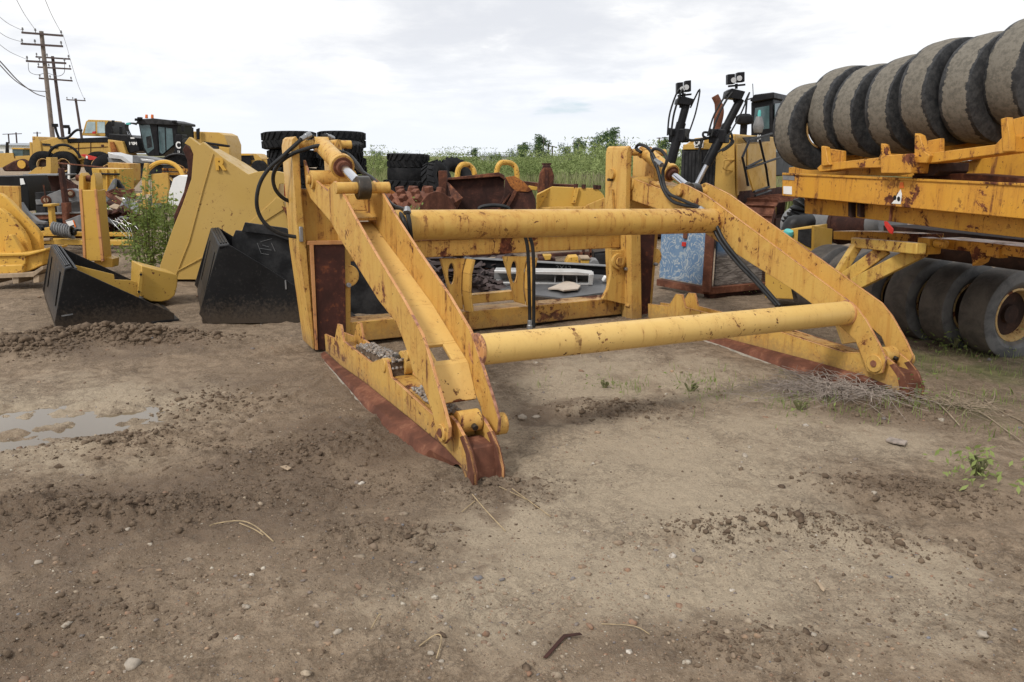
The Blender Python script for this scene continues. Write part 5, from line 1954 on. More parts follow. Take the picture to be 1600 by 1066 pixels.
def job(name, label, cat, Y, th, parts, group=None, yaw=0):
    """a thing traced at depth Y: parts are (part name, material, outline, offset, thickness)"""
    x0 = parts[0][2][0]
    base = P(x0[0], x0[1], Y)
    pl_ = Plane((base.x, Y), yaw)
    o = thing(name, label, cat, V3((base.x, Y, 0)), group)
    for p in parts:
        slab(p[0], p[2], pl_, p[4] if len(p) > 4 else th, M[p[1]], o, .008, p[3] if len(p) > 3 else 0)
    return o, pl_


# ------------------------------------------------------------------ scrap rows behind
job('steel_beam', 'long yellow channel lying on the ground behind the boom, upper of two', 'steel beam', 14.2, .2, [('flange', 'cast', [(58, 362), (205, 365), (205, 370), (58, 369)]), ('web_plate', 'rust_dark', [(60, 368), (203, 370), (203, 377), (60, 376)], .1, .05)])
job('steel_beam', 'bright yellow plank-like beam lying on the ground, lower of two behind the boom', 'steel beam', 13.6, .25, [('beam', 'tray', [(64, 374), (206, 377), (207, 384), (100, 383), (66, 381)]), ('end_cap', 'palewood', [(63, 373), (78, 372), (78, 376), (64, 377)], -.05, .1)])
o, q = job('tool_box', 'black steel box with a white label at the left edge behind the ribs', 'box', 16, .8, [('body', 'blackpaint', [(-40, 276), (38, 275), (45, 299), (46, 330), (-40, 334)])])
slab('label_plate', [(31, 279), (36, 279), (39, 288), (32, 289)], q, .01, M['white'], o, 0, -.02)
job('steel_plate', 'yellow steel plate with rust stains at the left edge above the ribs', 'steel plate', 12.6, .06, [('plate', 'fork_dirty', [(-40, 290), (29, 291), (31, 330), (31, 345), (-40, 345)])])
o, q = job('rusty_bucket', 'open rusty brown bucket lying far left behind the grey link plate', 'bucket', 20, .1, [('back_plate', 'rust_dark', [(36, 274), (90, 274), (108, 281), (121, 291), (118, 316), (50, 320)], .9, .05), ('lip', 'greysteel', [(35, 272.5), (90, 272.5), (90, 275), (36, 275)], .0, .9),
                                                                                                            ('side_plate', 'rust_dark', [(90, 274), (121, 290), (120, 318), (104, 318)], .2, .05), ('side_plate', 'rust', [(36, 274), (48, 300), (54, 320), (40, 320)], .1, .06)])
job('steel_post', 'thin dark rusty post standing in front of the open rusty bucket', 'post', 14.3, .12, [('post', 'rust_dark', [(90, 263), (95, 263), (103, 318), (97, 318)]), ('sleeve', 'skid', [(95, 317), (104, 317), (105, 350), (98, 350)], -.02, .16)])
o, q = job('link_plate', 'grey cast link plate with two pin bosses leaning among scrap', 'link', 14.6, .16, [('plate', 'greysteel', [(65.5, 311), (75, 304), (93, 297), (112, 295), (126, 300), (134, 308), (130, 316), (108, 315), (91, 322), (78, 321), (67, 316)])])
for (x, y, r_) in ((72, 313, .085), (110, 302.7, .075)):
    b = MB()
    b.cyl(q.p(x, y, .02), q.p(x, y, -.05), r_, 20)
    b.build('pin_boss', M['rust'], o, .01)
    b = MB()
    b.cyl(q.p(x, y, -.03), q.p(x, y, -.07), r_ * .5, 16)
    b.build('pin', M['palewood'], o, .006)
job('steel_sheet', 'grey sheet standing below the grey link plate', 'steel sheet', 14.9, .05, [('sheet', 'greysteel', [(88, 318), (126, 314), (126, 340), (90, 340)])])
job('drum_box', 'square black box standing left of the grey link plate', 'box', 15.2, .4, [('body', 'blackworn', [(55, 301), (69, 300), (71, 320), (72, 350), (57, 350)]), ('lid', 'greysteel', [(55, 312), (70, 312), (70, 320), (56, 320)], -.02, .03)])
o, q = job('work_stand', 'yellow stand with a flat head and square foot in front of the grey link plate', 'stand', 13.9, .12, [('post', 'tray', [(74, 322), (79.5, 322), (83, 356), (77, 356)]), ('head', 'tray', [(67, 319), (80.5, 319), (80.5, 323), (67, 323)], -.06, .25), ('foot', 'tray', [(69, 356), (84, 355), (85, 367), (70, 368)], -.1, .3)])
b = MB()
b.cyl(q.p(73, 319, .06), q.p(68, 289, .06), .012, 8)
b.build('screw_rod', M['rust'], o)
job('steel_channel', 'red brown channel lying level across the scrap behind the yellow stand', 'steel beam', 14.4, .15, [('channel', 'skid', [(48, 337), (127, 334), (127, 340), (48, 344)]), ('flange', 'greysteel', [(46, 334), (127, 331.5), (127, 334), (48, 337)], -.03, .2)])
job('steel_channel', 'grey bent strip sweeping down at the left behind the ribs', 'steel strip', 13.2, .1, [('strip', 'greysteel', [(31, 316), (40, 330), (58, 345), (70, 347), (70, 351), (52, 350), (36, 340)])])
a_ = thing('auger_coil', 'dark grey auger coil lying on the upper yellow channel', 'auger', P(95, 366, 13.5) - EZ * .05)
b = MB()
hel = []
for i in range(90):
    t = i / 90
    c_ = P(84 + 30 * t, 357 + 6 * t, 13.6)
    hel.append(c_ + V3((0, math.cos(i * .55) * .10, math.sin(i * .55) * .10)))
b.tube(hel, .022, 6)
b.build('spiral', M['greysteel'], a_)
b = MB()
b.cyl(P(80, 356, 13.6), P(118, 364, 13.6), .05, 12)
b.build('shaft', M['blackworn'], a_)
job('label_box', 'grey tilted box with a white and orange label beside the boom', 'box', 13.4, .3, [('body', 'greysteel', [(101, 345), (127, 335), (128, 359), (117, 358)]), ('label_plate', 'white', [(102.5, 347), (113, 344.5), (117, 351), (108, 354)], -.012, .01), ('orange_label', 'amber', [(113, 344.5), (115, 344), (119, 355), (117, 356)], -.012, .01)])
o, q = job('drawer_box', 'yellow ribbed steel box with black straps behind the boom', 'box', 18.2, .7, [('body', 'tray', [(143, 263), (186, 264), (187, 304), (149, 304)])])
for x in (153, 165, 176):
    slab('rib', [(x, 265), (x + 2, 265), (x + 3, 303), (x + 1, 303)], q, .05, M['cast'], o, 0, -.05)
for y in (270,):
    slab('strap', [(145, y), (186, y + 1), (186, y + 4), (145, y + 3)], q, .05, M['blackcab'], o, .01, -.08)
job('steel_block', 'bright yellow steel block with dark rust holes below the grader', 'steel block', 21, .6, [('body', 'fork_dirty', [(168, 254), (203, 256), (204, 282), (186, 304), (172, 304)])])
job('plough_share', 'grey A-shaped steel share standing in the scrap right of the boom', 'plough', 16.5, .08, [('blade', 'greysteel', [(164, 304), (176, 281), (180, 279), (180, 290), (171, 312), (164, 318)]), ('blade', 'blackworn', [(179, 280), (184, 281), (197, 300), (190, 302), (182, 292)], .1, .08)])
job('platform_frame', 'pale aluminium step platform lying in front of the grader', 'platform', 24, .8, [('deck_plate', 'alu', [(168, 238), (178, 241), (192, 244), (210, 258), (205, 259), (188, 249), (170, 247)]), ('leg', 'greysteel', [(168, 246), (196, 252), (196, 258), (170, 256)], .1, .3)])
o, q = job('engine_block', 'grey and black engine block with pale top in front of the grader cab', 'engine', 23, .9, [('body', 'blackworn', [(207, 250), (254, 256), (256, 274), (240, 280), (207, 278)]), ('cover', 'greysteel', [(207, 243), (226, 245), (252, 251), (254, 258), (207, 254)], -.1, .6), ('pipe_rail', 'alu', [(219, 248), (240, 250), (243, 254), (222, 252)], -.14, .1)])
o = thing('swing_ring', 'yellow ring frame with orange bars lying in weeds right of the boom', 'ring frame', V3((P(255, 290, 18).x, 18, 0)))
b = MB()
c_ = P(256, 283, 18)
b.tube([c_ + V3((.44 * math.cos(t), .12 * math.sin(t), .42 * math.sin(t))) for t in [i * math.pi / 14 - .3 for i in range(20)]], .05, 8)
b.build('ring', M['cast'], o)
for y in (265, 271):
    b = MB()
    b.beam(P(254, y, 18.3), P(293, y + 1, 18.3), .06, .06)
    b.build('cross_bar', M['orange_rust'], o)
slab('plate', [(236, 272), (262, 270), (264, 290), (262, 318), (238, 318)], FP(18.1), .08, M['machine'], o, .01)
slab('post', [(225, 255), (231, 255), (229, 275), (228, 320), (222, 320), (222, 275)], FP(17.6), .1, M['machine'], o, .01)
job('canvas_sheet', 'crumpled white canvas by the yellow ring frame', 'canvas', 17.3, .4, [('sheet', 'white', [(271, 279), (280, 274), (292, 276), (294, 292), (290, 322), (262, 322), (264, 300)])])
o, q = job('pipe_railing', 'faded red and white pipe railing in front of the grader', 'railing', 28, .05, [('rail', 'skid', [(81, 253), (180, 262.5), (180, 264.5), (81, 255)]), ('post', 'white', [(105.5, 256), (108.5, 256), (108.5, 300), (105.5, 300)]), ('post', 'white', [(81, 254), (83, 254), (83, 300), (81, 300)])])
job('digger_arm', 'folded yellow digger arm lying far left beyond the rusty bucket', 'digger arm', 26, .5, [('boom', 'machine', [(42, 273), (56, 262), (64, 261), (64, 270), (60, 300), (46, 300)]), ('stick', 'machine', [(60, 274), (66, 262), (72, 260), (72, 246), (79, 246), (80, 263), (79, 272), (74, 300), (62, 300)], -.2, .4)])
# tangle of bent scrap
rs = random.Random(5)
for i in range(16):
    xx, yy = rs.uniform(160, 208), rs.uniform(312, 352)
    Y = 13.6 + rs.uniform(0, 2.2)
    c_ = P(xx, yy, Y)
    a0_ = rs.uniform(-.5, .9)
    ln_ = rs.uniform(.25, .6)
    pts = []
    for k in range(5):
        t = k / 4 - .5
        pts.append(c_ + V3((ln_ * t, rs.uniform(-.08, .08), -a0_ * ln_ * t + rs.uniform(-.05, .05))))
    b = MB()
    wd = V3((rs.uniform(-.05, .05), rs.uniform(.05, .2), rs.uniform(-.12, .12)))
    for k in range(4):
        b.prism([pts[k], pts[k + 1], pts[k + 1] + wd, pts[k] + wd], (0, 0, .012))
    o = b.build('scrap_strip', M[rs.choice(['blackworn', 'greysteel', 'rust_dark', 'rust', 'blackpaint', 'palewood'])])
    tag(o, 'bent strip in the tangle of scrap between the boom and the green weed', 'scrap', 'bent strips in the scrap tangle')
for i in range(5):
    c0_ = P(165 + i * 3, 303 + i * 2, 16.2)
    c1_ = P(207 + i, 297 + i * 3.2, 16.0)
    b = MB()
    b.beam(c0_, c0_.lerp(c1_, .4) + V3((0, 0, .06)), .12, .03)
    b.beam(c0_.lerp(c1_, .4) + V3((0, 0, .06)), c1_, .12, .03)
    tag(b.build('scrap_plank', M['skid' if i % 2 else 'rust']), 'pinkish rusty slat in the bundle beside the grey share', 'scrap', 'rusty slats in a bundle')
hp_ = MB()
for i in range(260):
    xx, yy = rs.uniform(150, 215), rs.uniform(330, 372)
    c_ = P(xx, yy, 14.6 + rs.uniform(0, 1.2))
    hp_.box(c_, (rs.uniform(.03, .2), rs.uniform(.03, .15), rs.uniform(.02, .07)), rs.uniform(0, 3), 0, (rs.uniform(-.8, .8), rs.uniform(-.8, .8)))
tag(hp_.build('scrap_rubble', M['rust_dark'], None), kind='stuff')
hp_ = MB()
for i in range(420):
    xx = rs.uniform(-30, 160)
    Y = rs.uniform(15, 19)
    c_ = G(xx, 380)
    x_ = (xx - 800) / F * Y
    hp_.box((x_, Y, rs.uniform(.02, .25)), (rs.uniform(.05, .35), rs.uniform(.05, .3), rs.uniform(.03, .12)), rs.uniform(0, 3), 0, (rs.uniform(-.6, .6), rs.uniform(-.6, .6)))
tag(hp_.build('steel_rubble', M['blackworn'], None), kind='stuff')
b = MB()
for i in range(6):
    p = P(172 + i * 4, 340 + rs.uniform(0, 8), 13.4)
    b.tube(smooth_pts([p, p + V3((.2 + rs.uniform(-.1, .1), -.1, -.10)), p + V3((rs.uniform(.2, .45), -.15, -.32))], 4), .0035, 5)
tag(b.build('wire_bundle', M['alu']), 'pale loose wires hanging from the scrap tangle', 'wire')

# more parts lying in the rows behind
rs = random.Random(21)
for i in range(9):
    px, Y = 20 + i * 31 + rs.uniform(-8, 8), rs.uniform(17.5, 27)
    c_ = P(px, 300, Y)
    c_.z = rs.uniform(.10, .40)
    a_ = rs.uniform(-.5, .5)
    d_ = V3((math.cos(a_), math.sin(a_), rs.uniform(-.1, .25)))
    o = thing('hydraulic_cylinder', 'hydraulic cylinder lying in the scrap rows behind the boom', 'hydraulic cylinder', V3((c_.x, c_.y, 0)), 'cylinders in the scrap rows')
    b = MB()
    b.tube([c_ - d_ * .55, c_ - d_ * .50, c_ + d_ * .30, c_ + d_ * .34], [.07, .10, .10, .12], 14)
    b.build('barrel', M[rs.choice(['machine', 'blackcab', 'cast', 'greysteel'])], o, .006)
    b = MB()
    b.cyl(c_ + d_ * .3, c_ + d_ * .85, .05, 12)
    b.build('rod', M['chrome'], o)
    b = MB()
    q = c_ + d_ * .9
    b.cyl(q - V3((0, .07, 0)), q + V3((0, .07, 0)), .10, 14)
    b.build('rod_eye', M['rust'], o, .006)
for i in range(10):
    px, Y = 15 + i * 27 + rs.uniform(-8, 8), rs.uniform(16.5, 30)
    c_ = P(px, 300, Y)
    c_.z = rs.uniform(.05, .5)
    a_ = rs.uniform(-.7, .7)
    d_ = V3((math.cos(a_), math.sin(a_), rs.uniform(-.15, .3))) * rs.uniform(.5, 1.1)
    b = MB()
    k_ = i % 3
    if k_ == 0:
        b.beam(c_ - d_, c_ + d_, .16, .03)
        b.beam(c_ - d_ + EZ * .07, c_ + d_ + EZ * .07, .03, .14)
    elif k_ == 1:
        b.tube([c_ - d_, c_ + d_], [.06, .06], 12)
    else:
        b.beam(c_ - d_, c_ + d_, .14, .14)
    tag(b.build(['angle_iron', 'steel_pipe', 'square_tube'][k_], M[rs.choice(['rust', 'skid', 'greysteel', 'machine', 'rust_dark', 'alu'])], None, .005),
        ['angle iron lying in the scrap rows behind the boom', 'steel pipe lying in the scrap rows behind the boom', 'square steel tube lying in the scrap rows behind the boom'][k_], 'scrap steel', ['angle irons in the scrap rows', 'pipes in the scrap rows', 'square tubes in the scrap rows'][k_])
# ------------------------------------------------------------------ road grader
gy = 36.0
GP = FP(gy)
gr = thing('road_grader', 'black cabbed road grader with orange beacons, yellow frame behind the scrap', 'grader', V3((P(240, 280, gy).x, gy, 0)))


def gp(name, mat, pts, off=0.0, th=1.8, bev=.03, par=None, pl_=None):
    return slab(name, pts, pl_ or GP, th, M[mat], par or gr, bev, off)


cabg = gp('cab', 'blackcab', [(216, 193), (277, 194), (276, 215), (272, 228), (252, 244), (231, 244), (224, 236)], 0, 1.7)
gp('cab_roof', 'blackworn', [(212, 193), (214, 189), (222, 186), (240, 185), (259, 187), (278, 192), (278, 196), (214, 194)], -.15, 2.0, .03)
gp('window', 'glass', [(218, 195), (234, 195), (241, 232), (231, 240), (225.5, 231)], -.015, .02, 0, cabg)
gp('window', 'glass', [(247, 198), (269, 201), (271, 226), (254, 241), (249.5, 238)], -.015, .02, 0, cabg)
gp('door_frame', 'blackcab', [(235, 193), (245, 194), (249, 243), (242, 243)], -.05, .05, .01)
gp('seat', 'blackworn', [(228, 214), (236, 212), (238, 230), (230, 232)], -.02, .01, 0, cabg)
for x in (228, 237):
    gp('beacon', 'amber', [(x - 1.6, 185), (x - 1.2, 179), (x + 1.2, 179), (x + 1.6, 185)], .4, .12, .01)
for x, y in ((213, 187), (271, 190), (217, 185)):
    gp('roof_lamp', 'blackcab', [(x - 3, y - 2), (x + 3, y - 2), (x + 3, y + 2), (x - 3, y + 2)], -.3, .2, .02)
hd = gp('hood', 'blackcab', [(170, 209), (200, 211), (213, 216), (219, 236), (203, 240), (190, 232), (170, 218)], .1, 1.4)
text_part('number_text', '160M', .17, facing(GP.p(207.5, 224.5, .08), (1, 0, 0)), M['white'], hd, .004, .008, .95)
gp('logo_strip', 'white', [(204, 214.5), (210, 215), (210, 217), (204, 217)], .08, .02, 0, hd)
gp('frame', 'machine', [(168, 218), (191, 221), (199, 244), (190, 260), (172, 248)], -.1, 1.0)
gp('linkage', 'rust_orange', [(171, 222), (176, 222), (186, 246), (196, 240), (198, 246), (182, 254), (174, 244)], -.25, .2, .02)
pil = gp('front_pillar', 'blackcab', [(274, 210), (284, 210), (284, 252), (262, 252), (272, 236)], -.05, .6)
text_part('number_text', 'C', .40, facing(GP.p(278.5, 227.5, -.06), (1, 0, 0)), M['white'], pil, .004, .012, .8)
text_part('number_text', '13', .14, facing(GP.p(279, 237.5, -.06), (1, 0, 0)), M['white'], pil, .004, .004, .8)
b = MB()
c_ = GP.p(279, 277, -.35)
b.tube([c_ + V3((1.0 * math.cos(t), .1, 1.0 * math.sin(t))) for t in [i * math.pi / 16 for i in range(1, 16)]], .06, 8)
b.build('fender', M['blackcab'], gr)
w1 = make_tyre('wheel', 1.7, .5, .8, M['rubber'], 'rim', 'hub', 40)
for i, px in enumerate((279, 175)):
    o = w1 if i == 0 else copy_tree(w1)
    o.parent = gr
    q = GP.p(px, 270, .1)
    o.location = V3((q.x, q.y, .84)) - V3(gr.location)
    aim(o, (.15, -1, 0))
gp('hydraulic_hoses', 'hose', [(283, 221), (288, 216), (292, 217), (294, 222), (288, 226)], -.2, .3)
for k in range(3):
    b = MB()
    b.tube(smooth_pts([GP.p(200 + k * 3, 214, -.4), GP.p(196 + k * 2, 200, -.4), GP.p(199 + k * 2, 193, -.4), GP.p(214, 193 + k, -.3)], 5), .03, 6)
    b.build('hose', M['hose'], gr)
gp('green_cap', 'teal', [(197, 192), (203, 192), (203, 195), (197, 195)], -.5, .1, .01)

gp('mirror', 'blackcab', [(283, 196), (287, 196), (287, 206), (283, 206)], -.4, .1, .01)
gp('exhaust_stack', 'blackcab', [(186, 198), (189, 198), (189, 212), (186, 212)], .5, .15, .01)
gp('step', 'blackworn', [(236, 246), (250, 246), (250, 249), (236, 249)], -.3, .4, .01)
gp('step', 'blackworn', [(238, 254), (250, 254), (250, 257), (238, 257)], -.3, .4, .01)
gp('window_bar', 'blackcab', [(257, 199), (258.5, 199), (260, 236), (258.5, 237)], -.03, .02, 0, cabg)
gp('handrail', 'blackcab', [(243, 205), (244, 205), (247, 236), (246, 236)], -.2, .05, 0)
# hauler behind the grader
ty = 52.0
TP_ = FP(ty)
ht = thing('wheeled_hauler', 'yellow wheeled hauler with pale cab far behind the railing', 'truck', V3((P(110, 270, ty).x, ty, 0)))
tp2 = lambda n_, m_, p_, off=0.0, th=2.4, bev=.03, par=None: slab(n_, p_, TP_, th, M[m_], par or ht, bev, off)
tp2('rear_panel', 'machine', [(50, 213), (58, 214), (63, 222), (66, 247), (52, 262)], -.1, 2.4)
hd2 = tp2('engine_hood', 'machine', [(62, 221), (90, 214), (104, 217), (106, 224), (170, 222), (172, 240), (142, 246), (120, 252), (64, 250)], 0, 2.0)
tp2('side_strip', 'blackcab', [(104, 217), (172, 214), (172, 223), (108, 223)], -.04, 2.1)
for x0, y0 in ((66, 224), (78, 228)):
    nb = tp2('badge', 'blackworn', [(x0, y0), (x0 + 12, y0 + 1), (x0 + 12, y0 + 4), (x0, y0 + 3.5)], -.05, .03, 0, hd2)
cb2 = tp2('cab', 'machine', [(128, 210), (134, 190), (138, 187), (169, 188), (172, 192), (172, 214), (128, 212)], .3, 1.8)
tp2('cab_frame', 'blackcab', [(169, 189), (173, 190), (177, 206), (176, 214), (164, 214), (164, 196)], .2, 1.9)
tp2('window', 'paleglass', [(132, 208), (136.5, 190.5), (148.5, 190.5), (149, 208)], .28, .02, 0, cb2)
tp2('window', 'paleglass', [(152, 190.5), (163.5, 190.5), (164, 208), (152, 208)], .28, .02, 0, cb2)
tp2('red_light', 'red', [(144, 206), (149, 205), (149, 209), (144, 209)], .1, .1, .01)
b = MB()
for pts in ([(92, 216), (88, 205), (86, 196)], [(92, 216), (106, 215), (116, 206), (122, 203), (128, 204)], [(108, 210), (108, 200), (103, 198)]):
    b.tube(smooth_pts([TP_.p(x, y, -.2) for x, y in pts], 5), .08, 8)
for x, y in ((86, 196), (104, 198)):
    b.box(TP_.p(x, y, -.2), (.3, .2, .2))
b.build('handrail', M['blackcab'], ht)
for pts_, nm_ in (([(106, 232), (168, 229), (168, 230), (106, 233)], 'panel_seam'), ([(122, 224), (123, 224), (123, 246), (122, 246)], 'panel_seam'), ([(141, 223), (142, 223), (142, 246), (141, 246)], 'panel_seam'), ([(158, 226), (162, 226), (162, 230), (158, 230)], 'vent')):
    tp2(nm_, 'rust_dark', pts_, -.03, .04, 0, hd2)
tp2('mirror', 'blackcab', [(174, 188), (177, 188), (177, 197), (174, 197)], -.2, .2, .02)
w2 = make_tyre('wheel', 1.75, .6, .8, M['rubber'], 'rim', 'hub', 40)
for i, (px, py) in enumerate(((70, 254), (101, 253), (155, 252))):
    o = w2 if i == 0 else copy_tree(w2)
    o.parent = ht
    q = TP_.p(px, py, -.2)
    o.location = V3((q.x, q.y, .95)) - V3(ht.location)
    aim(o, (.1, -1, 0))
b = MB()
q = TP_.p(101, 253, -.6)
b.tube([q + V3((1.05 * math.cos(t), 0, 1.0 * math.sin(t) + .05)) for t in [i * math.pi / 16 for i in range(1, 16)]], .09, 6)
b.build('fender', M['blackcab'], ht)
tp2('chassis', 'machine', [(118, 250), (172, 248), (172, 258), (120, 262)], .2, 1.0)
job('gas_bottle', 'small red cylinder lying on the hauler frame', 'gas bottle', 50.5, .25, [('body', 'red', [(125, 242), (130, 241), (150, 246), (150, 250), (140, 250)]), ('band', 'white', [(134, 243.5), (137, 244), (137, 248), (134, 248)], -.02, .02)])

# a tan dump body and small machines
db = thing('dump_body', 'tan yellow dump body with dark rim right of the grader cab', 'dump body', V3((P(320, 260, 48).x, 48, 0)))
DPL = FP(48)
for n_, m_, p_, off, th in (('side_wall', 'machine', [(270, 204), (341, 207), (350, 211), (356, 226), (356, 262), (270, 262)], 0, 2.4), ('rim', 'blackcab', [(318, 221), (358, 227), (358, 230), (318, 225)], -.1, .2), ('dark_panel', 'blackworn', [(321, 226), (341, 229), (342, 242), (321, 232)], -.08, .1),
                            ('end_panel', 'machine', [(342, 229), (358, 231), (359, 256), (344, 250)], -.2, .2), ('mirror_post', 'blackcab', [(297, 200), (301, 199), (302, 216), (298, 216)], -.3, .15), ('mirror_post', 'blackcab', [(306, 202), (311, 200), (311, 218), (307, 218)], -.3, .15)):
    slab(n_, p_, DPL, th, M[m_], db, .03, off)
o, q = job('small_loader', 'tiny yellow loader with dark cab far off between dump body and tyre stack', 'loader', 62, 2.0, [('body', 'machine', [(361, 251), (420, 250), (420, 264), (361, 266)]), ('cab', 'blackcab', [(372, 243), (391, 243), (392, 257), (372, 257)], -.2, 1.8), ('cab_roof', 'cast', [(366, 240), (389, 240), (391, 243), (370, 243)], -.3, 2.0), ('skip_bucket', 'machine', [(395, 240), (401, 241), (409, 248), (408, 258), (400, 256)], -.3, 2.0), ('lift_arm', 'machine', [(362, 254), (370, 242), (372, 245), (366, 256)], -.4, .3)])
for x in (372, 404):
    b = MB()
    c_ = q.p(x, 263, -.5)
    b.cyl(c_, c_ + V3((0, .5, 0)), .6, 20)
    b.build('wheel', M['rubber'], o, .05)
# far bulldozer at the left edge
o, q = job('crawler_tractor', 'distant yellow bulldozer with rusty tracks at the left edge', 'bulldozer', 60, 2.0, [('body', 'machine', [(-20, 240), (20, 239), (22, 248), (50, 246), (50, 256), (20, 262), (-20, 262)]), ('cab', 'glass', [(19, 233), (35, 233), (36, 246), (20, 246)], .1, 1.6), ('cab_roof', 'cast', [(18, 231), (37, 231.5), (37, 233.5), (18, 233)], 0, 1.8), ('hood', 'machine', [(24, 244), (50, 243), (50, 252), (24, 252)], -.1, 1.6), ('stack', 'blackcab', [(9, 222), (11, 222), (12, 240), (8, 240)], .2, .2), ('ripper_post', 'machine', [(46, 222), (49, 224), (51, 252), (47, 252)], .1, .3)])
b = MB()
pts = [q.p(x, y, -.4) for x, y in ((2, 262), (20, 252), (34, 248), (44, 253), (47, 262), (40, 268), (6, 268))]
b.prism(pts, (0, .6, 0))
b.build('track', M['rust_dark'], o, .1)
b = MB()
c_ = q.p(34, 257, -.45)
b.cyl(c_, c_ - V3((0, .06, 0)), .3, 20)
b.build('sprocket', M['cast'], o)
# ------------------------------------------------------------------ seen through and above the fork
# flat black deck with an aluminium channel on it
dz0 = .09
dk = thing('flatbed_deck', 'low black steel deck with a chalk marked rear rail, seen through the fork frame', 'deck', G(880, 475))
dpts = [G(720, 432, dz0), G(790, 455, dz0), G(880, 466, dz0), G(951, 456, dz0), G(960, 424, dz0), G(840, 416, dz0), G(730, 412, dz0)]
b = MB()
b.prism(dpts, EZ * -.05)
b.build('deck_plate', M['deck'], dk, .006)
b = MB()
for i in range(3):
    b.beam(dpts[i] - EZ * .055, dpts[i + 1] - EZ * .055, .06, .09)
b.build('edge_beam', M['blackpaint'], dk, .006)
b = MB()
p, q = P(722, 409, 11.2), P(962, 423, 10.7)
b.beam(p, q, .07, .13)
rr = b.build('rear_rail', M['blackcab'], dk, .006)
b = MB()
b.beam(p + EZ * .06, q + EZ * .06, .16, .012)
b.build('rail_top', M['greysteel'], dk, .003)
tq = P(880, 418.5, 10.87)
text_part('chalk_text', '2X12', .10, facing(tq - V3((0, .05, 0)), q - p), M['greysteel'], rr, .001)
for x, y in ((750, 452), (880, 466), (948, 457), (800, 440)):
    b = MB()
    g = G(x, y, dz0)
    b.box((g.x, g.y + .16, .0), (.16, .16, .09))
    b.build('support_block', M['rust_dark'], dk, .008)
cy_ = 10.1
ac = thing('aluminium_channel', 'long pale aluminium box channel with open front lying on the black deck', 'channel', P(850, 445, cy_))
CP = Plane(P(850, 445, cy_), -4)
slab('top_flange', [(772, 423), (900, 425), (926, 428), (926, 431), (772, 427)], CP, .30, M['alu'], ac, .004)
slab('back_wall', [(772, 425), (925, 430), (925, 446), (772, 442)], CP, .02, M['greysteel'], ac, 0, .26)
slab('bottom_flange', [(772, 441), (923, 443.5), (923, 446), (772, 443.5)], CP, .28, M['alu'], ac, .003)
slab('end_plate', [(920, 429), (928, 429), (926, 446), (919, 445)], CP, .28, M['alu'], ac, .004, -.01)
for x in (866, 879, 900):
    slab('divider', [(x, 428), (x + 2, 428), (x + 2, 444), (x, 444)], CP, .2, M['greysteel'], ac, 0, .04)
cb = MB()
g = [G(x, y, dz0 + .012) for x, y in ((856, 453), (884, 442), (897, 446), (907, 450), (903, 455), (880, 458), (872, 455))]
cb.prism([p + EZ * random.uniform(0, .03) for p in g], EZ * .02)
tag(cb.build('cardboard_scrap', M['cardboard'], None, .003), 'torn pale cardboard lying on the black deck', 'cardboard')
cb = MB()
g = G(946, 442, dz0)
cb.box(g + EZ * .05, (.08, .06, .08), .4, 0, (.4, .3))
tag(cb.build('paper_cup', M['white'], None, .015), 'small white crumpled cup on the right end of the black deck', 'cup')
job('yellow_block', 'pale yellow block with slanted side behind the rear rail of the black deck', 'block', 11.6, .3, [('body', 'cast', [(884, 410), (889, 402), (903, 401), (905, 411), (905, 440), (884, 440)])])
job('yellow_can', 'yellow can with pale lid behind the rear rail of the black deck', 'can', 11.5, .3, [('body', 'tray', [(908, 406), (921, 405), (921, 440), (908, 440)]), ('lid', 'palewood', [(907, 403), (922, 403), (922, 406), (907, 406)], -.02, .34)])
job('grey_cover', 'grey rounded cover right of the yellow can behind the deck rail', 'cover', 11.4, .3, [('body', 'greysteel', [(920, 417), (922, 409), (927, 406), (934, 407), (938, 416), (938, 440), (920, 440)])])
job('dark_cabinet', 'tall black cabinet standing behind the deck and the end bracket', 'cabinet', 12.0, .4, [('body', 'blackcab', [(928, 394), (948, 392), (950, 450), (930, 450)]), ('door', 'blackworn', [(930, 397), (946, 396), (946, 420), (931, 420)], -.02, .02)])
job('bar_rack', 'rusty rack of brown bars behind the black deck', 'frame', 13.0, .12, [('bar', 'rust', [(905, 395), (928, 394), (928, 400), (905, 401)]), ('bar', 'rust_dark', [(910, 380), (914, 380), (914, 430), (910, 430)]), ('bar', 'rust', [(921, 380), (925, 380), (925, 430), (921, 430)]), ('bar', 'rust_dark', [(840, 398), (906, 394), (906, 399), (840, 403)])])
job('yellow_bracket', 'small yellow bracket lying behind the deck left of the yellow block', 'bracket', 12.2, .2, [('plate', 'tray', [(848, 399), (862, 399), (860, 406), (852, 407)]), ('base', 'rust_dark', [(842, 404), (868, 404), (868, 440), (842, 440)], .05, .3)])
rs = random.Random(11)
hp_ = MB()
for i in range(520):
    xx = rs.uniform(640, 800)
    Y = rs.uniform(9.6, 13.5)
    x_ = (xx - 800) / F * Y
    top = .50 * max(.1, 1 - abs(xx - 690) / 120)
    hp_.box((x_, Y, rs.uniform(.02, top)), (rs.uniform(.05, .5), rs.uniform(.02, .12), rs.uniform(.01, .05)), rs.uniform(0, 3), 0, (rs.uniform(-.6, .6), rs.uniform(-.6, .6)))
tag(hp_.build('bark_rubble', M['poledark']), kind='stuff')
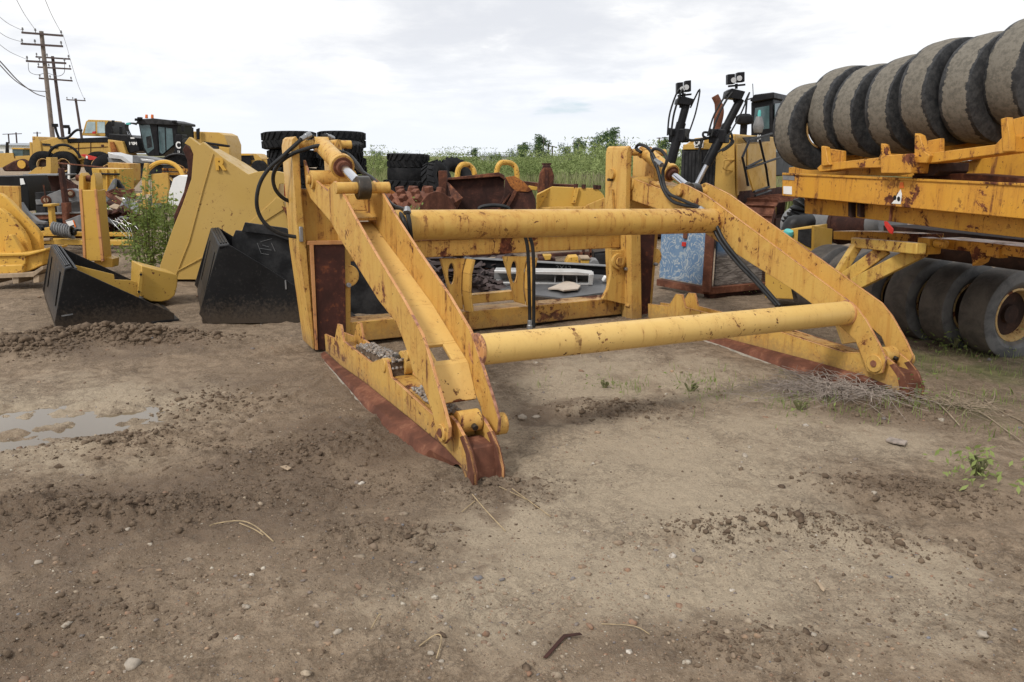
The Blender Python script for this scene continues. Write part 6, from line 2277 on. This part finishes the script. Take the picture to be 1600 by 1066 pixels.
for i, (pts, m_) in enumerate((([(735, 410), (788, 404)], 'palewood'), ([(738, 418), (790, 412)], 'skid'), ([(735, 398), (786, 394)], 'rust_dark'), ([(745, 426), (790, 424)], 'blackworn'))):
    b = MB()
    b.beam(P(*pts[0], 11.6 - .2 * i), P(*pts[1], 11.9 - .2 * i), .12, .06)
    tag(b.build('scrap_beam', M[m_]), ['pale board lying in rubble between the hangers of the fork', 'red brown bar lying in rubble between the hangers of the fork', 'dark rusty bar highest in the rubble between the hangers', 'black bar lowest in the rubble between the hangers'][i], 'scrap', 'bars in the rubble behind the fork')

# rusty loader bucket
kb = thing('rusty_bucket', 'large open rusty brown bucket with curved lip above the upper tube', 'bucket', V3((P(760, 330, 13).x, 13.2, 0)))
B0 = FP(13.0)
slab('back_plate', [(690, 280), (779, 270.5), (788, 279), (787, 330), (786, 372), (690, 372)], B0, .05, M['rust_dark'], kb, .01, .75)
slab('lip', [(692, 279), (730, 275), (779, 269.5), (788, 274), (789, 282), (780, 276), (730, 280), (694, 282)], B0, .12, M['rust'], kb, .01, .62)
b = MB()
A_ = [B0.p(692, 279, .75), B0.p(720, 309, .2), B0.p(687, 328, 0), B0.p(684, 372, 0), B0.p(690, 372, .75)]
b.prism(A_, V3((.04, 0, 0)))
b.build('side_plate', M['rust'], kb, .006)
slab('side_plate', [(789, 277), (804, 275), (818, 284), (831, 297), (837, 312), (838, 332), (838, 372), (776, 372), (777, 326), (787, 305)], B0, .05, M['rust_dark'], kb, .012, 0)
slab('stained_corner', [(790, 277), (804, 275), (818, 284), (831, 297), (826, 300), (806, 299), (798, 292)], B0, .03, M['rust_orange'], kb, .004, -.02)
b = MB()
b.beam(B0.p(806, 298, -.03), B0.p(791, 327, -.03), .05, .06)
b.beam(B0.p(797, 303, -.02), B0.p(779, 328, -.02), .03, .03)
b.build('side_rib', M['rust'], kb, .006)
b = MB()
b.prism([B0.p(684, 372, 0), B0.p(838, 372, 0), B0.p(788, 372, .75), B0.p(690, 372, .75)], EZ * .04)
b.build('floor_plate', M['rust_dark'], kb)
b = MB()
q = B0.p(772, 334, -.35)
b.tube([q + V3((.24 * math.cos(t), 0, .07 + .06 * math.sin(t))) for t in [i * math.pi / 10 for i in range(11)]], .03, 8)
b.build('dark_hoop', M['hose'], kb)
job('steel_post', 'square rusty brown post standing at the left edge of the rusty bucket', 'post', 12.6, .16, [('post', 'rust', [(685, 267), (698, 267), (697, 372), (686, 372)]), ('flange', 'rust_dark', [(698, 285), (706, 312), (698, 316)], .02, .05)])
# yellow blade
yb = thing('dozer_blade', 'bright yellow dozer blade lying face up behind the upper tube with rusty corner', 'dozer blade', V3((P(890, 330, 14).x, 14, 0)))
Y0 = FP(14.0)
slab('face_plate', [(839, 303), (863, 291.5), (900, 293), (934, 294.5), (944, 306), (946, 319), (946, 360), (838, 360)], Y0, .06, M['tray'], yb, .01, .25)
b = MB()
b.prism([Y0.p(838, 305, 0), Y0.p(862, 292, .28), Y0.p(842, 327, .28), Y0.p(838, 330, 0)], EU * .02)
b.build('end_facet', M['cast'], yb, .004)
slab('rib', [(899, 293), (905, 294), (899, 318), (893, 318)], Y0, .06, M['cast'], yb, .006, .19)
slab('base_rail', [(838, 324), (916, 323), (916, 329), (838, 330)], Y0, .1, M['fork'], yb, .008, .12)
slab('rusty_corner', [(911, 327), (918, 320), (945, 309), (948, 316), (948, 360), (911, 360)], Y0, .08, M['fork_dirty'], yb, .008, -.02)
for x in (900, 912, 930, 936):
    b = MB()
    q = Y0.p(x, 292 + (x - 900) * .06, .26)
    b.cyl(q - EZ * .02, q + EZ * .05, .04, 10)
    b.build('bolt', M['rust_dark'], yb)
job('steel_strip', 'orange edged rusty strip lying level behind the rusty post', 'steel beam', 15.4, .3, [('strip', 'rust', [(812, 283), (850, 287), (900, 289), (900, 294), (812, 291)]), ('edge', 'cast', [(826, 290), (842, 293), (838, 298), (826, 296)], -.1, .1)])
jk = thing('jack_post', 'stubby rusty jack post with bolted top behind the yellow blade', 'post', V3((P(855, 330, 15).x, 15, 0)))
J0 = FP(15.0)
slab('body', [(844, 270), (849, 262), (862, 262), (866, 275), (864, 295), (862, 340), (842, 340), (840, 294)], J0, .25, M['rust'], jk, .02)
slab('neck', [(847, 264), (849, 258), (860, 258), (862, 264)], J0, .2, M['rust_dark'], jk, .01, .02)
slab('groove', [(852, 266), (857, 266), (857, 294), (852, 294)], J0, .02, M['rust_dark'], jk, 0, -.015)
for x in (849, 854, 859):
    b = MB()
    b.cyl(J0.p(x, 258, .1), J0.p(x, 255, .1), .03, 8)
    b.build('bolt', M['rust_dark'], jk)
for i, (x0, x1, yt) in enumerate(((714, 742, 257), (775, 808, 254))):
    b = MB()
    pts = smooth_pts([P(x0, 300, 16.5), P(x0 + 1, 270, 16.5), P(x0 + 6, yt + 2, 16.5), P((x0 + x1) / 2, yt, 16.6), P(x1 - 7, yt + 3, 16.7), P(x1 - 1, yt + 13, 16.7), P(x1 + 1, 300, 16.7)], 5)
    b.tube(pts, .055, 10)
    tag(b.build('roll_hoop', M['cast']), ['smaller yellow curved hoop behind the left corner of the rusty bucket', 'taller yellow curved hoop behind the middle of the rusty bucket'][i], 'hoop')
# compactor drum and orange rust sheet
cd = thing('compactor_drum', 'rusty red padfoot compactor drum left of the rusty bucket', 'drum', V3((P(650, 330, 12).x, 12, 0)))
ax0, ax1 = P(628, 350, 12.3), P(684, 352, 11.9)
d_ = (ax1 - ax0).normalized()
b = MB()
b.cyl(ax0, ax1, .50, 40)
b.build('shell', M['skid'], cd, .01)
a_ = d_.orthogonal().normalized()
c_ = d_.cross(a_)
L_ = (ax1 - ax0).length
for k in range(5):
    for j in range(12):
        b = MB()
        t = 2 * math.pi * (j + .5 * (k % 2)) / 12
        nn = a_ * math.cos(t) + c_ * math.sin(t)
        q = ax0 + d_ * (L_ * (k + .5) / 5)
        b.beam(q + nn * .48, q + nn * .58, .10, .10, d_)
        b.build('pad', M['skid'], cd, .01)
b = MB()
b.beam(P(676, 330, 11.9), P(676, 372, 11.9), .4, .1)
b.build('yoke', M['rust_dark'], cd)
job('flaking_sheet', 'sloping steel sheet with flaking orange rust behind the near arm', 'steel sheet', 12.4, .05, [('sheet', 'rust_orange', [(585, 278), (600, 290), (622, 304), (640, 318), (645, 345), (630, 372), (585, 372)])])
# stacked tyres
tyA = make_tyre('stacked_tyre', 1.24, .42, .62, M['rubber'], None, None, 44, 20)
stk = [(638, 251.5, 24, 1.24, 0, 'tread'), (639, 272, 24.0, 1.30, .4, 0), (637, 291.5, 24, 1.42, .2, 1), (637, 312, 24, 1.42, .7, 1), (637, 332, 24, 1.42, 1.1, 1)]
labs = ['topmost treaded tyre of the three high stack in front of the green field', 'second tyre from the top of the stack in front of the green field', 'third and wider tyre of the stack in front of the green field', 'fourth tyre of the stack in front of the green field, mostly hidden', 'bottom tyre of the stack in front of the green field, hidden by the fork']


def put_tyre(o, p, sc, spin, label, axis=(0, 0, 1)):
    o.location = p
    o.scale = sc
    aim(o, axis, spin)
    tag(o, label, 'tyre', 'treaded tyres stacked in the yard')


tyP = make_tyre('stacked_tyre', 1.28, .40, .62, M['rubber'], None, None, 44)
first = True
for (x, y, Y, D, sp_, k), lb_ in zip(stk, labs):
    if y > 318:
        continue
    o = tyA if first else tyP if y == 272 else copy_tree(tyA)
    first = False
    s = D / 1.30
    put_tyre(o, P(x, y, Y), (s, s, .40 / .44 if k != 'tread' else .43 / .44), sp_, lb_, (.02, .01, 1))
tb = make_tyre('stacked_tyre', 1.5, .50, .72, M['rubber'], None, None, 48, 26)
big = [(452, 220, 23.5, 1.52, 'topmost treaded tyre of the left tall stack behind the near post'), (459, 248, 23.6, 1.46, 'second tyre from the top of the left tall stack behind the near post'), (459, 275, 23.6, 1.50, 'third tyre from the top of the left tall stack behind the near post'), (460, 301, 23.6, 1.5, 'fourth tyre of the left tall stack, hidden behind the excavator bucket'),
       (534, 219, 24.4, 1.40, 'topmost tyre of the right tall stack beside the clamp cylinder'), (531, 235, 23.2, 1.30, 'tyre lying second from the top of the right tall stack'), (534, 260, 23.8, 1.42, 'third tyre of the right tall stack beside the clamp cylinder'), (536, 287, 23.8, 1.46, 'fourth tyre of the right tall stack behind the near arm'), (536, 314, 23.8, 1.46, 'fifth tyre of the right tall stack hidden behind the near arm')]
for i, (x, y, Y, D, lb_) in enumerate(big):
    o = tb if i == 0 else copy_tree(tb)
    s = D / 1.55
    put_tyre(o, P(x, y, Y), (s, s, .95), i * .7, lb_, (.03 * (i % 3 - 1), .03, 1) if i != 5 else (.05, -.12, 1))
lean = [(684, 285, 23, 1.2, (.9, -.35, .3), 'tyre leaning right of the middle stack, behind the rusty post'), (712, 277, 24, 1.2, (.5, -.6, .55), 'tyre lying askew behind the left corner of the rusty bucket')]
for x, y, Y, D, ax, lb_ in lean:
    o = copy_tree(tyA)
    s = D / 1.30
    put_tyre(o, P(x, y, Y), (s, s, 1), .3, lb_, ax)
# ------------------------------------------------------------------ plants
def leafmat(name, c0, c1, tr=.25):
    t = NT(name)
    a = t.noise(2.2, 4)
    inst = t.n('ShaderNodeObjectInfo').outputs['Random']
    c = t.mix(t.step(t.math('ADD', a, t.math('MULTIPLY', t.math('SUBTRACT', inst, .5), .25)), .3, .7), c0, c1)
    t.set(t.b.inputs['Base Color'], c)
    t.set(t.b.inputs['Roughness'], .7)
    t.set(t.b.inputs['Specular IOR Level'], .2)
    ts = t.n('ShaderNodeBsdfTranslucent', Color=c)
    mx = t.t.nodes.new('ShaderNodeMixShader')
    mx.inputs[0].default_value = tr
    t.t.links.new(t.b.outputs[0], mx.inputs[1])
    t.t.links.new(ts.outputs[0], mx.inputs[2])
    t.t.links.new(mx.outputs[0], t.t.nodes['Material Output'].inputs[0])
    return t.m


M['leaf_weed'] = leafmat('weed_leaves', (0.19, 0.255, 0.07), (0.32, 0.38, 0.13), .42)
M['root'] = plain('dead_root', (0.30, 0.235, 0.165), .85, .3, sc=20)
M['leaf_willow'] = leafmat('willow_leaves', (0.165, 0.215, 0.07), (0.27, 0.32, 0.12))
M['leaf_tree'] = leafmat('poplar_leaves', (0.055, 0.10, 0.04), (0.10, 0.155, 0.06))
M['grass'] = leafmat('tall_grass_blades', (0.20, 0.235, 0.085), (0.32, 0.34, 0.15))
M['grass_dry'] = leafmat('dry_grass_blades', (0.30, 0.26, 0.17), (0.36, 0.31, 0.21))
M['stem'] = plain('green_stem', (0.12, 0.12, 0.05), .8)
M['bark'] = plain('grey_bark', (0.13, 0.11, 0.09), .9)


def fastmesh(name, vs, n_per, mat, parent=None, loc=None):
    """many separate n-gons (n_per vertices each) as one mesh"""
    k = len(vs) // n_per
    me = bpy.data.meshes.new(name)
    me.vertices.add(len(vs))
    me.vertices.foreach_set('co', np.asarray(vs, np.float32).ravel())
    me.loops.add(len(vs))
    me.loops.foreach_set('vertex_index', np.arange(len(vs), dtype=np.int32))
    me.polygons.add(k)
    me.polygons.foreach_set('loop_start', (np.arange(k) * n_per).astype(np.int32))
    me.update(calc_edges=True)
    me.materials.append(mat)
    o = bpy.data.objects.new(name, me)
    COL.objects.link(o)
    if parent:
        o.parent = parent
    if loc is not None:
        o.location = loc
    return o


def leaves(cent, size, aspect=.45, up=.3):
    n = len(cent)
    d = rng.normal(size=(n, 3))
    d[:, 2] = d[:, 2] * .6 + up
    d /= np.linalg.norm(d, axis=1, keepdims=True)
    e = np.cross(d, rng.normal(size=(n, 3)))
    e /= np.linalg.norm(e, axis=1, keepdims=True)
    s = (size * rng.uniform(.6, 1.3, n))[:, None]
    a = cent - d * s * .5
    b = cent + e * s * aspect * .5
    c = cent + d * s * .5
    f = cent - e * s * aspect * .5
    return np.stack([a, b, c, f], 1).reshape(-1, 3)


def grassblades(x, y, z, h, wd, lean=.3):
    n = len(x)
    a = rng.uniform(0, 6.28, n)
    lx, ly = np.cos(a) * h * lean * rng.uniform(.2, 1, n), np.sin(a) * h * lean * rng.uniform(.2, 1, n)
    t = rng.uniform(0, 3.14, n)
    wx, wy = np.cos(t) * wd / 2, np.sin(t) * wd / 2
    p0 = np.stack([x - wx, y - wy, z], 1)
    p1 = np.stack([x + wx, y + wy, z], 1)
    p2 = np.stack([x + wx * .7 + lx * .35, y + wy * .7 + ly * .35, z + h * .6], 1)
    p3 = np.stack([x + lx, y + ly, z + h], 1)
    p4 = np.stack([x - wx * .7 + lx * .35, y - wy * .7 + ly * .35, z + h * .6], 1)
    return np.stack([p0, p1, p2, p3, p4], 1).reshape(-1, 3)


# the field of tall grass
n = 84000
Y = 1 / rng.uniform(1 / 110, 1 / 27, n)
X = rng.uniform(-.24, .80, n) * Y
cl_ = fbm(X, Y, .22, 3, .55, 41)
h = (.85 + .5 * cl_ + .006 * (Y - 27)) * rng.uniform(.55, 1.15, n)
dry_ = (fbm(X, Y, .16, 2, .5, 55) > .22) & (Y < 45) | (rng.random(n) < .06)
for nm, mk, mt in (('grass', ~dry_, 'grass'), ('dry_grass', dry_, 'grass_dry')):
    o = fastmesh(nm, grassblades(X[mk], Y[mk], np.full(mk.sum(), -.05), np.clip(h[mk], .3, 2), .018 + .0011 * Y[mk]), 5, M[mt])
    tag(o, kind='stuff')


def crown(nl, r, hgt, base, size, clumps_=14, elong=1.0):
    cs = rng.normal(size=(clumps_, 3))
    cs /= np.linalg.norm(cs, axis=1, keepdims=True)
    cs *= rng.uniform(.25, 1, (clumps_, 1)) ** .6
    cs = cs * np.array([r, r, hgt * .46]) + np.array([0, 0, base + hgt * .5])
    w_ = rng.dirichlet(np.ones(clumps_) * 3)
    idx = rng.choice(clumps_, nl, p=w_)
    cr_ = rng.uniform(.25, .5, clumps_)[idx][:, None] * r
    p = cs[idx] + np.clip(rng.normal(size=(nl, 3)), -1.5, 1.5) * cr_ * np.array([.62, .62, .7 * elong])
    p[:, 2] = np.maximum(p[:, 2], base * .3)
    return leaves(p, np.full(nl, size), .26, .9), cs


def plant(name, label, cat, loc, nl, r, hgt, base, size, lm, trunk=True, group=None, clumps_=14, tr=.05):
    o = thing(name, label, cat, V3(loc), group)
    vs, cs = crown(nl, r, hgt, base, size, clumps_)
    fastmesh('crown', vs, 4, M[lm], o)
    b = MB()
    if trunk:
        b.tube([V3((0, 0, -.1)), V3((.02 * hgt, 0, base + hgt * .25)), V3((0, 0, base + hgt * .8))], [tr * 1.3, tr, tr * .25], 8)
    for c_ in cs[::2]:
        z0 = base * .6 if trunk else 0
        b.tube(smooth_pts([V3((0, 0, z0)), V3((c_[0] * .4, c_[1] * .4, z0 + (c_[2] - z0) * .6)), V3(c_)], 3), [tr * .45, tr * .4, tr * .35, tr * .3, tr * .25, tr * .2, tr * .15], 5)
    t_ = b.build('trunk' if trunk else 'stems', M['bark'], None, 0, 35, origin=(0, 0, 0))
    t_.parent = o
    return o


sh = plant('willow_shrub', 'pale green willow shrub in the grass field beyond the yard', 'shrub', (0, 0, 0), 4200, 1.5, 1.35, .15, .15, 'leaf_willow', False, 'willow shrubs in the grass field', 18, .06)
sh2 = plant('willow_shrub', 'pale green willow shrub in the grass field beyond the yard', 'shrub', (0, 0, 0), 4200, 1.8, 1.15, .12, .15, 'leaf_willow', False, 'willow shrubs in the grass field', 22, .06)
spots = [(585, 44, 1.1), (1150, 60, 1.2), (1230, 52, 1.3), (1330, 58, 1.2), (1420, 50, 1.3), (1540, 62, 1.3), (640, 52, 1), (690, 60, 1.1), (735, 46, 1.1), (765, 62, 1.15), (790, 40, 1.0), (815, 55, 1.2), (838, 43, 1.0), (870, 60, 1.05), (895, 42, 1.15), (915, 52, 1.3), (935, 46, 1.35), (952, 40, 1.3), (1000, 48, 1.3), (1040, 44, 1.3), (1062, 38, 1.2), (975, 34, 1.1), (905, 36, .9), (825, 38, .8),
         (602, 62, 1.2), (712, 70, 1.2), (850, 75, 1.2), (1010, 64, 1.4), (1085, 50, 1.4)]
for i, (px, Y_, s) in enumerate(spots):
    o = (sh, sh2)[i] if i < 2 else copy_tree((sh, sh2)[i % 2])
    o.location = ((px - 800) / F * Y_, Y_, -.05)
    o.rotation_euler = (0, 0, i * 1.7)
    o.scale = (s * 1.15, s * 1.15, s)
# poplars beyond
tr1 = plant('poplar_tree', 'dark green poplar tree standing beyond the willow shrubs', 'tree', (0, 0, 0), 1900, .9, 3.2, .9, .22, 'leaf_tree', True, 'poplar trees beyond the field', 16, .09)
tr2 = plant('poplar_tree', 'dark green poplar tree standing beyond the willow shrubs', 'tree', (0, 0, 0), 1500, 1.1, 2.6, .8, .22, 'leaf_tree', True, 'poplar trees beyond the field', 12, .09)
for i, (px, Y_, s) in enumerate(((737, 84, .75), (806, 88, .9), (815, 90, .95), (834, 80, 1.05), (846, 84, 1.15), (885, 78, .95), (899, 76, 1.0), (930, 66, 1.15), (941, 68, 1.2), (952, 70, 1.0), (1030, 72, 1.0), (775, 92, .7), (560, 95, .8), (592, 100, .8))):
    o = (tr1, tr2)[i] if i < 2 else copy_tree((tr1, tr2)[i % 2])
    o.location = ((px - 800) / F * Y_, Y_, -.05)
    o.rotation_euler = (0, 0, i * 2.3)
    o.scale = (s * .9, s * .9, s)
    o['label'] = 'dark green poplar tree standing beyond the willow shrubs'


# tall green weed by the scrap
def weed(loc, label, nst, hgt, spread_, nl, size, seed, group=None, name='weed_plant'):
    r_ = np.random.default_rng(seed)
    o = thing(name, label, 'weed', loc, group)
    b = MB()
    pts = []
    for i in range(nst):
        a = r_.uniform(0, 6.28)
        rr_ = r_.uniform(.0, spread_)
        h_ = hgt * r_.uniform(.55, 1.0)
        p0 = V3((math.cos(a) * rr_ * .4, math.sin(a) * rr_ * .4, 0))
        p2 = V3((math.cos(a) * rr_, math.sin(a) * rr_, h_))
        q = smooth_pts([p0, p0.lerp(p2, .5) + V3((r_.uniform(-.04, .04), r_.uniform(-.04, .04), .03)), p2], 4)
        b.tube(q, [.009 - .0007 * j for j in range(len(q))], 5)
        for k in range(nl):
            t = r_.uniform(.12, 1)
            c_ = p0.lerp(p2, t)
            s_ = (1.1 - t * .65) * .15
            pts.append([c_.x + r_.normal(0, s_), c_.y + r_.normal(0, s_), c_.z + r_.normal(0, .05)])
    t_ = b.build('stems', M['stem'], None, origin=(0, 0, 0))
    t_.parent = o
    fastmesh('leaves', leaves(np.array(pts), np.full(len(pts), size), .38), 4, M['leaf_weed'], o)
    return o


weed(V3((P(232, 410, 11.6).x, 11.6, 0)), 'tall leafy green weed with many upright stems left of the excavator bucket', 13, 1.5, .27, 110, .07, 3)
weed(V3((P(262, 405, 12.0).x, 12.0, 0)), 'denser darker green weed touching the edge of the excavator bucket', 9, 1.15, .22, 110, .075, 4)
weed(V3((P(215, 410, 12.4).x, 12.4, 0)), 'smaller sparse weed at the left foot of the tall weeds', 6, .8, .2, 70, .06, 8)
weed(V3((P(652, 330, 11.3).x, 11.3, .75)), 'thin weed with yellow tips rising above the compactor drum', 3, .36, .08, 24, .06, 5)
weed(G(1528, 742), 'small grass tuft on bare dirt at the right edge', 14, .12, .06, 8, .05, 6)
for i, (px, py, hh) in enumerate(((1437, 522, .14), (1462, 528, .14), (1492, 542, .10), (1510, 540, .12), (1545, 546, .1), (1580, 545, .12), (1478, 535, .08), (1420, 515, .1))):
    weed(G(px, py), 'little green weed growing at the foot of the lower roller tyres', 5, hh, .05, 14, .035, 20 + i, 'little weeds at the roller tyres')
for i, (px, py, hh) in enumerate(((1180, 455, .1), (1248, 640, .06), (945, 607, .06), (1433, 622, .12), (1080, 612, .05))):
    weed(G(px, py), ['small weed in front of the crate', 'small weed left of the dead brush under the far tine', 'small weed on the dirt right of the near tine', 'small weed touching the far tine tip', 'small weed on the dirt below the lower tube'][i], 5, hh, .05, 14, .03, 40 + i)
# sparse short grass on the dirt to the right
x, y = spread(60000, 4, 14, 42)
dry, green, wet_shade = zones(x, y)
kp = rng.random(len(x)) < np.clip(green * 1.7 - .22, 0, .85) * np.clip(.3 + 2.2 * fbm(x, y, 2.2, 3, .6, 61), 0, 1)
kp &= x > -1
x, y = x[kp][:20000], y[kp][:20000]
o = fastmesh('short_grass', grassblades(x, y, height(x, y), rng.uniform(.025, .09, len(x)), np.full(len(x), .005), .7), 5, M['leaf_weed'])
tag(o, kind='stuff')
n = 5000
Y = rng.uniform(18, 30, n)
X = rng.uniform(-.62, -.33, n) * Y
kp = fbm(X, Y, .5, 3, .5, 71) > .12
o = fastmesh('yard_grass', grassblades(X[kp], Y[kp], np.zeros(kp.sum()), rng.uniform(.1, .45, kp.sum()), np.full(kp.sum(), .03), .5), 5, M['leaf_weed'])
tag(o, kind='stuff')


# dead brush under the far tine and dead roots beside it
def twigs(name, label, centre, n_, r0, ln, hgt, mat, seed, dirs=None, thick=.004):
    r_ = random.Random(seed)
    b = MB()
    for i in range(n_):
        a = r_.uniform(0, 6.28) if dirs is None else r_.gauss(*dirs)
        c_ = centre + V3((r_.gauss(0, r0), r_.gauss(0, r0 * .5), 0))
        L_ = ln * r_.uniform(.4, 1.1)
        pts = []
        for k in range(5):
            t = k / 4
            a2 = a + r_.uniform(-.4, .4) * t
            q = c_ + V3((math.cos(a2) * L_ * t, math.sin(a2) * L_ * t, 0))
            pts.append(V3((q.x, q.y, hz_at(q.x, q.y) + .01 + hgt * math.sin(t * 2.7 + .3) * r_.uniform(.3, 1))))
        b.tube(smooth_pts(pts, 2), [thick * (1 - .09 * j) for j in range(9)], 4, cap=False)
        for s_ in range(2):
            k = r_.randint(1, 3)
            q = pts[k]
            a3 = a + r_.choice((-1, 1)) * r_.uniform(.4, 1.1)
            e = q + V3((math.cos(a3) * L_ * .35, math.sin(a3) * L_ * .35, r_.uniform(-.03, .05)))
            b.tube([q, q.lerp(e, .5) + V3((0, 0, .012)), e], [thick * .6, thick * .5, thick * .3], 4, cap=False)
    return tag(b.build(name, M[mat]), label, 'dead brush')


twigs('dead_brush', 'heap of dead grey twigs caught under the far tine', G(1325, 615), 85, .18, .58, .11, 'brush', 3)
twigs('dead_brush', 'fan of dead grey twigs spreading left from under the far tine', G(1275, 612), 70, .14, .45, .09, 'brush', 13, (3.6, .6), .003)
twigs('dead_roots', 'tangle of pale dead roots on the dirt right of the far tine tip', G(1500, 630), 40, .06, .38, .05, 'root', 4, None, .0028)
b = MB()
for line in ([(1480, 610), (1530, 640), (1570, 665), (1600, 690)], [(1490, 600), (1530, 615), (1560, 632), (1600, 658)], [(1556, 600), (1553, 620), (1540, 626)], [(1455, 615), (1480, 645), (1500, 660)]):
    g = [G(x, y) for x, y in line]
    b.tube(smooth_pts([V3((p.x, p.y, hz_at(p.x, p.y) + .010 + .015 * (i % 2))) for i, p in enumerate(g)], 4), .0042, 6)
tag(b.build('long_root', M['root']), 'long pale roots trailing to the right picture edge', 'root')

# ------------------------------------------------------------------ far buildings, fence, poles and wires
def building(label, x0, x1, yt, yb, Y, dep, wall, roofh=0):
    A_, B_ = P(x0, yt, Y), P(x1, yt, Y)
    o = thing('metal_building', label, 'building', V3(((A_.x + B_.x) / 2, Y, 0)))
    b = MB()
    b.box(((A_.x + B_.x) / 2, Y + dep / 2, A_.z / 2), (B_.x - A_.x, dep, A_.z))
    b.build('wall', M[wall], o)
    b = MB()
    w_ = B_.x - A_.x
    rh = w_ * .06 if not roofh else roofh
    b.prism([V3((A_.x - .5, Y - .5, A_.z + .02)), V3((A_.x - .5, Y + dep + .5, A_.z + .02)), V3((A_.x - .5, Y + dep / 2, A_.z + rh))], (w_ + 1, 0, 0))
    b.build('roof', M['roofgrey'], o)
    for k in range(4):
        b = MB()
        b.box((A_.x + w_ * (k + .5) / 4, Y - .03, A_.z * .45), (w_ * .07, .06, A_.z * .4))
        b.build('door' if k == 0 else 'window', M['roofgrey'], o)
    return o


building('long pale grey shed with a grey roof beyond the green field', 750, 800, 244, 250, 210, 30, 'wallcream')
building('low white shed beyond the poplars at the centre of the horizon', 848, 884, 247, 255, 190, 25, 'wallcream')
building('low tan building left of the long pale shed', 705, 724, 246, 250, 230, 20, 'palewood')
building('wide white building at the far left horizon behind the distant bulldozer', -30, 52, 227, 236, 150, 25, 'white')
building('small brown roofed building seen left of the tall tyre stacks', 398, 420, 244, 252, 140, 20, 'skid')
fn = thing('chain_fence', 'thin wire fence with slim posts far across the green field', 'fence', V3((5, 72, 0)))
for k in range(10):
    b = MB()
    x_ = (850 + k * 9 - 800) / F * 72
    b.cyl((x_, 72, 0), (x_, 72, 1.9), .035, 6)
    b.build('post', M['wire'], fn)
for z_ in (1.85, 1.2):
    b = MB()
    b.cyl(((850 - 800) / F * 72, 72, z_), ((931 - 800) / F * 72, 72, z_), .015, 5)
    b.build('rail', M['wire'], fn)


def pole(label, top, base, Y, r, arms, mat='pole', ins=True):
    pt, pb_ = P(*top, Y), P(*base, Y)
    d_ = (pt - pb_).normalized()
    b0 = pb_ - d_ * (pb_.z / d_.z)
    o = thing('utility_pole', label, 'utility pole', b0)
    b = MB()
    b.tube([b0, b0.lerp(pt, .5), pt], [r * 1.25, r * 1.1, r], 12)
    b.build('shaft', M[mat], o)
    for (x0, y0, x1, y1) in arms:
        b = MB()
        a0_, a1_ = P(x0, y0, Y - .25), P(x1, y1, Y - .25)
        b.beam(a0_, a1_, .12, .14)
        am = b.build('cross_arm', M['poledark'], o)
        if ins:
            for f in (.03, .34, .97):
                b = MB()
                q = a0_.lerp(a1_, f)
                b.tube([q, q + EZ * .18, q + EZ * .2, q + EZ * .36], [.03, .03, .08, .05], 8)
                b.build('insulator', M['greysteel'], am)
    return o, pt


p1_, _ = pole('tallest utility pole at left with three cross arms', (64.5, 49), (82, 212), 62, .15, [(34, 51, 98, 56), (33, 68.5, 98, 72.5), (41, 95.5, 103, 99)])
pole('second utility pole with dark top and three cross arms just behind the tallest', (82, 88), (98, 212), 78, .14, [(56, 89, 109, 92.5), (59, 105, 111, 108), (61, 122.5, 113, 126.5)], 'poledark')
pole('third slimmer utility pole with one cross arm right of the two tall ones', (118, 154), (125.5, 202), 108, .15, [(104, 156, 133.5, 157.5)], 'poledark')
for i, (t_, b_, Y_, arm_) in enumerate((((25, 207), (27, 232), 170, (14, 210, 34, 209)), ((13, 209), (15, 232), 185, (4, 210, 26, 209)), ((58, 206), (59, 232), 180, (52, 208, 64, 208)))):
    pole(['tiny distant utility pole at the far left horizon, right of its twin', 'tiny distant utility pole at the far left horizon, left of its twin', 'tiny distant utility pole just left of the tallest pole'][i], t_, b_, Y_, .14, [arm_], 'poledark', False)
for i, (x, yt) in enumerate(((849, 222), (857, 224), (863, 228), (898, 223), (1030, 215), (1039, 214))):
    pole('thin distant utility pole on the horizon beyond the field', (x, yt), (x, 246), 150, .13, [(x - 4, yt + 1, x + 4, yt + 1)], 'poledark', False)['x' if False else 0]['group'] = 'distant poles beyond the field'


def wire(pts, Ys, r, label):
    b = MB()
    b.tube(smooth_pts([P(x, y, Ys[i]) for i, (x, y) in enumerate(pts)], 8), r, 5)
    return tag(b.build('power_line', M['wire']), label, 'power line', 'power lines at the left poles')


wire([(-30, 67), (0, 96), (30, 128), (55, 146), (70, 151)], [40, 44, 50, 58, 62], .035, 'thick upper service wire sagging from the left edge to the tallest pole')
wire([(-30, 70), (0, 102), (25, 127), (50, 141), (72, 143)], [40, 44, 50, 58, 62], .03, 'thick lower service wire sagging from the left edge to the tallest pole')
for i, (a, b_) in enumerate((((36, 48), (-10, 18)), ((56, 48), (20, -12)), ((96, 52), (66, -12)), ((36, 66), (-10, 44)), ((42, 93), (-10, 62)))):
    wire([a, ((a[0] + b_[0]) / 2, (a[1] + b_[1]) / 2 + 4), b_], [62, 50, 40], .014, 'thin wire running from the cross arms to the upper left')
wire([(98, 53), (104, 72), (109, 89)], [62, 70, 78], .014, 'thin wire running from the cross arms to the upper left')
wire([(109, 90), (121, 130), (132, 156)], [78, 92, 108], .02, 'thin wire linking the second pole to the third')
wire([(44, 98), (46, 112), (58, 117), (70, 114)], [62, 62, 62, 62], .02, 'short looping jumper wire below the lowest arm of the tallest pole')
wire([(101, 100), (100, 114), (90, 119), (74, 114)], [62, 62, 62, 62], .02, 'short looping jumper wire right of the tallest pole')
